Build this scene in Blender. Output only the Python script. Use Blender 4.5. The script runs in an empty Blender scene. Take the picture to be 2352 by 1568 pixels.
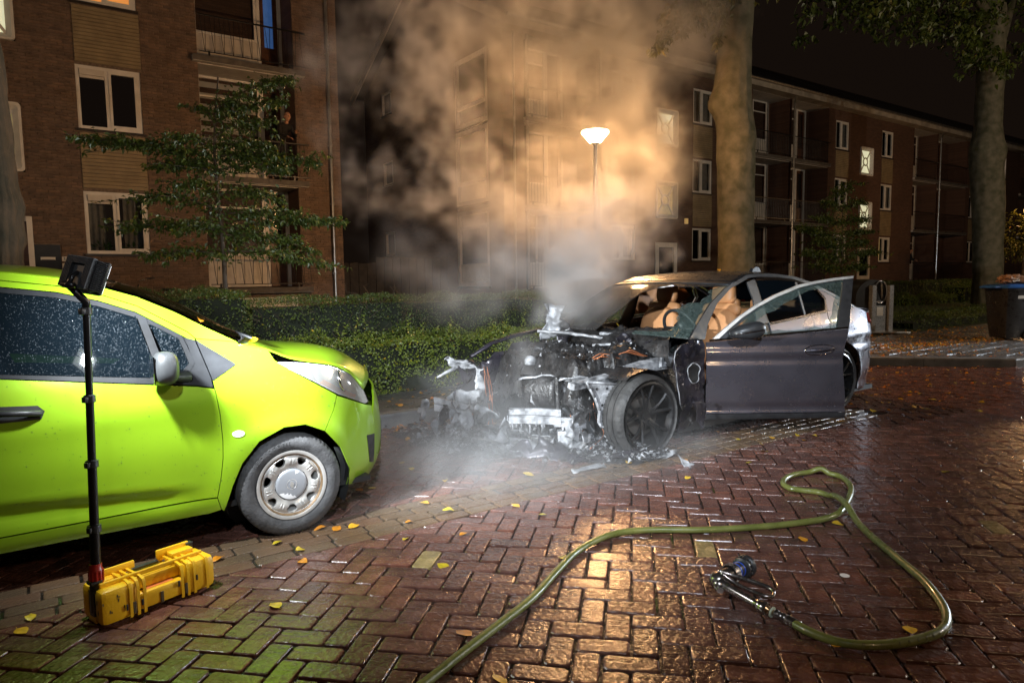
import bpy, bmesh, math, random
import numpy as np
from mathutils import Vector, Matrix, Quaternion
from mathutils import noise as mnoise
from mathutils.geometry import delaunay_2d_cdt

S = bpy.context.scene
COL = S.collection
rnd = random.Random(11)
PI = math.pi

# ---------------------------------------------------------------- camera, world, lamps, exposure
# world axes: x runs along the street, y from the camera across the street to the houses, z up
TH = math.radians(55); PITCH = math.atan(141/1568); ROLL = math.radians(0.8)
fu = Vector((math.cos(TH), math.sin(TH), 0)); r0 = Vector((math.sin(TH), -math.cos(TH), 0)); z0 = Vector((0, 0, 1))
fw = fu*math.cos(PITCH) - z0*math.sin(PITCH); u0 = z0*math.cos(PITCH) + fu*math.sin(PITCH)
cr = r0*math.cos(ROLL) - u0*math.sin(ROLL); cu = u0*math.cos(ROLL) + r0*math.sin(ROLL)
cam = bpy.data.cameras.new('camera'); cam_o = bpy.data.objects.new('camera', cam); COL.objects.link(cam_o)
cam.lens = 24; cam.sensor_width = 36; cam.clip_start = 0.05; cam.clip_end = 1500
M = Matrix((cr, cu, -fw)).transposed().to_4x4(); M.translation = Vector((0, 0, 1.40))
cam_o.matrix_world = M
S.camera = cam_o

W = bpy.data.worlds.new('World'); S.world = W; W.use_nodes = True
wn = W.node_tree.nodes; wl = W.node_tree.links
bg = wn['Background']
sky = wn.new('ShaderNodeTexSky'); sky.sky_type = 'NISHITA'; sky.sun_disc = False
sky.sun_elevation = math.radians(-4.5); sky.sun_rotation = math.radians(200)
mixw = wn.new('ShaderNodeMixRGB'); mixw.blend_type = 'MIX'; mixw.inputs[0].default_value = 0.9
wl.new(sky.outputs[0], mixw.inputs[1]); mixw.inputs[2].default_value = (0.070, 0.043, 0.030, 1)   # town glow under low rain cloud
wl.new(mixw.outputs[0], bg.inputs[0]); bg.inputs[1].default_value = 0.10

def lamp(name, kind, loc, power, color, size=0.1, target=None, spot=None, blend=0.3, size_y=None):
    d = bpy.data.lights.new(name, kind); d.energy = power; d.color = color
    o = bpy.data.objects.new(name, d); COL.objects.link(o); o.location = loc
    if kind == 'AREA':
        d.size = size
        if size_y: d.shape = 'RECTANGLE'; d.size_y = size_y
    else: d.shadow_soft_size = size
    if spot: d.spot_size = math.radians(spot); d.spot_blend = blend
    if target is not None:
        o.rotation_euler = (Vector(target)-Vector(loc)).to_track_quat('-Z', 'Y').to_euler()
    return o

SODIUM = (1.0, 0.52, 0.21); LED = (0.90, 0.96, 1.0)
# the street lamps of the row (one stands in the picture, its neighbours are beyond the frame), then added fill lamps
LAMP_P = (8.38, 9.30, 3.80)
P_STREET, P_LED, P_BEAM = 1750, 58, 1350
lamp('street_and_fill_light', 'POINT', (LAMP_P[0], LAMP_P[1], LAMP_P[2]+0.15), P_STREET, SODIUM, 0.12)
lamp('street_and_fill_light', 'POINT', (-9.0, 9.5, 4.6), 600, (1.0, 0.66, 0.40), 0.12)
lamp('street_and_fill_light', 'POINT', (35.0, 11.0, 4.5), 200, SODIUM, 0.12)
lamp('street_and_fill_light', 'POINT', (1.5, -6.5, 5.2), 260, (1.0, 0.66, 0.36), 0.15)  # unseen fill added behind the camera as general warm light
lamp('street_and_fill_light', 'POINT', (17.0, -6.5, 5.6), 1500, (1.0, 0.88, 0.72), 0.15)  # unseen near-neutral fill for fire engine light, added to brighten the big trunk
lamp('street_and_fill_light', 'POINT', (24.0, -4.5, 6.0), 1000, (1.0, 0.72, 0.45), 0.15)  # unseen warm fill added to brighten the far trunk and crown
# fire engine scene lights beyond the right edge of the frame
lamp('scene_light', 'SPOT', (21.0, 0.6, 2.3), 6500, (0.78, 0.89, 1.0), 0.10, target=(6.5, 3.0, 0.2), spot=62, blend=0.5)
lamp('scene_light', 'SPOT', (-0.8, -2.2, 4.8), 3300, (0.80, 0.89, 1.0), 0.12, target=(3.7, 5.1, 0.9), spot=46, blend=0.85)

VS = S.view_settings
S.display_settings.display_device = 'sRGB'
VS.view_transform = 'Standard'; VS.look = 'None'; VS.gamma = 1; VS.use_curve_mapping = False
VS.exposure = 0.0
CY = S.cycles
CY.use_denoising = True
try:
    CY.denoiser = 'OPENIMAGEDENOISE'; CY.denoising_input_passes = 'RGB_ALBEDO_NORMAL'
except Exception: pass
CY.max_bounces = 6; CY.diffuse_bounces = 3; CY.glossy_bounces = 3; CY.transmission_bounces = 4
CY.transparent_max_bounces = 10; CY.volume_bounces = 1
CY.sample_clamp_indirect = 4.0; CY.sample_clamp_direct = 0
CY.caustics_reflective = False; CY.caustics_refractive = False
CY.use_light_tree = True; CY.volume_step_rate = 2.0; CY.volume_max_steps = 160

# ---------------------------------------------------------------- materials
MATS = {}
def mat(name, col, rough=0.6, metal=0.0, vary=0.25, scale=6.0, bump=0.0, bscale=None, coat=0.0, rvar=0.0,
        emit=None, estr=0.0, col2=None, rand=0.0, tone=None, spec=0.5, alpha=None, detail=4.0, sheen=0.0, trans=0.0, rand_tone=False):
    """Principled material with procedural colour variation, grain and wear."""
    if name in MATS: return MATS[name]
    m = bpy.data.materials.new(name); MATS[name] = m; m.use_nodes = True
    nt = m.node_tree; N = nt.nodes; L = nt.links; b = N['Principled BSDF']
    tc = N.new('ShaderNodeTexCoord')
    nz = N.new('ShaderNodeTexNoise'); nz.inputs['Scale'].default_value = scale; nz.inputs['Detail'].default_value = detail
    L.new(tc.outputs['Object'], nz.inputs['Vector'])
    c = tuple(col)+(1,) if len(col) == 3 else col
    if col2 is None: col2 = [max(0, v*(1-vary)) for v in c[:3]]; hi = [min(1, v*(1+vary)) for v in c[:3]]
    else: hi = c[:3]
    rp = N.new('ShaderNodeValToRGB'); rp.color_ramp.elements[0].position = 0.32; rp.color_ramp.elements[1].position = 0.68
    rp.color_ramp.elements[0].color = tuple(col2)+(1,) if len(col2) == 3 else col2; rp.color_ramp.elements[1].color = tuple(hi)+(1,)
    L.new(nz.outputs['Fac'], rp.inputs[0])
    out = rp.outputs[0]
    if tone or rand_tone:     # per piece tone: attribute 'tone' on joined pieces, object random on single ones
        if tone:
            a = N.new('ShaderNodeAttribute'); a.attribute_name = tone; src = a.outputs['Fac']
        else:
            a = N.new('ShaderNodeObjectInfo'); src = a.outputs['Random']
        r2 = N.new('ShaderNodeValToRGB'); r2.color_ramp.elements.remove(r2.color_ramp.elements[1])
        for i, (p_, cc) in enumerate(rand):
            e = r2.color_ramp.elements[0] if i == 0 else r2.color_ramp.elements.new(p_)
            e.position = p_; e.color = tuple(cc)+(1,)
        L.new(src, r2.inputs[0])
        mx = N.new('ShaderNodeMixRGB'); mx.blend_type = 'MULTIPLY'; mx.inputs[0].default_value = 1
        L.new(out, mx.inputs[1]); L.new(r2.outputs[0], mx.inputs[2]); out = mx.outputs[0]
    L.new(out, b.inputs['Base Color'])
    b.inputs['Roughness'].default_value = rough; b.inputs['Metallic'].default_value = metal
    b.inputs['Coat Weight'].default_value = coat; b.inputs['Coat Roughness'].default_value = 0.20 if 'brick' in name else 0.06
    b.inputs['Specular IOR Level'].default_value = spec
    if sheen: b.inputs['Sheen Weight'].default_value = sheen
    if trans: b.inputs['Transmission Weight'].default_value = trans
    if rvar:
        n3 = N.new('ShaderNodeTexNoise'); n3.inputs['Scale'].default_value = scale*2.3; n3.inputs['Detail'].default_value = 5
        L.new(tc.outputs['Object'], n3.inputs['Vector'])
        mr = N.new('ShaderNodeMapRange'); mr.inputs[1].default_value = 0.3; mr.inputs[2].default_value = 0.7
        mr.inputs[3].default_value = max(0.02, rough-rvar); mr.inputs[4].default_value = min(1, rough+rvar)
        L.new(n3.outputs['Fac'], mr.inputs[0]); L.new(mr.outputs[0], b.inputs['Roughness'])
    if bump:
        n2 = N.new('ShaderNodeTexNoise'); n2.inputs['Scale'].default_value = bscale or scale*4; n2.inputs['Detail'].default_value = 5
        L.new(tc.outputs['Object'], n2.inputs['Vector'])
        bp = N.new('ShaderNodeBump'); bp.inputs['Strength'].default_value = bump; bp.inputs['Distance'].default_value = 0.01
        L.new(n2.outputs['Fac'], bp.inputs['Height']); L.new(bp.outputs[0], b.inputs['Normal'])
    if emit:
        b.inputs['Emission Color'].default_value = tuple(emit)+(1,); b.inputs['Emission Strength'].default_value = estr
    if alpha is not None: b.inputs['Alpha'].default_value = alpha
    return m

def glass_mat(name, tint=(0.8, 0.85, 0.9), refl=1.0, rough=0.02, opac=0.0, body=(0.02, 0.02, 0.02)):
    """Thin pane: clear or tinted pass-through plus a Fresnel reflection."""
    if name in MATS: return MATS[name]
    m = bpy.data.materials.new(name); MATS[name] = m; m.use_nodes = True
    nt = m.node_tree; N = nt.nodes; L = nt.links
    N.remove(N['Principled BSDF']); out = N['Material Output']
    tr = N.new('ShaderNodeBsdfTransparent'); tr.inputs[0].default_value = tuple(tint)+(1,)
    gl = N.new('ShaderNodeBsdfGlossy'); gl.inputs['Roughness'].default_value = rough
    fr = N.new('ShaderNodeFresnel'); fr.inputs[0].default_value = 1.5
    mx = N.new('ShaderNodeMixShader')
    L.new(fr.outputs[0], mx.inputs[0]); L.new(gl.outputs[0], mx.inputs[2])
    if opac > 0:
        df = N.new('ShaderNodeBsdfDiffuse'); df.inputs[0].default_value = tuple(body)+(1,)
        m2 = N.new('ShaderNodeMixShader'); m2.inputs[0].default_value = opac
        L.new(tr.outputs[0], m2.inputs[1]); L.new(df.outputs[0], m2.inputs[2]); L.new(m2.outputs[0], mx.inputs[1])
    else: L.new(tr.outputs[0], mx.inputs[1])
    L.new(mx.outputs[0], out.inputs[0])
    return m

# ---------------------------------------------------------------- object helpers
ORG = {}
def tag(o, label=None, cat=None, group=None, kind=None):
    if label: o['label'] = label
    if cat: o['category'] = cat
    if group: o['group'] = group
    if kind: o['kind'] = kind
    return o
def thing(name, label, cat, loc=(0, 0, 0), group=None, kind=None):
    o = bpy.data.objects.new(name, None); COL.objects.link(o); o.location = loc; o.empty_display_size = 0.1
    ORG[o.name] = Vector(loc)
    return tag(o, label, cat, group, kind)
def org(parent):
    return ORG.get(parent.name, Vector((0, 0, 0))) if parent else Vector((0, 0, 0))

class MB:
    """Collects vertices and faces in world coordinates; build() links them as one mesh object."""
    def __init__(self): self.v = []; self.f = []; self.mi = []; self.tone = []; self.cur = 0; self.t = 0.0
    def add(self, vs, fs):
        o = len(self.v); self.v.extend([tuple(p) for p in vs]); self.f.extend([tuple(i+o for i in f) for f in fs])
        self.mi.extend([self.cur]*len(fs)); self.tone.extend([self.t]*len(vs)); return self
    def box(self, c, s, rz=0.0, R=None):
        x, y, z = s[0]/2, s[1]/2, s[2]/2
        vs = [Vector(p) for p in ((-x,-y,-z),(x,-y,-z),(x,y,-z),(-x,y,-z),(-x,-y,z),(x,-y,z),(x,y,z),(-x,y,z))]
        if R is None: R = Matrix.Rotation(rz, 3, 'Z')
        return self.add([R @ p + Vector(c) for p in vs], ((0,3,2,1),(4,5,6,7),(0,1,5,4),(1,2,6,5),(2,3,7,6),(3,0,4,7)))
    def bb(self, x0, x1, y0, y1, z0_, z1): return self.box(((x0+x1)/2, (y0+y1)/2, (z0_+z1)/2), (abs(x1-x0), abs(y1-y0), abs(z1-z0_)))
    def bevbox(self, c, s, b=0.01, R=None):
        """box with chamfered edges (rounded-octagon in all three sections)"""
        bm = bmesh.new(); bmesh.ops.create_cube(bm, size=1)
        for v in bm.verts: v.co = Vector((v.co.x*s[0], v.co.y*s[1], v.co.z*s[2]))
        bmesh.ops.bevel(bm, geom=list(bm.edges), offset=b, segments=2, affect='EDGES', profile=0.5)
        return self.bm(bm, R, c)
    def bm(self, bm, R=None, c=(0, 0, 0)):
        R = R or Matrix.Identity(3); bm.verts.index_update()
        self.add([R @ v.co + Vector(c) for v in bm.verts], [[v.index for v in f.verts] for f in bm.faces]); bm.free(); return self
    def tube(self, pts, r, seg=8, cap=True, closed=False, squash=1.0):
        pts = [Vector(p) for p in pts]; n = len(pts); rs = r if isinstance(r, (list, tuple)) else [r]*n
        vs = []; up = Vector((0, 0, 1)); prev = None
        for i, p in enumerate(pts):
            if closed: d = pts[(i+1) % n]-pts[i-1]
            else: d = (pts[min(i+1, n-1)]-pts[max(i-1, 0)])
            if d.length < 1e-9: d = Vector((0, 0, 1))
            d.normalize()
            if prev is None:
                a = d.cross(up); a = a if a.length > 0.05 else d.cross(Vector((1, 0, 0)))
            else: a = prev - d*prev.dot(d)
            if a.length < 1e-6: a = d.cross(Vector((1, 0, 0)))
            a.normalize(); prev = a; b = d.cross(a)
            for k in range(seg):
                t = 2*PI*k/seg; vs.append(p + (a*math.cos(t) + b*math.sin(t)*squash)*rs[i])
        fs = []
        for i in range(n if closed else n-1):
            j = (i+1) % n
            for k in range(seg): k2 = (k+1) % seg; fs.append((i*seg+k, i*seg+k2, j*seg+k2, j*seg+k))
        if cap and not closed: fs.append(tuple(range(seg))[::-1]); fs.append(tuple((n-1)*seg+k for k in range(seg)))
        return self.add(vs, fs)
    def lathe(self, prof, origin, axis, seg=24, x0=None, cap=False):
        """prof: (radius, along) pairs turned about axis through origin"""
        ax = Vector(axis).normalized(); a = Vector(x0) if x0 else ax.cross(Vector((0, 0, 1)))
        if a.length < 1e-3: a = ax.cross(Vector((1, 0, 0)))
        a.normalize(); b = ax.cross(a); O = Vector(origin); vs = []; fs = []
        for r, h in prof:
            for k in range(seg):
                t = 2*PI*k/seg; vs.append(O + ax*h + (a*math.cos(t)+b*math.sin(t))*r)
        for i in range(len(prof)-1):
            for k in range(seg):
                k2 = (k+1) % seg; fs.append((i*seg+k, i*seg+k2, (i+1)*seg+k2, (i+1)*seg+k))
        if cap: fs.append(tuple(range(seg))[::-1]); fs.append(tuple((len(prof)-1)*seg+k for k in range(seg)))
        return self.add(vs, fs)
    def prism(self, poly, fn0, fn1):
        """polygon (2D) swept between two maps to 3D"""
        n = len(poly); vs = [fn0(*p) for p in poly]+[fn1(*p) for p in poly]
        fs = [tuple(range(n)), tuple(range(2*n-1, n-1, -1))]+[(i, n+i, n+(i+1) % n, (i+1) % n) for i in range(n)]
        return self.add(vs, fs)
    def grid(self, fn, us, vs_):
        nu, nv = len(us), len(vs_)
        vs = [fn(u, v) for u in us for v in vs_]
        fs = [(i*nv+j, (i+1)*nv+j, (i+1)*nv+j+1, i*nv+j+1) for i in range(nu-1) for j in range(nv-1)]
        return self.add(vs, fs)
    def leaf(self, p, d, nrm, L, w):
        """folded four-triangle leaf: base p, direction d, surface normal nrm"""
        s = d.cross(nrm)
        m_ = p+d*(L*0.45); tip = p+d*L - nrm*(L*0.15)
        a = m_+s*w+nrm*(w*0.35); b = m_-s*w+nrm*(w*0.35)
        return self.add((p, a, tip, b), ((0, 1, 2), (0, 2, 3)))
    def build(self, name, m, parent=None, smooth=False, solid=0, recalc=True, label=None, kind=None, merge=False, autosm=None, tone=False):
        o3 = org(parent)
        me = bpy.data.meshes.new(name)
        if o3.length_squared: V_ = [(a-o3.x, b-o3.y, c-o3.z) for a, b, c in self.v]
        else: V_ = self.v
        me.from_pydata(V_, [], self.f)
        ms = m if isinstance(m, (list, tuple)) else [m]
        for q in ms: me.materials.append(q)
        if len(ms) > 1: me.polygons.foreach_set('material_index', self.mi)
        if tone:
            at = me.attributes.new('tone', 'FLOAT', 'POINT'); at.data.foreach_set('value', self.tone)
        if recalc or merge:
            bm = bmesh.new(); bm.from_mesh(me)
            if merge: bmesh.ops.remove_doubles(bm, verts=bm.verts, dist=0.0004)
            if recalc: bmesh.ops.recalc_face_normals(bm, faces=bm.faces)
            bm.to_mesh(me); bm.free()
        if smooth: me.polygons.foreach_set('use_smooth', [True]*len(me.polygons))
        if autosm: me.set_sharp_from_angle(angle=math.radians(autosm))
        me.update()
        o = bpy.data.objects.new(name, me); COL.objects.link(o)
        if parent: o.parent = parent; ORG[o.name] = o3
        if solid:
            md = o.modifiers.new('solid', 'SOLIDIFY'); md.thickness = abs(solid); md.offset = 1 if solid < 0 else -1
        if label: o['label'] = label
        if kind: o['kind'] = kind
        return o

def rndv(s=1.0): return Vector((rnd.uniform(-s, s), rnd.uniform(-s, s), rnd.uniform(-s, s)))
def rdir():
    while True:
        v = rndv();
        if 0.05 < v.length < 1: return v.normalized()
def fb(x, y, z, o=4): return mnoise.fractal(Vector((x, y, z)), 1.0, 2.0, o)
def interp(x, tab):
    if x <= tab[0][0]: return tab[0][1]
    for (a, b), (c, d) in zip(tab, tab[1:]):
        if x <= c: return b+(d-b)*(x-a)/(c-a)
    return tab[-1][1]
def smoothpath(pts, k=6, closed=False):
    """Catmull-Rom through the points"""
    P = [Vector(p) for p in pts]; n = len(P); out = []
    for i in range(n if closed else n-1):
        p0 = P[i-1] if (i > 0 or closed) else P[0]*2-P[1]; p1 = P[i]; p2 = P[(i+1) % n]
        p3 = P[(i+2) % n] if (i+2 < n or closed) else p2*2-p1
        for j in range(k):
            t = j/k; out.append(0.5*((2*p1)+(p2-p0)*t+(2*p0-5*p1+4*p2-p3)*t*t+(3*p1-p0-3*p2+p3)*t**3))
    if not closed: out.append(P[-1])
    return out
def text_mesh(name, body, size, m, parent, origin, xdir, updir, depth=0.002, align='CENTER'):
    """lettering as a real mesh standing at origin, reading along xdir"""
    cu_ = bpy.data.curves.new(name, 'FONT'); cu_.body = body; cu_.size = size; cu_.extrude = depth; cu_.align_x = align; cu_.align_y = 'CENTER'
    cu_.resolution_u = 3
    t = bpy.data.objects.new(name, cu_); COL.objects.link(t)
    dg = bpy.context.evaluated_depsgraph_get(); me = bpy.data.meshes.new_from_object(t.evaluated_get(dg)); bpy.data.objects.remove(t); bpy.data.curves.remove(cu_)
    x = Vector(xdir).normalized(); u = Vector(updir).normalized(); nn = x.cross(u); O = Vector(origin)-org(parent)
    for v in me.vertices: v.co = O + x*v.co.x + u*v.co.y + nn*v.co.z
    me.materials.clear(); me.materials.append(m); me.name = name
    o = bpy.data.objects.new(name, me); COL.objects.link(o)
    if parent: o.parent = parent; ORG[o.name] = org(parent)
    return o
# ---------------------------------------------------------------- ground, street, kerbs, pavement
def proj(p):
    v = Vector(p)-Vector((0, 0, 1.40)); z = v.dot(fw)
    if z < 0.3: return None
    return 1176+1568*v.dot(cr)/z, 784-1568*v.dot(cu)/z, z

m_ground = mat('soil', (0.03, 0.025, 0.018), 0.7, vary=0.5, scale=1.5, bump=0.6, bscale=12)
MB().grid(lambda u, v: (u, v, -0.07), [-600, -60, 160, 800], [-500, -40, 60, 800]).build('ground', m_ground, kind='structure')

BR_T = [(0.0, (0.70, 0.62, 0.60)), (0.25, (1.0, 0.86, 0.80)), (0.5, (0.80, 0.80, 0.86)), (0.75, (1.15, 0.92, 0.80)), (1.0, (0.62, 0.60, 0.62))]
BRK = dict(rough=0.22, rvar=0.15, coat=0.20, scale=9, bump=0.6, bscale=38, spec=0.6, vary=0.35)
m_brick = mat('wet_street_brick', (0.135, 0.066, 0.049), tone='tone', rand=BR_T, **BRK)
m_brick1 = mat('wet_street_brick_single', (0.135, 0.066, 0.049), rand_tone=True, rand=BR_T, **BRK)
m_ybrick = mat('yellow_brick', (0.30, 0.22, 0.09), **BRK)
GT_T = [(0.0, (0.75, 0.7, 0.6)), (0.4, (1.0, 0.9, 0.75)), (0.7, (0.85, 0.7, 0.65)), (1.0, (1.2, 1.05, 0.8))]
m_gutter = mat('gutter_brick', (0.150, 0.098, 0.060), tone='tone', rand=GT_T, col2=(0.115, 0.088, 0.066), rough=0.25, rvar=0.15, scale=4, bump=0.4, bscale=60)
m_joint = mat('wet_joint', (0.020, 0.017, 0.013), 0.14, vary=0.5, scale=14, bump=0.9, bscale=55, rvar=0.12, spec=0.7)
# moss in some joints
nt = m_joint.node_tree; nz = nt.nodes.new('ShaderNodeTexNoise'); nz.inputs['Scale'].default_value = 2.6; nz.inputs['Detail'].default_value = 6
tc = nt.nodes.new('ShaderNodeTexCoord'); nt.links.new(tc.outputs['Object'], nz.inputs['Vector'])
rp = nt.nodes.new('ShaderNodeValToRGB'); rp.color_ramp.elements[0].position = 0.60; rp.color_ramp.elements[1].position = 0.68
nt.links.new(nz.outputs['Fac'], rp.inputs[0]); mxj = nt.nodes.new('ShaderNodeMixRGB'); nt.links.new(rp.outputs[0], mxj.inputs[0])
bs = nt.nodes['Principled BSDF']; nt.links.new(bs.inputs['Base Color'].links[0].from_socket, mxj.inputs[1]); mxj.inputs[2].default_value = (0.05, 0.085, 0.015, 1)
nt.links.new(mxj.outputs[0], bs.inputs['Base Color'])

street = MB().grid(lambda u, v: (u, v, -0.013+0.004*fb(u*2, v*2, 3, 2)), [-40, -12, -4]+[-3+0.5*i for i in range(50)]+[24, 40, 150], [-14, -6]+[-2+0.5*i for i in range(17)]+[6.02]).build('street', m_joint, kind='structure', smooth=True)

w = 0.1075; JT = 0.0038
def outline(a0, b0, a1, b1, j):
    """rounded rectangle in paving coordinates"""
    r = rnd.uniform(0.006, 0.014); q = JT+rnd.uniform(-.0015, .003)
    a0 += q; b0 += q; a1 -= q; b1 -= q
    return [(a0+r, b0), (a1-r, b0), (a1, b0+r), (a1, b1-r), (a1-r, b1), (a0+r, b1), (a0, b1-r), (a0, b0+r)]
def clip(poly, nx, ny, d):
    out = []
    for i, p in enumerate(poly):
        q = poly[(i+1) % len(poly)]; fp = p[0]*nx+p[1]*ny-d; fq = q[0]*nx+q[1]*ny-d
        if fp <= 0: out.append(p)
        if (fp < 0) != (fq < 0): t = fp/(fp-fq); out.append((p[0]+(q[0]-p[0])*t, p[1]+(q[1]-p[1])*t))
    return out
def brick_geo(poly, tilt, h):
    n = len(poly); cx = sum(p[0] for p in poly)/n; cy = sum(p[1] for p in poly)/n; vs = []
    for s, z in ((0.0, -0.03), (0.0, -0.0045), (0.0028, -0.0010), (0.0075, 0.0)):
        for x, y in poly:
            d = math.hypot(x-cx, y-cy) or 1; k = 1-s*1.5/d
            xx = cx+(x-cx)*k; yy = cy+(y-cy)*k
            vs.append((xx, yy, z+h+(xx-cx)*tilt[0]+(yy-cy)*tilt[1]))
    top = len(vs); fs = []
    for L_ in range(3):
        for i in range(n): k = (i+1) % n; fs.append((L_*n+i, L_*n+k, (L_+1)*n+k, (L_+1)*n+i))
    fs.append(tuple(range(3*n, 4*n)))
    return vs, fs
c45 = math.cos(PI/4)
def rot45(a, b): return ((a-b)*c45, (a+b)*c45)
cands = []
for X in range(-160, 200):
    for Y in range(-120, 200):
        k = (X-Y) % 4
        if k not in (0, 3): continue
        da, db = (2, 1) if k == 0 else (1, 2)
        u, n = rot45((X+da/2)*w, (Y+db/2)*w)
        if n < 0.15 or n > 6.05: continue
        q = proj((u, n, 0))
        if q is None or q[2] > 15 or not (-130 < q[0] < 2480 and q[1] < 1720): continue
        poly = [rot45(*p) for p in outline(X*w, Y*w, (X+da)*w, (Y+db)*w, 0)]
        bay = n > 3.75
        if not bay:
            if u < 7.05: poly = clip(poly, 0, 1, 3.43)
        else:
            if u < 7.05: poly = clip(poly, 0, -1, -3.87)
            poly = clip(poly, 0, 1, 5.98)
            poly = clip(poly, c45, c45, 11.28)       # diagonal end of the parking bay
        if len(poly) < 3: continue
        area = abs(sum(p[0]*poly[(i+1) % len(poly)][1]-poly[(i+1) % len(poly)][0]*p[1] for i, p in enumerate(poly)))/2
        if area < 0.002: continue
        cands.append((q[2]**3/area, u, n, poly, bay, q))
# hidden right under the cars: they stay, but the singly built ones are the largest in the picture
cands.sort(key=lambda c: c[0]+(1e6 if (c[4] or not (-20 < c[5][0] < 2372 and c[5][1] < 1590)) else 0))
YB = [(965, 1295), (1610, 1240), (2275, 1212), (400, 1530)]
rest = MB(); bayb = MB()
yb = set()
for px, py in YB[:3]:
    best = min(range(len(cands)), key=lambda i: (cands[i][5][0]-px)**2+(cands[i][5][1]-py)**2); yb.add(best)
nsing = 0
for i, (ar, u, n, poly, bay, q) in enumerate(cands):
    tilt = (rnd.gauss(0, .016), rnd.gauss(0, .016)); h = rnd.gauss(0, .0022)
    vs, fs = brick_geo(poly, tilt, h)
    if (nsing < 297 and not bay) or i in yb:
        b = MB(); b.add([(x-u, y-n, z) for x, y, z in vs], fs)
        o = b.build('brick', m_ybrick if i in yb else m_brick1, None, recalc=False); o.location = (u, n, 0); o.parent = street; nsing += 1
        if i in yb: o['label'] = 'yellow brick among the red ones'
    else:
        B_ = bayb if bay else rest; B_.t = rnd.random(); B_.add(vs, fs)
rest.build('brick_paving', m_brick, street, kind='stuff', tone=True, recalc=False)
bayb.build('parking_bay_paving', m_brick, street, kind='stuff', tone=True, recalc=False)
# gutter of stretcher bricks along the bay
gb = MB()
for row in range(4):
    u = -3.0+rnd.random()*.2
    while u < 6.9:
        L_ = 0.205; n0 = 3.435+row*0.108
        poly = outline(u, n0, u+L_, n0+0.106, 0); gb.t = rnd.random()
        vs, fs = brick_geo(poly, (rnd.gauss(0, .006), rnd.gauss(0, .006)), rnd.gauss(-0.002, .001)); gb.add(vs, fs); u += L_+.004
gb.build('gutter_brick', m_gutter, street, kind='stuff', tone=True, recalc=False)

# kerb stones: along the bay, round its diagonal end, then along the street
m_kerb = mat('kerb_concrete', (0.17, 0.17, 0.165), 0.4, vary=0.3, scale=5, bump=0.4, bscale=50, rvar=0.15)
m_pave = mat('pavement_tiles', (0.11, 0.105, 0.10), 0.30, vary=0.35, scale=3, bump=0.35, bscale=40, rvar=0.18)
KP = [(-14, 6.05), (9.95, 6.05), (10.35, 5.85), (12.0, 3.98), (12.5, 3.80), (60, 3.80)]
pave = MB(); HZ = 0.115
pp = [(-14, 6.19), (10.02, 6.19), (10.45, 5.96), (12.08, 4.10), (12.55, 3.94), (60, 3.94), (60, 7.6), (-14, 7.1)]
pave.add([(x, y, HZ) for x, y in pp], [tuple(range(len(pp)))])
pavement = pave.build('pavement', m_pave, kind='structure')
kerb = thing('kerb', 'wet concrete kerb edging the pavement around the parking bay', 'kerb', (9, 6.05, 0))
kerb['kind'] = 'structure'; del kerb['category']
for (a, b), (c, d) in zip(KP, KP[1:]):
    D = Vector((c-a, d-b, 0)); L_ = D.length; D.normalize(); nn = Vector((-D.y, D.x, 0)); n_ = max(1, int(L_/1.0)) if L_ < 30 else 30
    for i in range(n_):
        p0 = Vector((a, b, 0))+D*(L_*i/n_+.002); p1 = Vector((a, b, 0))+D*(L_*(i+1)/n_-.002)
        mb = MB(); bw = 0.14; hz = HZ+.004+rnd.uniform(-.002, .002)
        prof = [(0, -0.05), (0.006, hz-0.02), (0.02, hz), (bw, hz), (bw, -0.05)]
        mb.add([p0+nn*s+z0*z for s, z in prof]+[p1+nn*s+z0*z for s, z in prof], [(i_, i_+1, i_+6, i_+5) for i_ in range(4)]+[(0, 1, 2, 3, 4), (9, 8, 7, 6, 5)])
        mb.build('kerb_stone', m_kerb, kerb)
# paving tiles in view on the pavement corner and beside the hedge
tl = MB()
for i in range(90):
    for j in range(12):
        u = 4+i*.302; n = 3.96+j*.302
        if n < 6.2 and u+n < 16.45: continue
        q = proj((u+.15, n+.15, .1))
        if n+.3 > 7.05 or q is None or not (1000 < q[0] < 2450): continue
        z = HZ+.006+rnd.gauss(0, .0012); tl.t = rnd.random()
        tl.add([(u+.003, n+.003, HZ-.01), (u+.299, n+.003, HZ-.01), (u+.299, n+.299, HZ-.01), (u+.003, n+.299, HZ-.01),
                (u+.006, n+.006, z), (u+.296, n+.006, z), (u+.296, n+.296, z), (u+.006, n+.296, z)], ((4, 5, 6, 7), (0, 1, 5, 4), (1, 2, 6, 5), (2, 3, 7, 6), (3, 0, 4, 7)))
m_tile = mat('paving_tile', (0.13, 0.125, 0.12), 0.28, vary=0.3, scale=4, bump=0.35, bscale=50, rvar=0.15, tone='tone', rand=[(0, (.7, .7, .7)), (1, (1.15, 1.12, 1.1))])
tl.build('paving_tile', m_tile, pavement, kind='stuff', tone=True, recalc=False)
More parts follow.
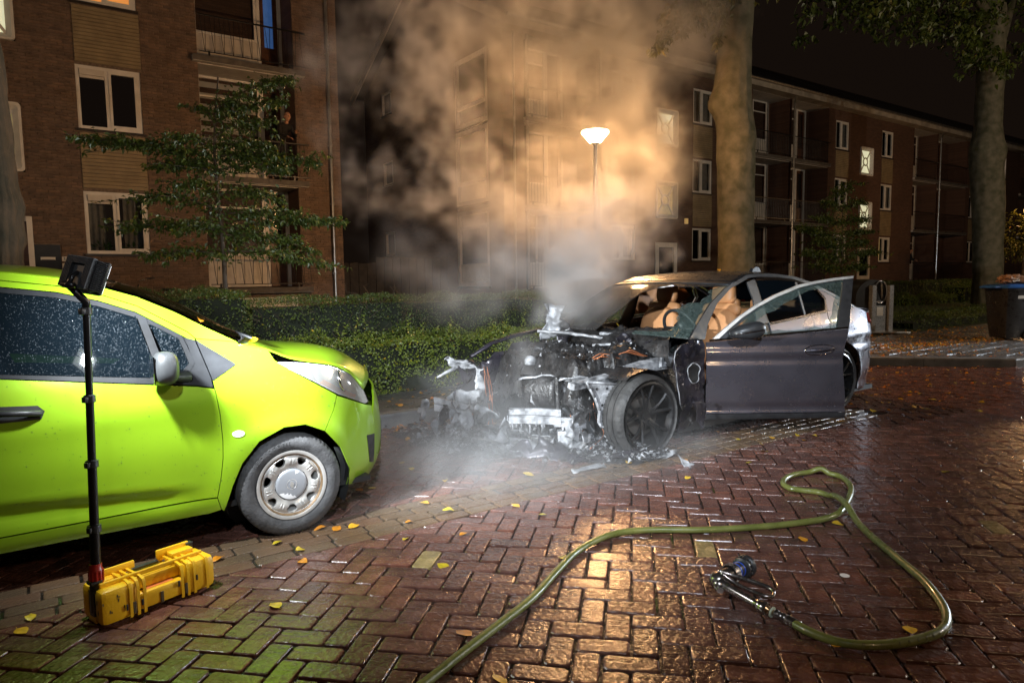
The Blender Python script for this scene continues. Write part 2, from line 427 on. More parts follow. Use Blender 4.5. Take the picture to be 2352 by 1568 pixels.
# garden soil and lawn up to the houses
m_lawn = mat('lawn', (0.035, 0.06, 0.012), 0.8, col2=(0.02, 0.022, 0.01), scale=3, bump=0.8, bscale=60)
MB().grid(lambda u, n: (u, n, 0.06+0.10*min(1, max(0, (n-7.0)/2.0))), [-20, 0, 6, 12, 18, 30, 120], [6.95, 7.5, 8, 9, 17.7, 45]).build('lawn', m_lawn, kind='structure', smooth=True)
gr = MB()
for _ in range(9000):
    u = rnd.uniform(17, 42); n = rnd.uniform(7.9, 15)
    q = proj((u, n, .16))
    if q is None or q[0] < 1990 or q[0] > 2400: continue
    h = rnd.uniform(.03, .08); a = rnd.uniform(0, PI); dx, dy = math.cos(a)*.012, math.sin(a)*.012; lx, ly = rnd.gauss(0, .02), rnd.gauss(0, .02)
    gr.t = rnd.random(); gr.add([(u-dx, n-dy, .14), (u+dx, n+dy, .14), (u+lx, n+ly, .15+h)], [(0, 1, 2)])
m_grass = mat('grass', (0.06, 0.12, 0.02), 0.6, tone='tone', rand=[(0, (.5, .6, .5)), (1, (1.2, 1.1, .8))])
tag(gr.build('grass', m_grass, tone=True, recalc=False, kind='stuff'), 'short green lawn grass before the far hedge', 'grass')
# ---------------------------------------------------------------- apartment blocks
FB_T = [(0.0, (0.62, 0.60, 0.62)), (0.2, (1.0, 0.92, 0.85)), (0.55, (0.85, 0.80, 0.78)), (0.8, (1.2, 1.05, 0.92)), (1.0, (0.7, 0.62, 0.58))]
m_fbrick = mat('facade_brick', (0.150, 0.106, 0.080), 0.7, vary=0.3, scale=5, bump=0.4, bscale=50, tone='tone', rand=FB_T)
m_fbrick1 = mat('facade_brick_single', (0.150, 0.106, 0.080), 0.7, vary=0.3, scale=5, bump=0.4, bscale=50, rand_tone=True, rand=FB_T)
m_mortar = mat('mortar', (0.16, 0.12, 0.09), 0.85, vary=0.3, scale=20, bump=0.4)
m_white = mat('white_paint', (0.72, 0.70, 0.66), 0.45, vary=0.1, scale=4, rvar=0.1)
m_whitep = mat('white_panel', (0.62, 0.58, 0.52), 0.5, vary=0.14, scale=3)
m_beige = mat('beige_panel', (0.27, 0.21, 0.12), 0.6, vary=0.2, scale=3, bump=0.2)
m_conc = mat('balcony_concrete', (0.10, 0.09, 0.08), 0.7, vary=0.3, scale=6, bump=0.3)
m_soffit = mat('soffit_paint', (0.55, 0.53, 0.5), 0.7, vary=0.12, scale=4)
m_iron = mat('black_iron', (0.015, 0.014, 0.013), 0.35, metal=0.2, vary=0.3)
m_wood = mat('brown_door', (0.085, 0.035, 0.02), 0.4, vary=0.3, scale=8)
m_tiledk = mat('sill_tile', (0.035, 0.028, 0.025), 0.35)
m_curt = mat('grey_curtain', (0.22, 0.21, 0.19), 0.9, vary=0.2, scale=10)
m_curty = mat('yellow_curtain', (0.32, 0.24, 0.10), 0.9, vary=0.2, scale=10)
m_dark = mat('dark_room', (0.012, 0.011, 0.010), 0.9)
m_zinc = mat('galvanised_pipe', (0.55, 0.55, 0.53), 0.28, metal=0.9, vary=0.2)
m_roof = mat('roof_tiles', (0.02, 0.016, 0.014), 0.6, vary=0.3, scale=3, bump=0.8, bscale=8)
m_fascia = mat('fascia_paint', (0.40, 0.36, 0.30), 0.55, vary=0.25, scale=2.5)
m_pane = glass_mat('window_pane', (0.75, 0.78, 0.8), rough=0.10)
def lit(name, c, s, col2=None): return mat(name, c, 0.8, emit=c, estr=s, vary=0.2)
m_litcream = lit('lit_stairwell', (0.85, 0.86, 0.58), 0.62)
m_litdim = lit('dim_stairwell', (0.62, 0.55, 0.30), 0.16)
m_litblue = lit('blue_lit_room', (0.10, 0.24, 0.62), 0.30)
m_litblue2 = lit('blue_lit_room_dim', (0.05, 0.08, 0.22), 0.16)
m_litorange = lit('orange_lit_room', (1.0, 0.36, 0.08), 0.9)
m_litpink = lit('lit_blind', (0.9, 0.62, 0.45), 0.8)
m_litwarm = lit('warm_lit_room', (1.0, 0.62, 0.22), 0.25)

# right block: bricks too small to tell apart are a brick material
def brick_wall_mat(name, axis):
    m = bpy.data.materials.new(name); m.use_nodes = True; nt = m.node_tree; N = nt.nodes; L = nt.links; b = N['Principled BSDF']
    tc = N.new('ShaderNodeTexCoord'); sp = N.new('ShaderNodeSeparateXYZ'); cb = N.new('ShaderNodeCombineXYZ')
    L.new(tc.outputs['Object'], sp.inputs[0]); L.new(sp.outputs[axis], cb.inputs[0]); L.new(sp.outputs[2], cb.inputs[1])
    br = N.new('ShaderNodeTexBrick'); L.new(cb.outputs[0], br.inputs['Vector'])
    br.inputs['Scale'].default_value = 1; br.inputs['Brick Width'].default_value = 0.22; br.inputs['Row Height'].default_value = 0.0625
    br.inputs['Mortar Size'].default_value = 0.006; br.inputs['Color1'].default_value = (0.125, 0.066, 0.044, 1); br.inputs['Color2'].default_value = (0.085, 0.045, 0.032, 1)
    br.inputs['Mortar'].default_value = (0.075, 0.05, 0.036, 1); br.inputs['Bias'].default_value = -0.1
    nz = N.new('ShaderNodeTexNoise'); nz.inputs['Scale'].default_value = 0.7; nz.inputs['Detail'].default_value = 6; L.new(cb.outputs[0], nz.inputs['Vector'])
    mr = N.new('ShaderNodeMapRange'); mr.inputs[3].default_value = 0.7; mr.inputs[4].default_value = 1.35; L.new(nz.outputs['Fac'], mr.inputs[0])
    mx = N.new('ShaderNodeMixRGB'); mx.blend_type = 'MULTIPLY'; mx.inputs[0].default_value = 1; L.new(br.outputs['Color'], mx.inputs[1]); L.new(mr.outputs[0], mx.inputs[2])
    L.new(mx.outputs[0], b.inputs['Base Color']); b.inputs['Roughness'].default_value = 0.75
    bp = N.new('ShaderNodeBump'); bp.inputs['Strength'].default_value = 0.6; bp.inputs['Distance'].default_value = 0.01; bp.invert = True
    L.new(br.outputs['Fac'], bp.inputs['Height']); L.new(bp.outputs[0], b.inputs['Normal'])
    return m
m_wallX = brick_wall_mat('brickwork_front', 0); m_wallY = brick_wall_mat('brickwork_gable', 1)

class Face:
    """a wall plane: P(a, d, z) = along the wall, depth into it, height"""
    def __init__(s, bld, P): s.b = bld; s.P = P
    def bx(s, mb, a0, a1, d0, d1, z0_, z1):
        p, q = s.P(a0, d0, z0_), s.P(a1, d1, z1)
        mb.bb(min(p[0], q[0]), max(p[0], q[0]), min(p[1], q[1]), max(p[1], q[1]), min(p[2], q[2]), max(p[2], q[2])); return mb
    def wall(s, a0, a1, z0_, z1, holes, m, name='wall', rev=0.14, d=0.0):
        A = sorted({a0, a1}|{h[0] for h in holes}|{h[1] for h in holes}); Z = sorted({z0_, z1}|{h[2] for h in holes}|{h[3] for h in holes})
        A = [x for x in A if a0 <= x <= a1]; Z = [x for x in Z if z0_ <= x <= z1]; mb = MB()
        for x0, x1 in zip(A, A[1:]):
            for y0, y1 in zip(Z, Z[1:]):
                cx, cy = (x0+x1)/2, (y0+y1)/2
                if any(h[0] < cx < h[1] and h[2] < cy < h[3] for h in holes): continue
                mb.add([s.P(x0, d, y0), s.P(x1, d, y0), s.P(x1, d, y1), s.P(x0, d, y1)], [(0, 1, 2, 3)])
        for h in holes:
            e = [(h[0], h[2]), (h[1], h[2]), (h[1], h[3]), (h[0], h[3])]; r = h[4] if len(h) > 4 else rev
            for (x0, y0), (x1, y1) in zip(e, e[1:]+e[:1]):
                mb.add([s.P(x0, d, y0), s.P(x1, d, y1), s.P(x1, d+r, y1), s.P(x0, d+r, y0)], [(0, 1, 2, 3)])
        return mb.build(name, m, s.b, recalc=False)
    def window(s, a0, a1, z0_, z1, mull=(0.5,), trans=None, d=0.03, fr=0.07, m=None, inside=None, curtain=None, blind=False, sill=True, shade=False, thick_right=False, name='window', pane=True):
        mb = MB(); m = m or m_white; dd = 0.07
        def B(x0, x1, y0, y1, e=0.0): s.bx(mb, x0, x1, d+e, d+dd, y0, y1)
        B(a0, a1, z1-fr, z1); B(a0, a1, z0_, z0_+fr); B(a0, a0+fr, z0_+fr, z1-fr); B(a1-fr, a1, z0_+fr, z1-fr)
        for q in mull: x = a0+(a1-a0)*q; B(x-fr*.5, x+fr*.5, z0_+fr, z1-fr, .004)
        if trans: y = z0_+(z1-z0_)*trans; B(a0+fr, a1-fr, y-fr*.4, y+fr*.4, .008)
        if thick_right:
            x = a0+(a1-a0)*mull[0]+fr*.5; e = a1-fr
            for q in ((x, e, z1-fr-.05, z1-fr), (x, e, z0_+fr, z0_+fr+.05), (x, x+.05, z0_+fr+.05, z1-fr-.05), (e-.05, e, z0_+fr+.05, z1-fr-.05)): s.bx(mb, q[0], q[1], d-.015, d+.05, q[2], q[3])
        w_ = mb.build(name, m, s.b)
        if pane:
            g = MB(); g.add([s.P(a0+fr, d+.045, z0_+fr), s.P(a1-fr, d+.045, z0_+fr), s.P(a1-fr, d+.045, z1-fr), s.P(a0+fr, d+.045, z1-fr)], [(0, 1, 2, 3)])
            g.build('pane', m_pane, w_, recalc=False)
        if shade:
            q = MB(); x = a0+(a1-a0)*mull[0]-fr*.5; s.bx(q, a0+fr+.005, x-.005, d-.03, d+.03, z1-fr-.13, z1-fr-.005); s.bx(q, a0+fr+.01, x-.01, d-.005, d+.03, z1-fr-.19, z1-fr-.135); q.build('roller_shade', m_whitep, w_)
        if inside:
            q = MB(); q.add([s.P(a0, d+.5, z0_), s.P(a1, d+.5, z0_), s.P(a1, d+.5, z1), s.P(a0, d+.5, z1)], [(0, 1, 2, 3)]); q.build('lit_room', inside, w_, recalc=False)
        if curtain:
            q = MB(); cm = curtain
            for c0, c1 in ((0.0, 0.30), (0.62, 1.0)) if cm is not m_whitep else ((0, 1),):
                n_ = 16; xs = [a0+fr+(a1-a0-2*fr)*(c0+(c1-c0)*i/n_) for i in range(n_+1)]
                q.grid(lambda x, y: s.P(x, d+.14+.025*math.sin(x*55), y), xs, [z0_+fr, z1-fr])
            q.build('curtain', cm, w_, smooth=True)
        if blind:
            for k in range(6):
                h = (z1-z0_-2*fr)/12; y = z0_+fr+h*(2*k+.5)
                q = MB(); s.bx(q, a0+fr, a1-fr, d+.09, d+.10, y, y+h); q.build('blind_stripe', m_whitep, w_)
        if sill:
            q = MB(); s.bx(q, a0-.04, a1+.04, d-.07, d+.05, z0_-.055, z0_-.004); q.build('sill', m_tiledk, w_)
        return w_
    def stair(s, a0, a1, z0_, z1, glow, name='stairwell_window'):
        """precast white surround with an oval ring on four diagonal bars"""
        ca, cz = (a0+a1)/2, (z0_+z1)/2; hw, hh = (a1-a0)/2, (z1-z0_)/2; mb = MB()
        def rr(x, y, r, n=5):
            out = []
            for cx, cy, t0 in ((x-r, y-r, 0), (-x+r, y-r, 1), (-x+r, -y+r, 2), (x-r, -y+r, 3)):
                for k in range(n): t = (t0+k/(n-1))*PI/2; out.append((cx+r*math.cos(t), cy+r*math.sin(t)))
            return out
        rings = [(rr(hw, hh, .08), 0.02), (rr(hw, hh, .08), -0.06), (rr(hw-.05, hh-.05, .06), -0.06), (rr(hw-.15, hh-.15, .02), 0.05), (rr(hw-.15, hh-.15, .02), 0.12)]
        vs = []; n = len(rings[0][0])
        for R_, d in rings: vs += [s.P(ca+x, d, cz+y) for x, y in R_]
        mb.add(vs, [(i*n+k, i*n+(k+1) % n, (i+1)*n+(k+1) % n, (i+1)*n+k) for i in range(len(rings)-1) for k in range(n)])
        w_ = mb.build(name, m_white, s.b)
        iw, ih = hw-.15, hh-.15; rx, rz = iw*.52, ih*.40
        mb = MB(); prof = []; K = 28
        for k in range(K):
            t = 2*PI*k/K; c, si = math.cos(t), math.sin(t)
            prof += [s.P(ca+c*rx, .075, cz+si*rz), s.P(ca+c*rx, .03, cz+si*rz), s.P(ca+c*(rx-.06), .03, cz+si*(rz-.06)), s.P(ca+c*(rx-.06), .075, cz+si*(rz-.06))]
        mb.add(prof, [(k*4+j, k*4+(j+1) % 4, ((k+1) % K)*4+(j+1) % 4, ((k+1) % K)*4+j) for k in range(K) for j in range(4)])
        mb.build('ring', m_white, w_)
        for sx in (-1, 1):
            for sz in (-1, 1):
                p = Vector((sx*iw, sz*ih)); q = Vector((sx*rx*.68, sz*rz*.70)); dv = (q-p).normalized(); pr = Vector((-dv.y, dv.x))*.03; mb = MB()
                c4 = [p+pr, p-pr, q-pr, q+pr]
                mb.prism([tuple(v) for v in c4], lambda x, y: s.P(ca+x, .035, cz+y), lambda x, y: s.P(ca+x, .072, cz+y)); mb.build('bar', m_white, w_)
        mb = MB(); mb.add([s.P(ca-iw, .08, cz-ih), s.P(ca+iw, .08, cz-ih), s.P(ca+iw, .08, cz+ih), s.P(ca-iw, .08, cz+ih)], [(0, 1, 2, 3)]); mb.build('pane', glow, w_, recalc=False)
        return w_
    def panel(s, a0, a1, z0_, z1):
        mb = MB(); n_ = max(2, int((z1-z0_)/.075)); h = (z1-z0_)/n_
        for k in range(n_):     # horizontal corrugated boards
            y = z0_+k*h
            pr = [(.03, y+.002), (-.012, y+.006), (-.016, y+h*.5), (-.012, y+h-.006), (.03, y+h-.002)]
            mb.add([s.P(a0, d, y_) for d, y_ in pr]+[s.P(a1, d, y_) for d, y_ in pr], [(i, i+1, i+6, i+5) for i in range(4)]+[(0, 1, 2, 3, 4), (9, 8, 7, 6, 5)])
        return mb.build('cladding_panel', m_beige, s.b)
    def railing(s, a0, a1, z, d=-.02, zig=True, h=0.95):
        rl = MB(); s.bx(rl, a0, a1, d-.025, d+.015, z+h-.03, z+h)
        s.bx(rl, a0, a1, d-.012, d+.008, z+.10, z+.12)
        for x in (a0+.22, a1-.4): s.bx(rl, x-.02, x+.02, d-.015, d+.012, z-.02, z+.13)
        r_ = rl.build('railing', m_iron, s.b)
        step = 0.105 if zig else 0.12; k = 0; x = a0+.05
        while x+step < a1:
            mb = MB(); xa, xb = (x, x+step*.78) if k % 2 == 0 else (x+step*.10, x-step*.12)
            if not zig: xa = xb = x
            mb.tube([s.P(xa, d, z+h-.03), s.P(xb, d, z+.12)], .0065, 5); mb.build('baluster', m_iron, r_); x += step; k += 1
        return r_

# ---- left block
LN = 17.6
A = thing('apartment_building', 'dark brick apartment block behind the green car, with three loggias and white framed windows', 'building', (3, LN, 0))
fa = Face(A, lambda a, d, z: (a, LN+d, z))
win = [(1.05, 2.28, 4.78, 6.12), (1.05, 2.28, 2.10, 3.45), (1.05, 2.28, 7.43, 8.78)]
stw = [(-1.12, .05, 3.77, 5.16), (-1.12, .05, 6.39, 7.80)]
log = [(3.5, 5.74, 1.30, 3.83, .03), (3.5, 5.74, 3.97, 6.55, .03), (3.5, 5.74, 6.70, 9.25, .03)]
ent = [(-1.05, .10, 0.45, 2.86)]
fa.wall(-14, 6.88, 0, 9.75, win+stw+log+ent, m_mortar, 'wall', d=0.012)
MB().bb(6.866, 6.88, LN+.013, LN+10, 0, 9.75).build('side_wall', m_wallY, A)
MB().bb(-14, 6.9, LN-.45, LN+10, 9.75, 10.0).build('roof', m_roof, A)
# brick courses with recessed joints
holes = [(h[0]-.005, h[1]+.005, h[2]-.005, h[3]+.005) for h in win+stw+log+ent]+[(1.04, 2.33, 3.45, 4.72), (1.04, 2.33, 6.12, 7.37), (.06, .58, 1.72, 2.30)]
bk = []; row = 0; z = 0.0
while z < 9.7:
    a = -2.0+(row % 2)*.11+rnd.uniform(-.02, .02)
    while a < 6.88:
        L_ = 0.21; a1 = min(a+L_, 6.88)
        segs = [(a, a1)]
        for h in holes:
            if z+.052 > h[2] and z < h[3]:
                segs = [q for s0, s1 in segs for q in ((s0, min(s1, h[0])), (max(s0, h[1]), s1)) if q[1]-q[0] > .03]
        bk += [(s0, s1, z) for s0, s1 in segs]; a += .22
    z += .0625; row += 1
def bbrick(mb, s0, s1, z, pr): 
    y = LN-pr; x0, x1 = s0, s1; zt = z+.0525
    mb.add([(x0, LN+.012, z), (x1, LN+.012, z), (x1, LN+.012, zt), (x0, LN+.012, zt), (x0+.003, y, z+.003), (x1-.003, y, z+.003), (x1-.003, y, zt-.003), (x0+.003, y, zt-.003)],
           ((4, 5, 6, 7), (0, 1, 5, 4), (1, 2, 6, 5), (2, 3, 7, 6), (3, 0, 4, 7)))
near = sorted(range(len(bk)), key=lambda i: (abs(bk[i][0]-2.75)/.5)+abs(bk[i][2]-3.6)/1.6+(4 if bk[i][1]-bk[i][0] < .15 else 0))[:298]
near = set(near); mb = MB(); stdmesh = None
for i, (s0, s1, z) in enumerate(bk):
    pr = rnd.gauss(0, .0015)
    if i in near:
        if s1-s0 > .205:
            if stdmesh is None:
                q = MB(); q.v = []; bbrick(q, 0, .21, 0, 0); o = q.build('brick', m_fbrick1, None, recalc=False)
                for v in o.data.vertices: v.co.y -= LN
                stdmesh = o.data; bpy.data.objects.remove(o)
            o = bpy.data.objects.new('brick', stdmesh); COL.objects.link(o); o.parent = A; o.location = Vector((s0, LN-pr, z))-ORG[A.name]
        else:
            q = MB(); bbrick(q, s0, s1, z, pr); q.build('brick', m_fbrick1, A, recalc=False)
    else:
        mb.t = rnd.random(); bbrick(mb, s0, s1, z, pr)
mb.build('brickwork', m_fbrick, A, recalc=False, tone=True, kind='stuff')
# windows of the left block
fa.window(1.05, 2.28, 4.78, 6.12, mull=(.47,), shade=True, thick_right=True)
w2 = fa.window(1.05, 2.28, 2.10, 3.45, mull=(.47,), shade=True, thick_right=True, curtain=m_curt)
fa.window(1.05, 2.28, 7.43, 8.78, mull=(.5,), thick_right=True, inside=m_litorange)
m_plant = mat('houseplant_leaf', (0.04, 0.10, 0.02), 0.4)
for cx in (1.34, 1.95):
    mb = MB()
    for _ in range(70):
        d = Vector((rnd.gauss(0, 1), rnd.gauss(0, .35), abs(rnd.gauss(.6, .6)))).normalized(); p = Vector((cx, LN+.2, 2.20))+d*rnd.uniform(.02, .12)
        mb.leaf(p, d, Vector((0, -1, 0)), rnd.uniform(.10, .2), .018)
    t = thing('potted_plant', 'leafy green houseplant on the %s half of the lower curtained window sill' % ('left' if cx < 1.6 else 'right'), 'plant', (cx, LN+.2, 2.17), 'houseplants on the window sill')
    mb.build('foliage', m_plant, t); MB().lathe([(.0, 0), (.05, 0), (.065, .09), (.055, .09)], (cx, LN+.2, 2.17), (0, 0, 1), 12).build('pot', m_conc, t)
fa.stair(-1.12, .05, 3.77, 5.16, m_litdim); fa.stair(-1.12, .05, 6.39, 7.80, m_litcream)
fa.panel(1.06, 2.31, 3.52, 4.70); fa.panel(1.06, 2.31, 6.18, 7.35)
# entrance: white frame, black door leaf and letter slot, number plates
q = MB(); fa.bx(q, -1.05, -.95, -.02, .1, .45, 2.86); fa.bx(q, 0.0, .10, -.05, .1, .45, 2.86); fa.bx(q, -.95, 0, -.02, .1, 2.76, 2.86); e_ = q.build('entrance_frame', m_white, A)
q = MB(); fa.bx(q, -.95, 0.0, .05, .1, .45, 2.76); q.build('entrance_door', m_wood, e_)
q = MB(); fa.bx(q, .10, .56, -.05, .012, 1.0, 2.28); lb = q.build('letterbox_panel', m_iron, A)
q = MB(); fa.bx(q, .20, .46, -.062, -.05, 1.96, 2.02); q.build('letter_slot', m_white, lb)
q = MB(); fa.bx(q, .22, .45, -.064, -.06, 1.965, 1.972); q.build('slot_gap', m_iron, lb)
for zz, tx in ((1.985, '133'), (1.84, '131')):
    q = MB(); fa.bx(q, .575, .775, -.012, .0, zz-.05, zz+.05); pl = q.build('number_plate', m_white, A)
    text_mesh('number', tx, .095, m_iron, pl, (.675, LN-.0145, zz), (1, 0, 0), (0, 0, 1))
# loggias: slabs, back walls, window walls, railings
LB = 1.0
def loggia(f, a0, a1, zf, zc, style, wsplit, glow=None, mwall=m_wallX):
    bw = MB(); P = f.P
    bw.add([P(a0, LB, zf), P(a1, LB, zf), P(a1, LB, zc), P(a0, LB, zc)], [(0, 1, 2, 3)]); bw.add([P(a0, .03, zf), P(a0, LB, zf), P(a0, LB, zc), P(a0, .03, zc)], [(0, 1, 2, 3)])
    bw.add([P(a1, .03, zf), P(a1, LB, zf), P(a1, LB, zc), P(a1, .03, zc)], [(0, 1, 2, 3)]); bw.build('loggia_wall', mwall, f.b, recalc=False)
    ce = MB(); f.bx(ce, a0, a1, .02, LB, zc-.02, zc); ce.build('loggia_ceiling', m_soffit, f.b)
    # the window wall: glazing over a white panel, a brown balcony door, white posts
    wl_, dl, dr = wsplit
    f.window(wl_, dl-.03, zf+.82, zc-.03, mull=() if style != 'split' else (.6,), trans=.72 if style != 'plain' else None, d=LB-.10, fr=.06, sill=False,
             inside=glow[0] if glow else None, blind=(style == 'blind'), curtain=m_curt if style == 'curtain' else None)
    q = MB(); f.bx(q, wl_, dl-.03, LB-.09, LB-.02, zf+.02, zf+.815); q.build('white_panel', m_whitep, f.b)
    q = MB(); f.bx(q, dl-.025, dl+.055, LB-.12, LB-.01, zf+.02, zc-.03); f.bx(q, dr-.01, dr+.08, LB-.12, LB-.01, zf+.02, zc-.03); f.bx(q, dl+.06, dr-.015, LB-.10, LB-.01, zc-.10, zc-.03); q.build('door_frame', m_white, f.b)
    z2 = zc-.105
    dm = MB()
    for b_ in ((dl+.06, dr-.015, zf+.03, zf+.75), (dl+.06, dl+.16, zf+.755, z2), (dr-.115, dr-.015, zf+.755, z2), (dl+.165, dr-.12, z2-.12, z2)): f.bx(dm, b_[0], b_[1], LB-.08, LB-.03, b_[2], b_[3])
    dd_ = dm.build('balcony_door', m_wood, f.b)
    g = MB(); g.add([P(dl+.16, LB-.05, zf+.75), P(dr-.115, LB-.05, zf+.75), P(dr-.115, LB-.05, z2-.12), P(dl+.16, LB-.05, z2-.12)], [(0, 1, 2, 3)]); g.build('pane', m_pane, dd_, recalc=False)
    if glow:
        g = MB(); g.add([P(dl+.1, LB-.035, zf+.75), P(dr-.1, LB-.035, zf+.75), P(dr-.1, LB-.035, z2), P(dl+.1, LB-.035, z2)], [(0, 1, 2, 3)]); g.build('lit_room', glow[1], dd_, recalc=False)
def slab(f, a0, a1, zt, th=.14, d0=-.12):
    q = MB(); f.bx(q, a0, a1, d0, LB, zt-th, zt-.012); s_ = q.build('balcony_slab', m_soffit, f.b)
    q = MB(); f.bx(q, a0-.004, a1+.004, d0-.02, d0-.001, zt-th+.01, zt); q.build('slab_edge', m_conc, s_); return s_
for zf, zc, st, gl in ((1.30, 3.83, 'curtain', None), (3.97, 6.55, 'blind', None), (6.70, 9.25, 'plain', (m_litblue2, m_litblue))):
    loggia(fa, 3.5, 5.74, zf, zc, st, (3.62, 5.15, 5.86 if False else 5.66), gl, m_wallX)
    slab(fa, 3.38, 5.98, zf); fa.railing(3.52, 6.02, zf-.02, d=-.10)
slab(fa, 3.38, 5.98, 9.42)
q = MB(); q.tube([(6.6, LN-.07, .1), (6.6, LN-.07, 9.6)], .038, 10); dp = q.build('downpipe', m_zinc, A)
for zz in (1.6, 3.4, 4.9, 7.2): q = MB(); q.lathe([(.044, 0), (.046, .05), (.044, .1)], (6.6, LN-.07, zz), (0, 0, 1), 10); fa.bx(q, 6.55, 6.65, -.06, 0, zz+.03, zz+.06); q.build('bracket', m_zinc, dp)
q = MB(); fa.bx(q, 3.9, 5.6, -.02, .0, .55, 1.05); q.build('basement_light', m_white, A)

# ---- right block with its gable end
Bd = thing('apartment_building', 'long dark brick block with lit oval stair windows behind the burnt car', 'building', (12.1, 17.6, 0))
fr_ = Face(Bd, lambda a, d, z: (a, 17.6+d, z)); fg = Face(Bd, lambda a, d, z: (12.1+d, a, z))
R3 = ((7.20, 8.48), (4.62, 5.88), (2.05, 3.28))
cols = [16.62, 20.80, 30.60, 34.75, 44.80, 48.80, 58.7, 62.8]
stairs = [18.78, 32.75, 46.75, 60.7]
bays = [(12.9, 15.9, 14.0), (24.4, 30.0, None), (38.0, 44.3, None), (52.0, 58.0, None)]
h = [(c, c+1.12, a, b) for c in cols for a, b in R3]+[(c, c+1.15, a, b) for c in stairs for a, b in ((6.17, 7.50), (3.58, 4.93), (1.2, 2.7))]
FL = ((1.10, 3.62), (3.75, 6.30), (6.45, 8.95))
h += [(b[0], b[1], z0_, z1, .03) for b in bays for z0_, z1 in FL]
fr_.wall(12.1, 76, 0, 9.2, h, m_wallX)
gw = [(18.45, 20.45, 1.2, 8.68), (25.4, 26.3, 8.05, 8.95), (25.4, 26.3, 5.3, 6.2), (25.4, 26.3, 2.45, 3.4)]
fg.wall(17.6, 28, 0, 9.2, gw, m_wallY, 'gable_wall')
q = MB(); q.add([(12.1, 17.6, 9.2), (12.1, 28, 9.2), (12.1, 22.8, 12.05)], [(0, 1, 2)]); q.build('gable_top', m_wallY, Bd, recalc=False)
q = MB(); ov = 17.12; e0 = 8.98
q.add([(11.75, ov, e0+.25), (78, ov, e0+.25), (78, 22.8, 12.35), (11.75, 22.8, 12.35), (78, 28.5, 9.2), (11.75, 28.5, 9.2)], [(0, 1, 2, 3), (3, 2, 4, 5)]); rf = q.build('roof', m_roof, Bd, recalc=False)
# fascia boards along the eave, barge boards up the gable
for i in range(17):
    x0 = 11.75+i*4; q = MB(); q.bb(x0+.004, x0+3.996, ov-.03, ov-.004, e0-.06, e0+.24); q.build('fascia_board', m_fascia, rf)
q = MB(); q.bb(11.75, 78, ov, 17.58, e0-.05, e0-.02); q.build('eave_soffit', m_fascia, Bd)
for s_ in (1, -1):
    q = MB(); sl = (12.05-9.0)/(22.8-17.12)
    n0 = 17.09 if s_ > 0 else 28.5; q.add([(11.72, n0, 8.92+.0), (11.72, 22.8, 12.05), (11.72, 22.8, 12.38), (11.72, n0, 8.92+.33), (11.78, n0, 8.92), (11.78, 22.8, 12.05), (11.78, 22.8, 12.38), (11.78, n0, 9.25)],
        [(0, 1, 2, 3), (7, 6, 5, 4), (0, 4, 5, 1), (3, 2, 6, 7), (0, 3, 7, 4)]); q.build('barge_board', m_fascia, rf)
q = MB(); q.tube([(11.9, ov-.09, e0+.2), (77, ov-.09, e0+.2)], .06, 8); q.build('gutter', m_zinc, rf)
# column of white glazed frames on the gable
fg.window(18.45, 20.45, 1.2, 3.72, mull=(), trans=.78, d=0.0, fr=.14, sill=True, curtain=None)
q = MB(); fg.bx(q, 18.6, 20.3, .03, .09, 1.35, 1.95); q.build('white_panel', m_white, Bd)
q = MB(); [q.add([fg.P(18.7+i*.1, .16, 2.0), fg.P(18.8+i*.1, .17+.03*(i % 2), 2.0), fg.P(18.8+i*.1, .17+.03*(i % 2), 2.62), fg.P(18.7+i*.1, .16, 2.62)], [(0, 1, 2, 3)]) for i in range(15) if i not in (4, 5)]; q.build('half_curtain', m_curt, Bd, recalc=False)
fg.window(18.45, 20.45, 3.9, 6.35, mull=(), trans=.3, d=0.0, fr=.14, sill=True)
fg.window(18.45, 20.45, 6.45, 8.68, mull=(), trans=.3, d=0.0, fr=.14, sill=False, curtain=m_curt)
for a, b, g_ in ((8.05, 8.95, m_litpink), (5.3, 6.2, None), (2.45, 3.4, None)): fg.window(25.4, 26.3, a, b, mull=(), d=0.02, fr=.06, inside=g_)
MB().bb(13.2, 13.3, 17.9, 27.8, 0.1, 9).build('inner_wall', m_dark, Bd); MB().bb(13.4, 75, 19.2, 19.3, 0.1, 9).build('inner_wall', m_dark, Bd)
for i, c in enumerate(cols):
    for k, (a, b) in enumerate(R3):
        gl = m_litwarm if (i, k) in ((3, 2), (4, 2)) else (m_litpink if (i, k) == (5, 0) else None)
        fr_.window(c, c+1.12, a, b, mull=(.42,), thick_right=(i < 4), curtain=None if gl or (i+k) % 3 == 0 else m_curt, inside=gl)
        if k < 2: fr_.panel(c+.01, c+1.11, R3[k+1][1]+.07, a-.07)
for i, c in enumerate(stairs):
    for a, b, g_ in ((6.17, 7.50, m_litcream if i < 2 else m_litdim), (3.58, 4.93, m_litdim if i != 1 else m_litcream)): fr_.stair(c, c+1.15, a, b, g_)
    fr_.window(c, c+1.15, 1.2, 2.7, mull=(), d=-.03, fr=.17, name='entrance_window')
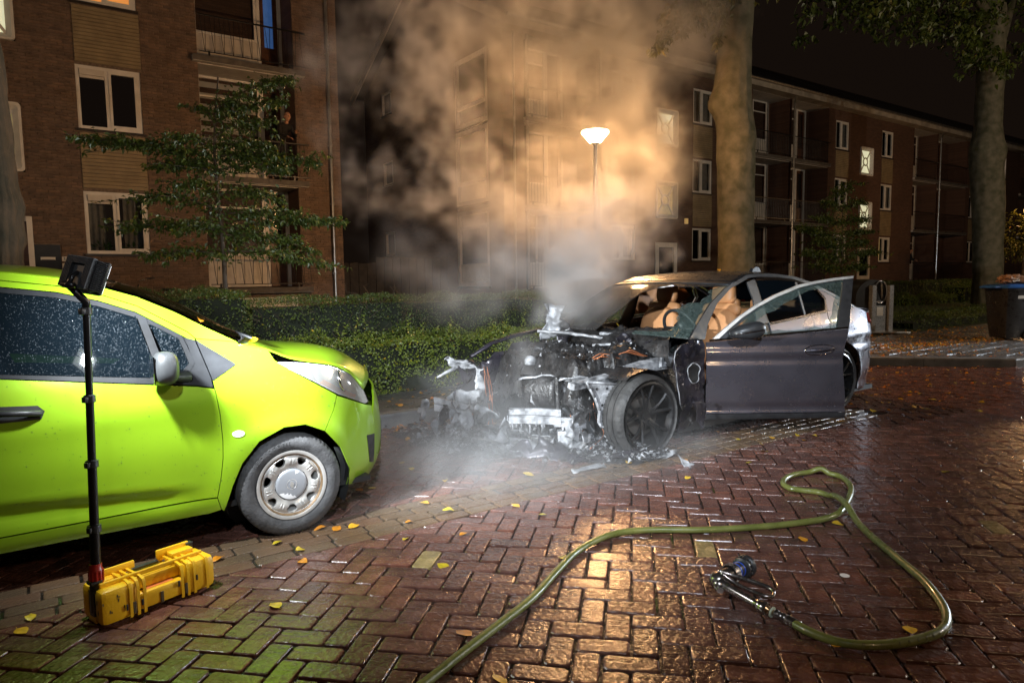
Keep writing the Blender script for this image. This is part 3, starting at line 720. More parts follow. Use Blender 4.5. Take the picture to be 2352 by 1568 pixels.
for i, (a, b, _) in enumerate(bays):
    for k, (zf, zc) in enumerate(FL):
        if i == 0: parts = [(a, b)]
        else: parts = [(a, a+2.62), (a+2.78, b)]
        for j, (x0, x1) in enumerate(parts):
            # the back wall is a metre in: shift the window wall with the view
            w0 = x0+.55 if i == 0 else x0+1.25*(1 if j == 0 else .55); w1 = min(x1-.05, w0+1.95)
            loggia(fr_, x0, x1, zf, zc, ('split', 'plain', 'curtain', 'curtain')[(i+j+k) % 4], (w0, w0+1.02, w1-.3), None, m_wallX)
            fr_.railing(x0+.02, x1-.02, zf-.02, d=-.10, zig=False)
            slab(fr_, x0-.02, x1+.02, zf)
    q = MB(); pp_ = a+2.7 if i else b+.05; q.tube([(pp_, 17.45, .2), (pp_, 17.45, 8.7), (pp_-.25, 17.2, 9.05)], .045, 8); q.build('downpipe', m_zinc, Bd)
for x in (12.45, 13.2-.25): q = MB(); q.tube([(x, 17.50, .1), (x, 17.50, 8.95)], .035, 8); q.build('downpipe', m_zinc, Bd)
q = MB(); fr_.bx(q, 20.35, 20.5, -.06, 0, 3.42, 3.62); q.build('wall_lamp', m_litwarm, Bd)
# timber garden fence across the gap between the blocks
fe = thing('garden_fence', 'dark timber board fence closing the gap between the two apartment blocks', 'fence', (9, 21, 0))
m_fence = mat('fence_timber', (0.03, 0.022, 0.016), 0.7, vary=0.4, scale=5, bump=0.4)
x = 6.9; k = 0
while x < 12.0:
    q = MB(); q.bb(x, x+.143, 21+(.02 if k % 2 else 0), 21.022+(.02 if k % 2 else 0), .1, 2.02+rnd.uniform(-.02, .02)+(0.18 if x > 9.2 else 0)); q.build('plank', m_fence, fe); x += .15; k += 1
# ---------------------------------------------------------------- car building kit
def spl(tab):
    """smooth curve through (x, y) points (cubic Hermite, limited slopes)"""
    xs = [p[0] for p in tab]; ys = [p[1] for p in tab]; n = len(tab); m = []
    for i in range(n):
        if i in (0, n-1): m.append((ys[1]-ys[0])/(xs[1]-xs[0]) if i == 0 else (ys[-1]-ys[-2])/(xs[-1]-xs[-2]))
        else:
            a = (ys[i]-ys[i-1])/(xs[i]-xs[i-1]); b = (ys[i+1]-ys[i])/(xs[i+1]-xs[i]); m.append(0 if a*b <= 0 else 2*a*b/(a+b))
    def f(x):
        if x <= xs[0]: return ys[0]
        if x >= xs[-1]: return ys[-1]
        i = max(k for k in range(n-1) if xs[k] <= x); hh = xs[i+1]-xs[i]; t = (x-xs[i])/hh
        return (2*t**3-3*t*t+1)*ys[i]+(t**3-2*t*t+t)*hh*m[i]+(-2*t**3+3*t*t)*ys[i+1]+(t**3-t*t)*hh*m[i+1]
    return f
def resample(poly, step):
    out = []
    for i, p in enumerate(poly):
        q = poly[(i+1) % len(poly)]; d = math.hypot(q[0]-p[0], q[1]-p[1]); k = max(1, int(d/step))
        out += [(p[0]+(q[0]-p[0])*j/k, p[1]+(q[1]-p[1])*j/k) for j in range(k)]
    return out
def inside(p, poly):
    c = False; x, y = p
    for i in range(len(poly)):
        x0, y0 = poly[i]; x1, y1 = poly[i-1]
        if (y0 > y) != (y1 > y) and x < (x1-x0)*(y-y0)/(y1-y0)+x0: c = not c
    return c
def inset(poly, d):
    n = len(poly); A = sum(poly[i][0]*poly[(i+1) % n][1]-poly[(i+1) % n][0]*poly[i][1] for i in range(n)); s = 1 if A > 0 else -1; out = []
    for i in range(n):
        a, b, c = poly[i-1], poly[i], poly[(i+1) % n]
        e1 = Vector((b[0]-a[0], b[1]-a[1])); e2 = Vector((c[0]-b[0], c[1]-b[1]))
        if e1.length < 1e-7 or e2.length < 1e-7: out.append(b); continue
        e1.normalize(); e2.normalize(); nn = Vector((-e1.y-e2.y, e1.x+e2.x)); L_ = nn.length
        if L_ < .3: out.append(b); continue
        nn = nn/L_; k = d/max(.5, nn.dot(Vector((-e1.y, e1.x)))); out.append((b[0]+nn.x*k*s, b[1]+nn.y*k*s))
    return out
def tri_poly(poly, step):
    """triangulated polygon with interior points: returns 2D verts, faces, boundary length"""
    bd = resample(poly, step); pts = [Vector(p) for p in bd]; nb = len(pts)
    x0, x1 = min(p[0] for p in poly), max(p[0] for p in poly); y0, y1 = min(p[1] for p in poly), max(p[1] for p in poly)
    bs_ = np.array(bd); y = y0+step*.5; r = 0
    while y < y1:
        x = x0+step*.5*(1+r % 2)
        while x < x1:
            if inside((x, y), poly) and np.min((bs_[:, 0]-x)**2+(bs_[:, 1]-y)**2) > (step*.45)**2: pts.append(Vector((x, y)))
            x += step
        y += step*.87; r += 1
    res = delaunay_2d_cdt(pts, [], [list(range(nb))], 1, 1e-7)
    return [tuple(v) for v in res[0]], [tuple(f) for f in res[2]], bd
class Car:
    def __init__(s, root, u0_, nc, sgn, Y): s.root = root; s.u0 = u0_; s.nc = nc; s.sg = sgn; s.Y = Y
    def W(s, x, y, z): return Vector((s.u0+s.sg*x, s.nc+y, z))
    def skin(s, name, polys, m, side=-1, off=0.0, step=.03, gap=.002, rim=.014, parent=None, mb=None, fn=None, label=None, sharp=38):
        own = mb is None; mb = mb or MB(); fn = fn or (lambda x, z, o: s.W(x, side*(s.Y(x, z)+o), z))
        for poly in (polys if isinstance(polys[0][0], (tuple, list)) else [polys]):
            pl = inset(poly, gap) if gap else poly
            vs, fs, bd = tri_poly(pl, step)
            mb.add([fn(x, z, off) for x, z in vs], fs)
            if rim:
                n = len(bd); mb.add([fn(x, z, off) for x, z in bd]+[fn(x, z, off-rim) for x, z in bd], [(i, (i+1) % n, n+(i+1) % n, n+i) for i in range(n)])
        if own: return mb.build(name, m, parent or s.root, smooth=True, merge=True, autosm=sharp, label=label)
        return mb
    def loft(s, name, fn, us, vs, m, parent=None, solid=0.004, sharp=40):
        mb = MB(); mb.grid(fn, us, vs); return mb.build(name, m, parent or s.root, smooth=True, autosm=sharp, solid=solid)

def lin(a, b, n): return [a+(b-a)*i/n for i in range(n+1)]
m_tyre = mat('tyre_rubber', (0.060, 0.060, 0.062), 0.62, vary=0.35, scale=14, bump=0.35, bscale=90, rvar=0.15)
m_tyreb = mat('burnt_tyre', (0.035, 0.034, 0.033), 0.6, vary=0.5, scale=9, bump=0.8, bscale=40, rvar=0.2)
m_steel = mat('steel_rim', (0.62, 0.61, 0.58), 0.38, metal=0.55, vary=0.18, scale=10, rvar=0.1)
m_cap = mat('hub_cap', (0.40, 0.42, 0.45), 0.4, metal=0.3, col2=(0.36, 0.38, 0.41), scale=7)
m_capworn = mat('worn_clearcoat', (0.80, 0.82, 0.83), 0.35)
m_brown = mat('rusty_edge', (0.20, 0.13, 0.07), 0.5, metal=0.3, vary=0.4, scale=20)
m_black = mat('black_plastic', (0.022, 0.023, 0.025), 0.42, vary=0.25, scale=12, rvar=0.12)
m_grey = mat('grey_plastic', (0.036, 0.038, 0.040), 0.46, vary=0.2, scale=10, rvar=0.12)
m_trim = mat('matt_black_trim', (0.014, 0.015, 0.017), 0.6, vary=0.3, scale=12, spec=0.22)
m_liner = mat('wheel_liner', (0.012, 0.012, 0.012), 0.7)
m_chrome = mat('chrome', (0.75, 0.75, 0.76), 0.10, metal=1.0, vary=0.05)
m_blackalu = mat('black_alloy', (0.020, 0.020, 0.021), 0.30, metal=0.4, vary=0.3, rvar=0.12)

def tyre(c, ax, R, Rr, w_, m, parent, flat=0.0, groove=60, name='tyre'):
    seg = groove*2; axv = Vector(ax).normalized(); a = axv.cross(z0).normalized(); b = axv.cross(a); C = Vector(c); mb = MB()
    prof = [(Rr+.004, .40*w_), (Rr+.02, .47*w_), (Rr+(R-Rr)*.5, .53*w_), (R-.035, .50*w_), (R-.016, .455*w_), (R-.006, .40*w_), (R, .30*w_), (R, .17*w_), (R-.008, .165*w_), (R-.008, .12*w_), (R, .115*w_), (R, -.1*w_), (R-.008, -.105*w_), (R-.008, -.15*w_), (R, -.155*w_), (R, -.3*w_), (R-.01, -.42*w_), (R-.035, -.5*w_), (Rr+.02, -.47*w_)]
    vs = []
    for j, (r, h) in enumerate(prof):
        for k in range(seg):
            t = 2*PI*k/seg; rr = r
            if j in (3, 4, 5, 15, 16) and k % 2: rr = r-.009 if j != 3 else r-.004
            p = C+axv*h+(a*math.cos(t)+b*math.sin(t))*rr
            if flat and p.z < flat: p = Vector((p.x, p.y, flat-(flat-p.z)*.08))+axv*(.02 if h > 0 else -.02)*min(1, (flat-p.z)/.03)
            vs.append(p)
    n = len(prof); mb.add(vs, [(i*seg+k, i*seg+(k+1) % seg, (i+1)*seg+(k+1) % seg, (i+1)*seg+k) for i in range(n-1) for k in range(seg)])
    return mb.build(name, m, parent, smooth=True, autosm=40)
def sidewall_text(word, c, ax, r, size, t0, parent, m):
    axv = Vector(ax).normalized(); right_ = -axv.cross(z0).normalized(); C = Vector(c)     # reading direction seen from outside
    step = size*.86/r; n = len(word)
    for i, ch in enumerate(word):
        t = t0-(i-(n-1)/2)*step; rad = right_*math.cos(t)+z0*math.sin(t); tan = right_*math.sin(t)-z0*math.cos(t)
        text_mesh('sidewall_letter', ch, size, m, parent, C+rad*r, tan, rad, .0012)
def steel_wheel(c, ax, R, Rr, w_, root, letters=True):
    """pressed steel wheel with seven openings and a worn centre cap"""
    wt = thing('wheel', None, None, c); wt.parent = root; wt.location = Vector(c)-org(root); del ORG[wt.name]; ORG[wt.name] = Vector(c)
    ty = tyre(c, ax, R, Rr, w_, m_tyre, wt)
    axv = Vector(ax).normalized(); a = -axv.cross(z0).normalized(); b = z0; C = Vector(c)
    mb = MB(); mb.lathe([(Rr+.006, .45*w_), (Rr+.008, .47*w_), (Rr-.004, .475*w_), (Rr-.012, .45*w_), (Rr-.016, .38*w_), (Rr-.03, .34*w_), (Rr-.05, .10*w_), (Rr-.05, -.45*w_)], C, axv, 64); mb.build('rim', m_steel, wt, smooth=True, autosm=35)
    mb = MB(); mb.lathe([(Rr-.013, .448*w_), (Rr-.017, .382*w_), (Rr-.022, .36*w_)], C+axv*.002, axv, 64); mb.build('rusty_rim_edge', m_brown, wt, smooth=True)
    def dep(r): return interp(r, [(0, .36), (.085, .36), (.095, .33), (.105, .37), (.125, .42), (.148, .41), (.16, .36), (.175, .33)])*w_
    def P(r, t, e=0.0): return C+axv*(dep(r)+e)+(a*math.cos(t)+b*math.sin(t))*r
    mb = MB(); N_ = 7; r0_, r1_ = .09, Rr-.022; K = 6
    for i in range(N_):
        t0 = 2*PI*i/N_+.2; ta, tb = t0-PI/N_, t0+PI/N_
        hole = []
        for k in range(32):
            q = 2*PI*k/32; cx, sy = math.cos(q), math.sin(q); rr_ = .134+.021*(abs(cx)**.75)*(1 if cx > 0 else -1); wid = .19+.05*(rr_-.134)/.021
            hole.append((rr_, t0+wid*(abs(sy)**.75)*(1 if sy > 0 else -1)))
        outer = []
        for rr_, tt in hole:      # sector outline met along the same direction
            dx, dy = (rr_-.134)/.026, (tt-t0)/.25; mx_ = max(abs(dx), abs(dy), 1e-6); ox, oy = dx/mx_, dy/mx_
            outer.append((.134+(ox*(r1_-.134) if ox > 0 else ox*(.134-r0_)), t0+oy*PI/N_))
        vs = []
        for k in range(4): f = k/3; vs += [P(h_[0]*(1-f)+o_[0]*f, h_[1]*(1-f)+o_[1]*f, -.004 if k == 0 else 0) for h_, o_ in zip(hole, outer)]
        vs += [P(h_[0], h_[1], -.03) for h_ in hole]
        fs = [(k*32+j, k*32+(j+1) % 32, (k+1)*32+(j+1) % 32, (k+1)*32+j) for k in range(3) for j in range(32)]+[(j, (j+1) % 32, 128+(j+1) % 32, 128+j) for j in range(32)]
        mb.add(vs, fs)
    mb.build('wheel_disc', m_steel, wt, smooth=True, merge=True, autosm=50)
    mb = MB()
    for i in range(N_):           # stamped ribs between the openings
        t = 2*PI*(i+.5)/N_+.2
        for dt in (-.07, .07): mb.tube([P(.112, t+dt, .001), P(.140, t+dt*.9, .002), P(.146, t+dt*.9, -.004)], .0028, 6)
    mb.build('stamped_rib', m_steel, wt, smooth=True)
    mb = MB(); mb.lathe([(0.0001, .405*w_), (.03, .40*w_), (.07, .39*w_), (.084, .375*w_), (.088, .34*w_)], C, axv, 40); cp = mb.build('hub_cap', m_cap, wt, smooth=True)
    def onpatch(r, t): return C+axv*(interp(r, [(0, .405), (.03, .40), (.07, .39), (.084, .375)])*w_+.0008)+(a*math.cos(t)+b*math.sin(t))*r
    for t0, t1, ra, rb in ((3.7, 5.0, .055, .083), (.95, 1.3, .06, .08)):
        mb = MB(); ts = lin(t0, t1, 12); mb.grid(lambda t, f: onpatch(ra+(.004*math.sin(t*19)+.003*math.sin(t*41)+.022*abs(2*(t-t0)/(t1-t0)-1)**2)*(1-f)+(rb-ra)*f, t), ts, lin(0, 1, 3)); mb.build('worn_patch', m_capworn, cp, smooth=True)
    mb = MB(); mb.lathe([(.026, .402*w_), (.0275, .41*w_), (.029, .402*w_)], C, axv, 28); mb.build('cap_ring', m_steel, cp, smooth=True)
    bt = [(-.018, .006), (-.008, .006), (-.008, .011), (.006, .011), (.006, .006), (.018, .006), (.016, -.006), (.008, -.006), (.008, -.011), (-.006, -.011), (-.006, -.006), (-.016, -.006)]
    ca_, sa_ = math.cos(1.75), math.sin(1.75)
    bt = [(x*ca_-y*sa_, x*sa_+y*ca_) for x, y in bt]; mb = MB(); mb.prism(bt, lambda x, y: C+axv*(.404*w_)+a*x+b*y, lambda x, y: C+axv*(.404*w_+.003)+a*x+b*y); mb.build('emblem', m_steel, cp)
    mb = MB(); mb.tube([P(.15, .95, 0), P(.146, .95, .03)], .0035, 8); mb.build('valve', m_capworn, wt)
    if letters:
        m_let = mat('tyre_lettering', (0.11, 0.11, 0.112), 0.6)
        sidewall_text('VREDESTEIN', C+axv*(.532*w_), axv, Rr+(R-Rr)*.52, .030, 2.15, wt, m_let)
    return wt
def alloy_wheel(c, ax, R, Rr, w_, root, mty=None, flat=0.0, mrim=None):
    """black alloy with five pairs of split spokes"""
    wt = thing('wheel', None, None, c); wt.parent = root; wt.location = Vector(c)-org(root); ORG[wt.name] = Vector(c)
    tyre(c, ax, R, Rr, w_, mty or m_tyre, wt, flat=flat, groove=70, name='tyre'); mr = mrim or m_blackalu
    axv = Vector(ax).normalized(); a = -axv.cross(z0).normalized(); b = z0; C = Vector(c)
    mb = MB(); mb.lathe([(Rr+.006, .44*w_), (Rr+.010, .485*w_), (Rr-.002, .50*w_), (Rr-.014, .47*w_), (Rr-.022, .30*w_), (Rr-.03, -.1*w_), (Rr-.03, -.45*w_)], C, axv, 72); mb.build('rim', mr, wt, smooth=True, autosm=35)
    def pt(r, t, d): return C+axv*d*w_+(a*math.cos(t)+b*math.sin(t))*r
    for i in range(5):
        for s_ in (-1, 1):
            t0 = PI/2+2*PI*i/5+.08; mb = MB(); vs = []
            st = [(.045, .10, .030, .26, .0), (.10, .13, .017, .34, .008), (.16, .19, .013, .39, .010), (.22, .25, .012, .42, .008), (Rr-.016, .285, .016, .44, .004)]
            for r, dt, hw, d, ridge in st:
                t = t0+s_*dt; q = hw/r
                vs += [pt(r, t-q, d-.05), pt(r, t-q, d-.03*(1)), pt(r, t-q*.25, d+ridge*1.2), pt(r, t+q*.25, d+ridge*1.2), pt(r, t+q, d-.03), pt(r, t+q, d-.05)]
            mb.add(vs, [(k*6+j, k*6+(j+1) % 6, (k+1)*6+(j+1) % 6, (k+1)*6+j) for k in range(4) for j in range(6)]); mb.build('spoke', mr, wt, smooth=True, autosm=30)
    mb = MB(); mb.lathe([(.0001, .30*w_), (.03, .30*w_), (.034, .27*w_), (.07, .25*w_), (.075, .1*w_)], C, axv, 32)
    for i in range(5): t = PI/2+2*PI*i/5; mb.lathe([(.0001, .30*w_), (.010, .30*w_), (.010, .2*w_)], C+(a*math.cos(t)+b*math.sin(t))*.055, axv, 8)
    mb.build('hub', mr, wt, smooth=True, autosm=40)
    mb = MB(); mb.lathe([(.17, .0), (.17, -.05), (.06, -.05)], C+axv*.02, axv, 40); mb.build('brake_disc', mat('brake_disc', (0.12, 0.11, 0.10), 0.45, metal=0.6, vary=0.4), wt)
    return wt
def seat(root, W, x, y, m, m2, headless=False):
    """front seat: cushion, backrest and headrest with curved cushions"""
    def puff(c, s, nm, rx=0.0, e=3.2):
        mb = MB(); R = Matrix.Rotation(rx, 3, 'Y'); us = lin(-PI/2, PI/2, 10); vs = lin(-PI, PI, 20)
        def sp(q, k): return math.copysign(abs(q)**k, q)
        mb.grid(lambda u, v: W(*(Vector(c)+R @ Vector((s[0]*sp(math.cos(u), 2/e)*sp(math.cos(v), 2/e), s[1]*sp(math.cos(u), 2/e)*sp(math.sin(v), 2/e), s[2]*sp(math.sin(u), 2/e))))), us, vs)
        return mb.build(nm, m, root, smooth=True)
    puff((x+.28, y, .50), (.27, .25, .10), 'seat_cushion'); puff((x-.06, y, .80), (.09, .25, .30), 'seat_backrest', -.25); puff((x-.16, y, 1.08), (.055, .22, .07), 'seat_shoulder', -.25)
    puff((x-.20, y, 1.235), (.055, .135, .105), 'headrest', -.12)
# ---------------------------------------------------------------- lime green hatchback
def drops(name, fn, n, parent, rmin, rmax, m, dens=None):
    """tiny rain beads sitting on a surface: fn() -> point, normal"""
    mb = MB()
    for _ in range(n):
        q = fn()
        if q is None: continue
        p, nn = q; r = rmin+(rmax-rmin)*rnd.random()**3; a = nn.cross(z0)
        if a.length < .1: a = nn.cross(Vector((1, 0, 0)))
        a.normalize(); b = nn.cross(a); sq = rnd.uniform(.9, 1.5); k5 = [(math.cos(2*PI*k/5), math.sin(2*PI*k/5)) for k in range(5)]
        mb.add([p+a*(c*r)+b*(s_*r*sq) for c, s_ in k5]+[p+(a*c+b*s_*sq)*(r*.6)+nn*(r*.42) for c, s_ in k5]+[p+nn*(r*.6)],
               [(k, (k+1) % 5, 5+(k+1) % 5, 5+k) for k in range(5)]+[(5+k, 5+(k+1) % 5, 10) for k in range(5)])
    return mb.build(name, m, parent, smooth=True, kind='stuff', recalc=False)
m_drop = glass_mat('rain_bead', (0.80, 0.86, 0.9), rough=0.05, opac=0.10, body=(0.3, 0.34, 0.38))  # pale diffuse body put in to brighten the beads like glints
m_lime = mat('lime_paint', (0.27, 0.48, 0.016), 0.34, metal=0.32, vary=0.05, scale=3, coat=0.6, spec=0.5, bump=0.03, bscale=300)
m_glassd = glass_mat('tinted_car_glass', (0.28, 0.36, 0.40), rough=0.03, opac=0.25, body=(0.010, 0.018, 0.026))
m_glass = glass_mat('car_glass', (0.75, 0.82, 0.82), rough=0.02)
m_lens = glass_mat('headlamp_lens', (0.92, 0.92, 0.9), rough=0.06, opac=0.22, body=(0.55, 0.55, 0.52))
m_refl = mat('lamp_reflector', (0.80, 0.80, 0.78), 0.22, metal=0.6, vary=0.1)
m_amber = mat('amber_lens', (0.75, 0.25, 0.05), 0.3)

gcar = thing('parked_car', 'lime green small hatchback parked at the gutter, wet, with grey door mirror', 'car', (0.3, 4.54, 0))
gb_ = spl([(0.12, .70), (.18, .745), (.25, .775), (.40, .79), (.60, .80), (.78, .80), (.93, .778), (1.0, .752), (1.2, .67), (1.35, .605), (1.45, .55), (1.55, .50)])
ga_ = spl([(0.12, .66), (.2, .72), (.30, .765), (.45, .78), (.60, .765), (.72, .735), (.80, .70), (.95, .64), (1.2, .5)])
def Yg(x, z):
    b = gb_(z)
    r = math.hypot(x, z-.27); y = b
    if z < .95: y += .026*math.exp(-((r-.335)/.085)**2)*max(0, min(1, (.9-z)/.25))
    r2 = math.hypot(x+2.375, z-.27); y += .02*math.exp(-((r2-.335)/.085)**2)*max(0, min(1, (.9-z)/.25))
    if -1.6 < x < -.36 and z < .6:      # pressed crease low on the door
        zc = .425-.085*(x+1.295); f = max(0, min(1, (-.42-x)/.22))
        y -= .020*f*math.exp(-((z-zc+.045)/.045)**2); y += .006*f*math.exp(-((z-zc-.012)/.022)**2)
    if z > .55: y += .010*math.exp(-((z-(.80+.05*x))/.05)**2)*max(0, min(1, (-.2-x)/.4))*0.6
    if x > 0: y *= max(0.0, 1-(min(x, ga_(z)*.9999)/ga_(z))**2.4)**(1/2.4)
    if x < -2.2: y *= max(0.02, 1-((-2.2-x)/.72)**3.0)**(1/3.0) if x > -2.9 else .05
    return y
G = Car(gcar, 1.12, 4.54, 1, Yg)
drip = [(-.439, 1.12), (-.471, 1.155), (-.555, 1.210), (-.689, 1.296), (-.84, 1.355), (-1.01, 1.401), (-1.236, 1.431), (-1.7, 1.445), (-2.2, 1.41), (-2.55, 1.33)]
roofe = [(-.236, 1.092), (-.372, 1.170), (-.519, 1.260), (-.685, 1.343), (-.86, 1.402), (-1.03, 1.440), (-1.236, 1.468), (-1.7, 1.48), (-2.2, 1.445), (-2.6, 1.36)]
def sh(c, d): return [(x-d*.35, z-d) for x, z in c]
dt_ = sh(drip, .030); gt_ = [(x, z) for x, z in sh(drip, .056)]
def strip(a, b): return a+b[::-1]
# front wing, door, sill, bumper, roof rails
arch = [(-.36, .205), (-.316, .34), (-.264, .455), (-.174, .560), (-.04, .618), (.075, .618), (.188, .564)]
wing = [(-.439, 1.12), (-.236, 1.092), (-.232, 1.078), (-.16, 1.058), (-.084, 1.039), (-.058, .985), (.02, .922), (.161, .833), (.285, .755), (.258, .673)]+arch[::-1]+[(-.375, .22), (-.392, .289), (-.369, .406), (-.356, .499), (-.352, .586), (-.358, .72), (-.384, .917)]
doorf = [(-.392, .291), (-.369, .406), (-.356, .499), (-.352, .586), (-.358, .72), (-.376, .862), (-.453, .881), (-.676, .912), (-1.258, .991), (-1.45, 1.015), (-1.45, .285), (-1.305, .281)]
sill = [(-.375, .218), (-.392, .285), (-1.305, .276), (-1.9, .285), (-1.98, .215), (-1.31, .20), (-.43, .202)]
for sd in (-1, 1):
    wg = G.skin('front_wing', wing, m_lime, sd)
    G.skin('door', doorf, m_lime, sd); G.skin('sill', sill, m_lime, sd, gap=.001)
    dr_r = [(-1.456, .285), (-1.456, 1.015), (-2.25, 1.09), (-2.1, .75), (-2.02, .6), (-1.95, .285)]
    G.skin('rear_door', dr_r, m_lime, sd)
    qa = [(-2.375-.335*math.cos(t), .27+.345*math.sin(t)) for t in lin(0.0, PI, 14)]
    G.skin('rear_quarter', [(-2.04, .24)]+[(-2.03, .55), (-2.11, .75), (-2.26, 1.10), (-2.55, 1.33), (-2.75, 1.2), (-2.86, .9), (-2.86, .3), (-2.72, .24)]+qa[::-1][1:-1], m_lime, sd, step=.06)
    G.skin('roof_rail', strip(drip, roofe), m_lime, sd, step=.04)
    G.skin('window_frame', strip(drip[:8], dt_[:8]), m_lime, sd, step=.04, off=-.003)
    G.skin('window_seal', strip(dt_[:8], gt_[:8]), m_trim, sd, step=.04, off=-.006)
    G.skin('belt_trim', [(-.44, .885), (-.676, .914), (-1.258, .993), (-1.456, 1.016), (-1.456, 1.036), (-1.258, 1.012), (-.66, .944), (-.47, .93)], m_trim, sd, off=.004, step=.04)
    G.skin('mirror_triangle', [(-.383, .868), (-.45, .883), (-.50, .936), (-.465, 1.0), (-.490, 1.13), (-.443, 1.115), (-.388, .917)], m_trim, sd, off=.001)
    G.skin('wing_triangle', [(-.382, .905), (-.262, .975), (-.268, .985), (-.437, 1.112)], m_trim, sd, off=.0035, gap=.0)
    G.skin('quarter_light_bar', [(-.700, 1.256), (-.655, 1.236), (-.585, .945), (-.628, .95)], m_trim, sd, off=.002)
    G.skin('quarter_light_surround', [(-.655, 1.236), (-.50, 1.14), (-.455, 1.0), (-.50, .938), (-.585, .945), (-.57, .965), (-.52, .965), (-.486, 1.0), (-.520, 1.125), (-.643, 1.205)], m_trim, sd, off=.003)
    ql = G.skin('quarter_light', [(-.643, 1.205), (-.520, 1.125), (-.486, 1.0), (-.52, .962), (-.57, .962)], m_glassd, sd, off=-.004, rim=0, gap=0)
    wdw = [(-.66, .944), (-1.258, 1.012), (-1.42, 1.032), (-1.42, 1.378)]+gt_[3:7][::-1]+[(-.702, 1.25), (-.628, .95)]
    sg_ = G.skin('side_window', wdw, m_glassd, sd, off=-.006, rim=0, gap=0, step=.05)
    G.skin('door_pillar', [(-1.42, 1.03), (-1.50, 1.04), (-1.50, 1.39), (-1.42, 1.378)], m_black, sd)
    G.skin('rear_side_window', [(-1.50, 1.04), (-2.22, 1.10), (-2.42, 1.28), (-2.2, 1.35), (-1.7, 1.385), (-1.50, 1.385)], m_glassd, sd, off=-.006, rim=0, gap=0, step=.06)
    if sd < 0:
        def wp():
            while True:
                x, z = -1.42+1.02*rnd.random(), .93+.46*rnd.random()
                if inside((x, z), wdw):
                    if rnd.random() > .35+.65*min(1, max(0, (x+1.35)/.5)): continue
                    break
            y = Yg(x, z)-.004; return G.W(x, -y, z), Vector((0, -1, .4)).normalized()
        drops('raindrops', wp, 3300, sg_, .0010, .0030, m_drop)
        def wp2():
            for _ in range(50):
                x, z = -.66+.2*rnd.random(), .94+.28*rnd.random()
                if inside((x, z), [(-.643, 1.205), (-.520, 1.125), (-.486, 1.0), (-.52, .962), (-.57, .962)]): return G.W(x, -(Yg(x, z)-.002), z), Vector((0, -1, .4)).normalized()
        drops('raindrops', wp2, 320, ql, .0015, .004, m_drop)
        def bp():
            x, z = -1.3+1.8*rnd.random()**.7, .3+.75*rnd.random()
            if not (inside((x, z), wing) or inside((x, z), doorf)): return None
            y0_ = Yg(x, z); dx = (Yg(x+.01, z)-y0_)/.01; dz = (Yg(x, z+.01)-y0_)/.01
            return G.W(x, -y0_, z), Vector((-dx*1, -1, -dz*-1)).normalized()
        drops('raindrops', bp, 1100, wg, .0010, .0034, m_drop)
    # lamp, bumper corner, repeater
    hl = [(-.055, .972), (.10, .957), (.26, .927), (.40, .862), (.50, .745), (.535, .665), (.50, .662), (.30, .752), (.17, .833), (.02, .922)]
    lb_ = G.skin('headlight', hl, m_refl, sd, off=-.012, rim=.03, step=.025)
    G.skin('lens', hl, m_lens, sd, off=.003, rim=.006, parent=lb_, step=.025, gap=.003)
    G.skin('black_insert', [(-.045, .967), (.10, .957), (.145, .905), (.17, .836), (.10, .875), (.02, .925)], m_black, sd, off=.0, parent=lb_, gap=.004)
    cxl, czl = .33, .83
    mb = MB(); cc = G.W(cxl, sd*(Yg(cxl, czl)-.012), czl); ax_ = (G.W(1, sd*.7, .3)-G.W(0, 0, 0)).normalized()
    mb.lathe([(.062, .012), (.066, .006), (.058, -.004), (.03, -.02), (.0001, -.024)], cc, ax_, 24); mb.build('projector', m_chrome, lb_, smooth=True)
    G.skin('amber_strip', [(.18, .835), (.30, .765), (.42, .715), (.43, .73), (.32, .785), (.21, .85)], m_amber, sd, off=-.006, parent=lb_, gap=0)
    cb_ = [(.285, .752), (.50, .660), (.56, .64), (.585, .50), (.585, .17), (.42, .185), (.335, .205), (.35, .305), (.285, .453), (.188, .564), (.258, .673)]
    mb = MB(); G.skin('front_bumper', cb_, m_lime, sd, mb=mb)
    mb.build('bumper_corner', m_lime, gcar, smooth=True, merge=True, autosm=38)
    G.skin('side_repeater', [(-.275+.030*math.cos(t), .614+.017*math.sin(t)) for t in lin(0, 2*PI, 16)[:-1]], m_capworn, sd, off=.006, rim=.01, gap=0, step=.012)
    G.skin('fog_lamp_recess', [(.50, .47), (.578, .46), (.578, .27), (.53, .29)], m_black, sd, off=.003, gap=0)
    # dark shell added behind the panels so their gaps look shaded
    G.skin('gap_shade_shell', [(-.40, 1.05), (-.1, .98), (.2, .75), (.30, .62), (.20, .60), (.02, .65), (-.2, .6), (-.34, .42), (-.40, .22), (-1.9, .22), (-2.0, .6), (-2.2, .9), (-1.45, .95), (-.7, .88)], m_liner, sd, off=-.035, rim=0, step=.06)
    for wx in (0.0, -2.375):
        mb = MB(); mb.grid(lambda t, y: G.W(wx+(.345)*math.cos(t), sd*y, .27+.345*math.sin(t)), lin(-.45, PI+.3, 20), [.40, .60, .755]); mb.add([G.W(wx+.345*math.cos(t), sd*.40, .27+.345*math.sin(t)) for t in lin(0, 2*PI, 20)], [tuple(range(21))]); mb.build('arch_liner', m_liner, gcar, smooth=False)
        steel_wheel(G.W(wx, sd*(.80-.082), .284), (0, sd, 0), .286, .186, .160, gcar, letters=(sd < 0 and wx == 0))
# liner flap seen behind the front wheel opening
G.skin('liner_flap', [(.30, .44), (.345, .32), (.335, .215), (.31, .22), (.305, .33), (.26, .45)], m_grey, -1, off=-.05)
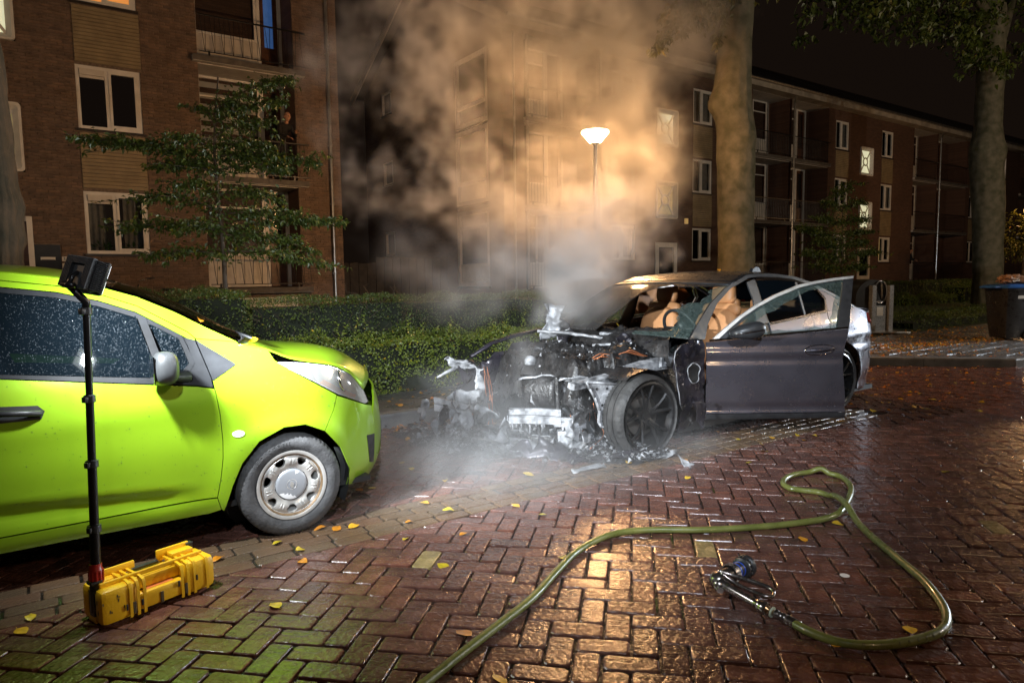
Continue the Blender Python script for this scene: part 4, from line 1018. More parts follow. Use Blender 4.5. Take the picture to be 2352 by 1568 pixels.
# front face: bumper and grille between the lamps
def Xf(y, z): b = gb_(z); return ga_(z)*max(0, 1-(min(abs(y), b*.999)/b)**2.4)**(1/2.4)
ff = lambda y, z, o: G.W(Xf(y, z)+o, y, z)
yl = .60
G.skin('front_bumper', [(-yl, .17), (yl, .17), (yl, .60), (.50, .72), (.3, .76), (-.3, .76), (-.50, .72), (-yl, .60)], m_lime, fn=ff, step=.05)
G.skin('grille', [(-.42, .32), (.42, .32), (.36, .48), (-.36, .48)], m_black, fn=ff, off=.004, gap=0, step=.05)
G.skin('upper_grille', [(-.36, .60), (.36, .60), (.42, .70), (-.42, .70)], m_black, fn=ff, off=.004, gap=0, step=.05)
G.skin('number_plate', [(-.26, .50), (.26, .50), (.26, .585), (-.26, .585)], mat('yellow_plate', (0.7, 0.5, 0.05), 0.4), fn=ff, off=.012, gap=0)
for s_ in (-1, 1):
    mb = MB(); mb.lathe([(.055, .02), (.06, .0), (.048, -.01), (.0001, -.015)], ff(s_*.50, .36, -.028), (1, s_*.8, 0), 20); mb.build('fog_lamp', m_chrome, gcar, smooth=True)
# bonnet
Eh = spl([(-.25, 1.082), (-.16, 1.062), (-.084, 1.040), (.03, .988), (.136, .961), (.26, .932), (.36, .888), (.44, .815), (.50, .748)])
def hood(s, t):
    xe = -.23+.73*s; e = Eh(xe); ye = Yg(xe, e)-.001; cl = Xf(0, .78)*1.0
    x = -.23-.06*(1-t*t)+s*((.50+.23)+(cl-.50+.06)*(1-abs(t)**2.2)); z = e+(.042+.045*s*s)*(1-t*t)
    return G.W(x, t*ye, z)
m_limeh = m_lime
G.loft('bonnet', hood, lin(0, 1, 26), lin(-1, 1, 24), m_limeh, solid=.006)
def rfn(a, t):
    i = min(int(a*9), 8); f = a*9-i; x = roofe[i][0]*(1-f)+roofe[i+1][0]*f; z = roofe[i][1]*(1-f)+roofe[i+1][1]*f
    y = Yg(x, z)-.002; k = 1-t*t
    return G.W(x+k*interp(a, [(0, .17), (.4, .10), (1, -.02)]), t*y, z+k*interp(a, [(0, .0), (.35, .03), (.6, .052), (1, .04)]))
ws = G.loft('windscreen', rfn, lin(0, .44, 14), lin(-1, 1, 16), m_glass)
G.loft('roof', rfn, lin(.45, 1.0, 22), lin(-1, 1, 20), m_lime)
def cowl(a, t): p = hood(0, t); q = rfn(0, t); return p.lerp(q, a)-Vector((0, 0, .02*math.sin(a*PI)))
G.loft('cowl', cowl, lin(0, 1, 3), lin(-.96, .96, 12), m_black)
def tail(a, t): 
    z = 1.36-a*1.10; x = -2.6-.27*min(1, a*2.2)**.7; return G.W(x-.06*(1-t*t), t*(Yg(-2.5, z)-.03), z)
G.loft('tailgate', tail, lin(0, 1, 16), lin(-1, 1, 12), m_lime)
mb = MB(); mb.bb(*sorted((G.W(-2.7, 0, 0).x, G.W(.5, 0, 0).x)), 4.54-.70, 4.54+.70, .20, .23); mb.build('underbody', m_liner, gcar)
# mirror
mb = MB(); mc = G.W(-.625, -.90, .998)
us = lin(-PI/2, PI/2, 14); vs = lin(-PI, PI, 24)
def mfn(u, v):
    sp = lambda q, k: math.copysign(abs(q)**k, q); x = .060*sp(math.cos(u), .75)*sp(math.cos(v), .75); y = .085*sp(math.cos(u), .7)*sp(math.sin(v), .7); z = .083*sp(math.sin(u), .75)
    return mc+Vector((x*(1.15 if x > 0 else .8), y, z-.010*(y/.085)))
mb.grid(mfn, us, vs); mr_ = mb.build('door_mirror', m_grey, gcar, smooth=True)
mb = MB(); mb.tube([mc+Vector((.0, .05, -.045)), mc+Vector((.05, .10, -.055)), G.W(-.50, -(Yg(-.5, .93)-.01), .935)], [.032, .034, .045], 12, squash=.7); mb.build('mirror_arm', m_grey, mr_, smooth=True)
mb = MB(); mb.bevbox(mc+Vector((-.046, 0, 0)), (.006, .135, .13), .002); mb.build('mirror_glass', m_chrome, mr_)
# handle
G.skin('handle_recess', [(-1.30, .80), (-1.12, .80), (-1.105, .835), (-1.13, .862), (-1.30, .875)], m_black, -1, off=.002, gap=0)
mb = MB(); mb.tube(smoothpath([G.W(-1.33, -(.80+.012), .848), G.W(-1.25, -(.80+.038), .846), G.W(-1.17, -(.80+.034), .838), G.W(-1.12, -(.80+.008), .828)], 4), .014, 10); mb.build('door_handle', m_black, gcar, smooth=True)
# cabin seen dimly through the glass
m_dseat = mat('dark_seat_cloth', (0.03, 0.03, 0.035), 0.9)
for sy in (-.36, .36): seat(gcar, G.W, -1.22, sy, m_dseat, m_dseat)
mb = MB(); mb.grid(lambda t, y: G.W(-.42+.16*math.cos(t), y, .80+.14*math.sin(t)), lin(-.5, PI, 12), [-.66, .66]); mb.build('dashboard', m_black, gcar, smooth=True)
mb = MB(); wc = G.W(-.66, .36, .93); ax_ = Vector((-1, 0, .45)).normalized(); b1 = Vector((0, 1, 0)); b2 = ax_.cross(b1)
mb.tube([wc+(b1*math.cos(t)+b2*math.sin(t))*.18 for t in lin(0, 2*PI, 28)[:-1]], .014, 8, closed=True); mb.tube([wc+b1*.18, wc-b1*.18], .012, 6); mb.build('steering_wheel', m_black, gcar, smooth=True)
# wipers
mb = MB(); mb.tube([G.W(-.10, -.55, 1.085), G.W(-.17, -.1, 1.135), G.W(-.16, .1, 1.14)], .008, 6); mb.tube([G.W(-.12, .05, 1.10), G.W(-.19, .45, 1.14)], .008, 6); mb.build('wiper', m_black, gcar, smooth=True)
# ---------------------------------------------------------------- burnt out dark saloon
m_ppaint = mat('plum_grey_paint', (0.095, 0.088, 0.106), 0.29, metal=0.65, vary=0.12, scale=3, coat=0.8, rvar=0.06)
m_pburn = mat('scorched_paint', (0.045, 0.040, 0.055), 0.34, metal=0.4, col2=(0.012, 0.011, 0.012), scale=5, bump=0.4, bscale=22, coat=0.4, rvar=0.15)
m_char = mat('charred_residue', (0.022, 0.021, 0.021), 0.38, vary=0.6, scale=10, bump=1.0, bscale=32, rvar=0.2)
m_ash = mat('ash_white_metal', (0.50, 0.51, 0.53), 0.52, metal=0.2, col2=(0.055, 0.056, 0.06), scale=11, bump=0.6, bscale=50, rvar=0.2)
m_fin = mat('radiator_fins', (0.33, 0.34, 0.36), 0.45, metal=0.3, vary=0.35, scale=9)
m_copper = mat('bare_copper_wire', (0.55, 0.20, 0.09), 0.35, metal=0.8)
m_hoseb = mat('engine_hose', (0.05, 0.052, 0.055), 0.4, vary=0.3)
m_tan = mat('tan_leather', (0.56, 0.27, 0.115), 0.5, vary=0.15, scale=4, bump=0.15, bscale=80)
m_shard = glass_mat('crazed_glass', (0.58, 0.66, 0.63), rough=0.18, opac=0.34, body=(0.10, 0.17, 0.15))
_nt = m_shard.node_tree; _tc = _nt.nodes.new('ShaderNodeTexCoord'); _vo = _nt.nodes.new('ShaderNodeTexVoronoi'); _vo.inputs['Scale'].default_value = 105; _nt.links.new(_tc.outputs['Object'], _vo.inputs['Vector'])
_bp = _nt.nodes.new('ShaderNodeBump'); _bp.inputs['Strength'].default_value = 1.0; _bp.inputs['Distance'].default_value = .02; _nt.links.new(_vo.outputs['Color'], _bp.inputs['Height'])
for _q in _nt.nodes:
    if _q.type in ('BSDF_GLOSSY', 'BSDF_DIFFUSE'): _nt.links.new(_bp.outputs[0], _q.inputs['Normal'])
    if _q.type == 'BSDF_DIFFUSE':
        _r = _nt.nodes.new('ShaderNodeValToRGB'); _r.color_ramp.elements[0].color = (.02, .035, .03, 1); _r.color_ramp.elements[1].color = (.20, .27, .25, 1); _nt.links.new(_vo.outputs['Color'], _r.inputs[0]); _nt.links.new(_r.outputs[0], _q.inputs[0])
m_soot = glass_mat('sooty_glass', (0.42, 0.40, 0.38), rough=0.08, opac=0.38, body=(0.045, 0.045, 0.045))
m_red = mat('red_lens', (0.55, 0.02, 0.015), 0.08, coat=1.0, vary=0.2)

bcar = thing('burnt_car', 'burnt out dark saloon with gutted smoking front, tan seats and its driver door wide open', 'car', (5.6, 4.7, 0))
bb_ = spl([(.08, .84), (.15, .865), (.22, .90), (.35, .92), (.55, .932), (.75, .935), (.88, .922), (.95, .900), (1.10, .845), (1.25, .79), (1.39, .737), (1.47, .69)])
def Yb(x, z):
    y = bb_(z); r = math.hypot(x+2.785, z-.33)
    y += .018*math.exp(-((r-.40)/.09)**2)*max(0, min(1, (.95-z)/.3))
    if x < -.5: y -= .014*math.exp(-((z-.70)/.035)**2)-.008*math.exp(-((z-.765)/.03)**2); y -= .018*math.exp(-((z-.27)/.05)**2)
    if x < -2.95: y *= max(.0, 1-(min(.95, (-2.95-x)/1.02))**2.6)**(1/2.6)
    return y
K = Car(bcar, 3.98, 4.70, -1, Yb)
drb = [(-.66, .875), (-.742, .993), (-.945, 1.167), (-1.197, 1.298), (-1.50, 1.386), (-1.645, 1.397), (-1.976, 1.388), (-2.207, 1.368), (-2.40, 1.322), (-2.70, 1.225), (-3.05, 1.085)]
rfe = [(-.46, .885), (-.60, .995), (-.84, 1.165), (-1.12, 1.305), (-1.47, 1.415), (-1.645, 1.428), (-1.976, 1.422), (-2.25, 1.395), (-2.50, 1.335), (-2.85, 1.21), (-3.2, 1.06)]
sh2 = lambda c, d: [(x, z-d) for x, z in c]
for sd in (-1, 1):
    K.skin('roof_rail', drb+rfe[::-1], m_ppaint if sd > 0 else m_black, sd, step=.04)
    K.skin('window_trim', [(-1.607, 1.395)]+drb[6:9]+[(-2.53, 1.262), (-2.515, 1.250)]+sh2(drb[6:9], .022)[::-1]+[(-1.60, 1.372)], m_chrome, sd, off=.003, gap=0, rim=.006)
    rdw = [(-1.610, 1.365), (-1.625, .985), (-2.56, 1.055), (-2.595, 1.16), (-2.51, 1.248)]+sh2(drb[6:9], .024)[::-1]
    K.skin('rear_door_window', rdw, m_glassd, sd, off=-.008, rim=0, gap=0, step=.05)
    K.skin('window_divider', [(-2.20, 1.02), (-2.225, 1.02), (-2.245, 1.34), (-2.215, 1.34)], m_black, sd, off=.0, gap=0)
    K.skin('chrome_belt', [(-1.60, .955), (-1.60, .975), (-2.575, 1.052), (-2.60, 1.10), (-2.62, 1.16), (-2.53, 1.262), (-2.55, 1.272), (-2.642, 1.165), (-2.625, 1.09), (-2.60, 1.034)], m_chrome, sd, off=.006, gap=0, rim=.01, step=.02)
    K.skin('rear_door', [(-1.58, .17), (-1.59, .50), (-1.60, .953), (-2.60, 1.032), (-2.56, .80), (-2.44, .62), (-2.36, .45), (-2.33, .17)], m_ppaint, sd, step=.04)
    K.skin('door_pillar', [(-1.43, .17), (-1.41, .88), (-1.483, 1.19), (-1.462, 1.35), (-1.605, 1.38), (-1.625, .98), (-1.59, .9), (-1.575, .17)], m_black, sd, off=-.012)
    qa = [(-2.785+.395*math.cos(t), .33+.395*math.sin(t)) for t in lin(.05, PI+.35, 18)]
    K.skin('rear_quarter', [(-2.335, .46), (-2.40, .60), (-2.57, .80), (-2.61, 1.032), (-2.655, 1.165), (-2.56, 1.275), (-2.70, 1.225), (-3.05, 1.085), (-3.2, 1.06), (-3.46, 1.00), (-3.38, .90), (-3.40, .62), (-3.25, .60)]+qa[::-1], m_ppaint, sd, step=.04)
    K.skin('rear_bumper', [(-3.405, .615), (-3.39, .895), (-3.56, .86), (-3.78, .80), (-3.90, .74), (-3.895, .40), (-3.86, .20), (-3.3, .16), (-3.165, .20), (-3.19, .42), (-3.24, .59)], m_ppaint, sd, step=.04)
    tl_ = K.skin('tail_light', [(-3.47, .995), (-3.72, .985), (-3.88, .93), (-3.88, .80), (-3.74, .83), (-3.58, .865), (-3.42, .905)], m_red, sd, off=.006, step=.03)
    K.skin('reflector_strip', [(-3.55, .90), (-3.74, .875), (-3.86, .85), (-3.86, .87), (-3.74, .90), (-3.56, .92)], m_white, sd, off=.010, step=.03, parent=tl_, gap=0)
    K.skin('sill', [(-.42, .085), (-.42, .19), (-.66, .19), (-.66, .165), (-2.34, .165), (-2.40, .11)], m_black, sd, step=.05, off=-.01)
    K.skin('gap_shade_shell', [(-.5, .12), (-.5, .80), (-.7, .83), (-1.45, .84), (-2.6, .95), (-3.3, .95), (-3.3, .45), (-3.1, .72), (-2.785, .78), (-2.45, .68), (-2.33, .2)] if sd > 0 else [(-1.5, .12), (-1.5, .85), (-2.6, .95), (-3.3, .95), (-3.3, .45), (-3.1, .72), (-2.785, .78), (-2.45, .68), (-2.33, .2)], m_liner, sd, off=-.05, rim=0, step=.08)  # dark shell behind the panels, gap shade put into its colour
    mb = MB(); mb.grid(lambda t, y: K.W(-2.785+.40*math.cos(t), sd*y, .33+.40*math.sin(t)), lin(-.4, PI+.4, 18), [.45, .65, .86]); mb.add([K.W(-2.785+.40*math.cos(t), sd*.45, .33+.40*math.sin(t)) for t in lin(0, 2*PI, 20)], [tuple(range(21))]); mb.build('arch_liner', m_liner, bcar)
    alloy_wheel(K.W(-2.785, sd*(.932-.12), .332), (0, sd, 0), .335, .262, .235, bcar)
alloy_wheel(K.W(0, -(.932-.118), .295), (0, -1, 0), .338, .272, .235, bcar, mty=m_tyreb, flat=.022, mrim=mat('sooty_alloy', (0.020, 0.020, 0.021), 0.4, metal=0.5, vary=0.5, scale=9, rvar=0.15))
alloy_wheel(K.W(0.02, (.932-.125), .28), (0, 1, 0), .33, .268, .23, bcar, mty=m_tyreb, flat=.022)
# far front door closed, roof, screens, boot
K.skin('door', [(-.64, .17), (-.64, .86), (-1.42, .925), (-1.42, .17)], m_ppaint, 1, step=.06)
K.skin('window_frame', [(-.70, .885), (-.945, 1.15), (-1.197, 1.28), (-1.45, 1.36), (-1.455, 1.335), (-1.20, 1.255), (-.97, 1.13), (-.76, .905), (-1.42, .945), (-1.42, .925)], m_black, 1)
def rb(a, t):
    n = len(rfe)-1; i = min(int(a*n), n-1); f = a*n-i; x = rfe[i][0]*(1-f)+rfe[i+1][0]*f; z = rfe[i][1]*(1-f)+rfe[i+1][1]*f; y = Yb(x, z)-.002; k = 1-t*t
    return K.W(x+k*interp(a, [(0, .20), (.3, .08), (.5, .0), (.8, -.05), (1, -.16)]), t*y, z+k*interp(a, [(0, .03), (.32, .020), (.5, .032), (.8, .05), (1, .02)]))
K.loft('roof', rb, lin(.335, .80, 24), lin(-1, 1, 24), mat('wet_black_roof', (0.014, 0.013, 0.013), 0.30, vary=0.3, coat=0.35, rvar=0.1, bump=0.15, bscale=160))
K.loft('rear_window', rb, lin(.80, .985, 8), lin(-.96, .96, 12), m_glassd)
def bootf(a, t):
    p = rb(1, t); x = -3.2-.70*a; z = 1.06-.06*a; y = max(.01, Yb(x, z)-.005)
    return K.W(x-.16*(1-t*t)*(1-a)-.05*(1-t*t)*a, t*y, z+.03*(1-t*t))
K.loft('boot_lid', bootf, lin(0, 1, 10), lin(-1, 1, 14), m_ppaint)
def bootr(a, t): z = 1.0-.85*a; return K.W(-3.9-.10*(1-t*t)+.05*math.sin(a*3), t*.62, z)
K.loft('boot_panel', bootr, lin(0, 1, 10), lin(-1, 1, 10), m_ppaint)
mb = MB(); mb.bb(4.5, 7.7, 4.70-.78, 4.70+.78, .13, .18); mb.build('underbody', m_liner, bcar)
mb = MB(); fin = [(0, 0), (.02, .035), (.07, .055), (.12, .05), (.16, 0)]; mb.prism(fin, lambda x, z: K.W(-2.55-x, -.02, 1.452+z-.0), lambda x, z: K.W(-2.55-x, .02, 1.452+z)); mb.build('aerial_fin', m_black, bcar)
# windscreen: sooty sheet on the far side, crazed rim round the hole on the driver's side
def wsf(t, s, o): p = rb(.012+.315*s, t); return p+Vector((0, 0, o))
def rag(poly, step, amp, keep=()):
    out = []
    pl = resample(poly, step)
    for p in pl: out.append((p[0]+rnd.uniform(-amp, amp), p[1]+rnd.uniform(-amp, amp)))
    return out
jag = [(.05, .02), (.02, .18), (.06, .30), (.0, .45), (.03, .62), (.05, .78), (-.03, .88)]
far_ = [(1.0, 0.0), (1.0, 1.0), (-.97, 1.0), (-.90, .95), (-.62, .92), (-.45, .90), (-.28, .93), (-.10, .87)]+[(t+rnd.uniform(-.03, .03), s_+rnd.uniform(-.02, .02)) for t, s_ in jag[::-1][1:]]+[(.04, .0)]
K.skin('windscreen', far_, m_soot, fn=lambda t, s_, o: wsf(t, s_, o), off=0, rim=.006, gap=0, step=.09, sharp=20)
near_ = [(-.985, 0), (-.99, .98), (-.93, .95)]+[(-.86+rnd.uniform(-.05, .05), s_) for s_ in lin(.90, .62, 7)]+[(-.72+rnd.uniform(-.05, .05), s_) for s_ in lin(.60, .36, 6)]+[(-.80+rnd.uniform(-.04, .04), s_) for s_ in lin(.33, .14, 5)]+[(-.68, .08), (-.45, .06), (-.44, .0)]
K.skin('windscreen_shards', near_, m_shard, fn=lambda t, s_, o: wsf(t, s_, o), off=0, rim=.008, gap=0, step=.05, sharp=12)
K.loft('screen_header', lambda a, t: rb(.318+.02*a, t)+Vector((0, 0, .004)), [0, 1], lin(-1, 1, 20), m_black)
# cabin
for sy in (-.37, .37): seat(bcar, K.W, -1.42, sy, m_tan, m_tan)
mb = MB(); mb.grid(lambda t, y: K.W(-2.55+.10*math.cos(t)-.22*max(0, (math.sin(t))), y, .60+.44*math.sin(t)), lin(-.4, PI*.5, 10), lin(-.66, .66, 8)); mb.build('rear_seat', m_tan, bcar, smooth=True)
mb = MB(); mb.grid(lambda t, y: K.W(-2.2+.35*math.cos(t), y, .42+.10*math.sin(t)), lin(0, PI, 10), lin(-.66, .66, 6)); mb.build('rear_seat_cushion', m_tan, bcar, smooth=True)
for y in (-.4, .0, .4): mb = MB(); mb.bevbox(K.W(-2.74, y, 1.08), (.09, .24, .13), .03); mb.build('rear_headrest', m_tan, bcar, smooth=True)
mb = MB()
def dash(t, y):
    b = .03*fb(y*7, t*3, 1); return K.W(-.62+.24*math.cos(t)+b, y, .72+.19*math.sin(t)+b+(.04 if y < -.15 else 0))
mb.grid(dash, lin(-.7, PI, 22), lin(-.76, .76, 40)); mb.build('burnt_dashboard', m_char, bcar, smooth=True)
wc = K.W(-.98, -.37, .93); ax_ = Vector((1, 0, .45)).normalized(); b1 = Vector((0, 1, 0)); b2 = ax_.cross(b1); mb = MB()
mb.tube([wc+(b1*math.cos(t)+b2*math.sin(t))*.185 for t in lin(0, 2*PI, 32)[:-1]], .016, 8, closed=True); mb.tube([wc+b1*.18, wc-b1*.18], .02, 6, squash=.5); mb.tube([wc, wc-ax_*.2-Vector((.1, 0, .05))], .03, 8); mb.lathe([(.0001, .02), (.06, .015), (.065, -.03)], wc, -ax_, 16); mb.build('steering_wheel', m_black, bcar, smooth=True)
mb = MB(); mb.bb(*sorted((K.W(-.7, 0, 0).x, K.W(-2.3, 0, 0).x)), 4.62, 4.78, .2, .58); mb.build('centre_console', m_char, bcar)

# the open driver door, swung out about its front edge
H = Vector((4.64, 3.765, 0)); D = Vector((math.sin(TH), -math.cos(TH), 0)); NN = Vector((-D.y*-1, -D.x, 0)); NN = Vector((-math.cos(TH), -math.sin(TH), 0))
def bul(a, z): return (bb_(z)-.93)*1.0-.014*math.exp(-((z-.695)/.030)**2)+.007*math.exp(-((z-.755)/.025)**2)-.020*math.exp(-((z-.275)/.045)**2)+.014*math.exp(-((z-.215)/.03)**2)-.006*math.exp(-((z-.82)/.03)**2)
def dfn(a, z, o): return H+D*a+NN*(bul(a, z)+o)+Vector((0, 0, z))
dk = lambda nm, poly, m, off=0, **k: K.skin(nm, poly, m, fn=dfn, off=off, **k)
door = dk('driver_door', [(.004, .235), (.0, .855), (1.222, .950), (1.205, .90), (1.165, .76), (1.165, .60), (1.19, .40), (1.212, .235)], m_ppaint, step=.014, rim=.02)
sub = dict(parent=door)
dk('door_foot', [(.004, .178), (.004, .232), (1.212, .232), (1.218, .176)], m_black, off=-.004, **sub)
dk('belt_trim', [(.03, .858), (.03, .876), (1.222, .968), (1.222, .952)], m_chrome, off=.006, gap=0, rim=.01, **sub)
top = [(.055, .88), (.16, .965), (.297, 1.066), (.45, 1.16), (.62, 1.243), (.837, 1.325), (1.0, 1.358), (1.15, 1.38), (1.325, 1.397)]
dk('window_frame', top+[(1.321, 1.372), (1.15, 1.355), (1.0, 1.333), (.845, 1.300), (.63, 1.218), (.465, 1.138), (.315, 1.046), (.185, .945), (.11, .882)], m_steel, off=.008, rim=.03, step=.03, **sub)
dk('inner_window_frame', [(.11, .882), (.185, .945), (.315, 1.046), (.465, 1.138), (.63, 1.218), (.845, 1.300), (1.0, 1.333), (1.26, 1.365), (1.255, 1.345), (1.0, 1.308), (.855, 1.276), (.645, 1.196), (.485, 1.118), (.34, 1.028), (.23, .945), (.20, .89)], m_black, off=-.012, rim=.02, **sub)
dk('pillar_trim', [(1.325, 1.395), (1.222, .952), (1.115, .943), (1.19, 1.20), (1.235, 1.38)], m_black, off=.002, rim=.03, **sub)
dk('corner_trim', [(.06, .872), (.33, .895), (.31, .985), (.17, .935)], m_black, off=.003, rim=.02, **sub)
# shattered side glass left in its frame
g1 = [(.33, 1.035), (.47, 1.128), (.63, 1.212), (.845, 1.292), (1.0, 1.325), (1.235, 1.36), (1.19, 1.20), (1.125, .96)]
inner = [(1.09, .97), (1.075, 1.03), (1.10, 1.07), (1.115, 1.14), (1.13, 1.19), (1.155, 1.23), (1.13, 1.265), (1.06, 1.285), (1.0, 1.29), (.92, 1.268), (.85, 1.238), (.78, 1.205), (.70, 1.165), (.62, 1.115), (.54, 1.08), (.47, 1.05), (.42, 1.01), (.36, .985), (.31, .955)]
dk('shattered_window', g1+[q for p in inner for q in ((p[0]+rnd.uniform(-.008, .008), p[1]+rnd.uniform(-.008, .008)),)], m_shard, off=-.006, rim=.005, step=.03, gap=0, sharp=8, **sub)
low = [(.33, .895), (1.12, .955), (1.08, .985), (1.0, .957), (.93, .975), (.86, .95), (.7, .938), (.62, .95), (.5, .925), (.42, .93)]
dk('window_shards', low, m_shard, off=-.006, rim=.005, gap=0, step=.03, sharp=8, **sub)
# handle, inner trim, mirror
mb = MB(); hc = dfn(.955, .77, 0); us = lin(0, 2*PI, 28)
mb.grid(lambda t, r: dfn(.955+.125*r*math.cos(t), .778+.040*r*math.sin(t)+.008*r*math.cos(t), .003+.016*(r**2)*0-.014*(1-r*r)), us, lin(0.02, 1, 6)); hb = mb.build('handle_cup', m_ppaint, door, smooth=True)
mb = MB(); mb.tube([dfn(.955-.125+.25*i/10, .772+.016*i/10, .012+.022*math.sin(PI*i/10)) for i in range(11)], [.006+.010*math.sin(PI*i/10) for i in range(11)], 10, squash=.8); mb.build('handle_bar', m_ppaint, door, smooth=True)
mb = MB(); mb.tube([dfn(.955+.127*math.cos(t), .778+.042*math.sin(t)+.008*math.cos(t), .004) for t in us[:-1]], .0035, 6, closed=True); mb.build('handle_rim', m_chrome, door, smooth=True)
dk('inner_door_panel', [(.02, .2), (.02, .85), (1.2, .93), (1.14, .6), (1.19, .2)], m_black, off=-.07, rim=0, step=.1, **sub)
mb = MB(); mc = dfn(.30, .955, .17)
def mf(u, v):
    sp = lambda q, k: math.copysign(abs(q)**k, q); a = .145*sp(math.cos(u), .8)*sp(math.cos(v), .8); b = .085*sp(math.cos(u), .7)*sp(math.sin(v), .8); c = .066*sp(math.sin(u), .85)
    return mc+D*a+NN*b+Vector((0, 0, c*(1-.25*a/.145*-1)+.018*a/.145))
mb.grid(mf, lin(-PI/2, PI/2, 14), lin(-PI, PI, 24)); dm_ = mb.build('door_mirror', m_black, door, smooth=True)
mb = MB(); mb.tube([dfn(.24, .90, -.01), dfn(.26, .905, .06), dfn(.28, .92, .12)], [.03, .028, .04], 10, squash=.6); mb.tube([dfn(.17+.026*i, .935+.0035*i, .262-.0028*(i-5)**2*.4) for i in range(11)], .005, 5); mb.build('mirror_foot', m_chrome, door, smooth=True)
def dp():
    a, z = rnd.uniform(.01, 1.2), .18+.77*rnd.random(); return dfn(a, z, .0), NN
drops('raindrops', dp, 1500, door, .0008, .0030, m_drop)
def rp_():
    p = rb(rnd.uniform(.36, .75), rnd.uniform(-.98, .6)); return p+Vector((0, 0, .004)), Vector((0, 0, 1))
drops('raindrops', rp_, 1500, bcar, .0016, .0045, m_drop)
def qp():
    x, z = rnd.uniform(-3.85, -2.5), rnd.uniform(.35, 1.1)
    if math.hypot(x+2.785, z-.33) < .42: return None
    return K.W(x, -Yb(x, z)-.001, z), Vector((0, -1, 0))
drops('raindrops', qp, 900, bcar, .0012, .0040, m_drop)

# ---- burnt front end
def crumple(poly3, amp, seed, n=10):
    """ragged torn sheet: bilinear patch of four corners with noise"""
    a, b, c, d = [Vector(p) for p in poly3]; mb = MB(); us = lin(0, 1, n)
    def f(u, v):
        p = a.lerp(b, u).lerp(d.lerp(c, u), v); e = 1+1.2*(abs(u-.5)*2)**3+1.2*(abs(v-.5)*2)**3
        return p+Vector((fb(p.x*9+seed, p.y*9, p.z*9), fb(p.x*9, p.y*9+seed, p.z*9+7), fb(p.x*9+3, p.y*9, p.z*9+seed)))*amp*e
    mb.grid(f, us, us); return mb
B_ = lambda u, n, z: Vector((u, n, z))
wr = [(-.25, .74), (-.27, .80), (-.35, .845), (-.50, .885), (-.645, .86), (-.652, .5), (-.652, .19), (-.56, .15), (-.42, .10), (-.385, .22), (-.40, .30), (-.345, .36), (-.33, .45), (-.29, .52), (-.285, .62)]
wfn = lambda x, z, o: K.W(x, -(Yb(x, z)+o+.022*fb(x*9, z*9, 2)+.012*fb(x*25, z*25, 5)), z)
wng = K.skin('scorched_front_wing', wr, m_pburn, fn=wfn, step=.028, rim=.01, gap=0, sharp=30)
hole = [(-.50+.075*math.cos(t)*(1+.2*math.sin(3*t)), .605+.085*math.sin(t)) for t in lin(0, 2*PI, 20)[:-1]]
K.skin('wing_hole_patch', hole, m_liner, fn=wfn, off=.006, step=.03, rim=0, gap=0, parent=wng)  # black patch laid over the wing for the dark inside a hole
mb = MB(); mb.tube([wfn(x, z, .008) for x, z in hole], .005, 5, closed=True); mb.build('hole_lip', m_ash, wng, smooth=True)
mb = MB(); mb.tube([wfn(x, z, .004) for x, z in wr[10:]+wr[:3]], .005, 5); mb.build('torn_edge', m_ash, wng, smooth=True)
crumple([B_(4.42, 3.70, .40), B_(4.58, 3.70, .36), B_(4.54, 3.70, .15), B_(4.50, 3.72, .18)], .012, 3).build('hanging_trim', m_pburn, wng, smooth=True, solid=.004)
# inner wing beam over the wheel, with its bolted bracket
mb = MB()
bp = [(3.42, 4.06, .585), (3.60, 4.06, .60), (3.80, 4.05, .625), (4.0, 4.04, .672), (4.2, 4.03, .70), (4.42, 4.02, .715), (4.64, 4.01, .715)]
vs = []
for u, n, z in bp:
    hgt = .05+.05*(u-3.42)/1.2; wd = .06
    for dn, dz in ((-wd*.2, -hgt), (-wd*.35, -.012), (0, 0), (wd, .004), (wd*1.2, -.03), (wd*.6, -hgt)): vs.append((u, n+dn+.006*fb(u*9, dn*30, 1), z+dz+.006*fb(u*11, dz*30, 4)))
mb.add(vs, [(i*6+j, (i+1)*6+j, (i+1)*6+(j+1) % 6, i*6+(j+1) % 6) for i in range(len(bp)-1) for j in range(6)]+[tuple(range(6)), tuple(range(36, 42))])
beam = mb.build('inner_wing_beam', m_ash, bcar, smooth=True, autosm=30)
for u in (3.95, 4.18): mb = MB(); mb.lathe([(.0001, .004), (.014, .004), (.014, 0)], (u, 4.07, .672+.03*(u-3.95)/.23+.012), (0, -.3, 1), 12); mb.build('bolt_hole', m_liner, beam)
mb = MB(); mb.bb(4.32, 4.41, 3.99, 4.0, .645, .725); mb.bb(4.325, 4.335, 3.975, 3.99, .65, .73); [mb.lathe([(.0001, -.012), (.010, -.012), (.010, 0)], (u, 3.99, .68), (0, 1, 0), 8) for u in (4.345, 4.385)]; mb.build('bolted_bracket', m_ash, beam)
# arch inner liner
mb = MB(); mb.grid(lambda t, y: B_(3.98-.385*math.cos(t), y+.02*fb(t*3, y*5, 1), .30+(.37+.015*fb(t*4, y*7, 2))*math.sin(t)), lin(.95, PI-.0, 16), [3.82, 3.95, 4.15, 4.35]); mb.build('burnt_arch_liner', m_char, bcar, smooth=True)
mb = MB(); mb.add([B_(3.98-.37*math.cos(t), 4.3, .30+.36*math.sin(t)) for t in lin(0, 2*PI, 18)], [tuple(range(19))]); mb.build('arch_back', m_liner, bcar)
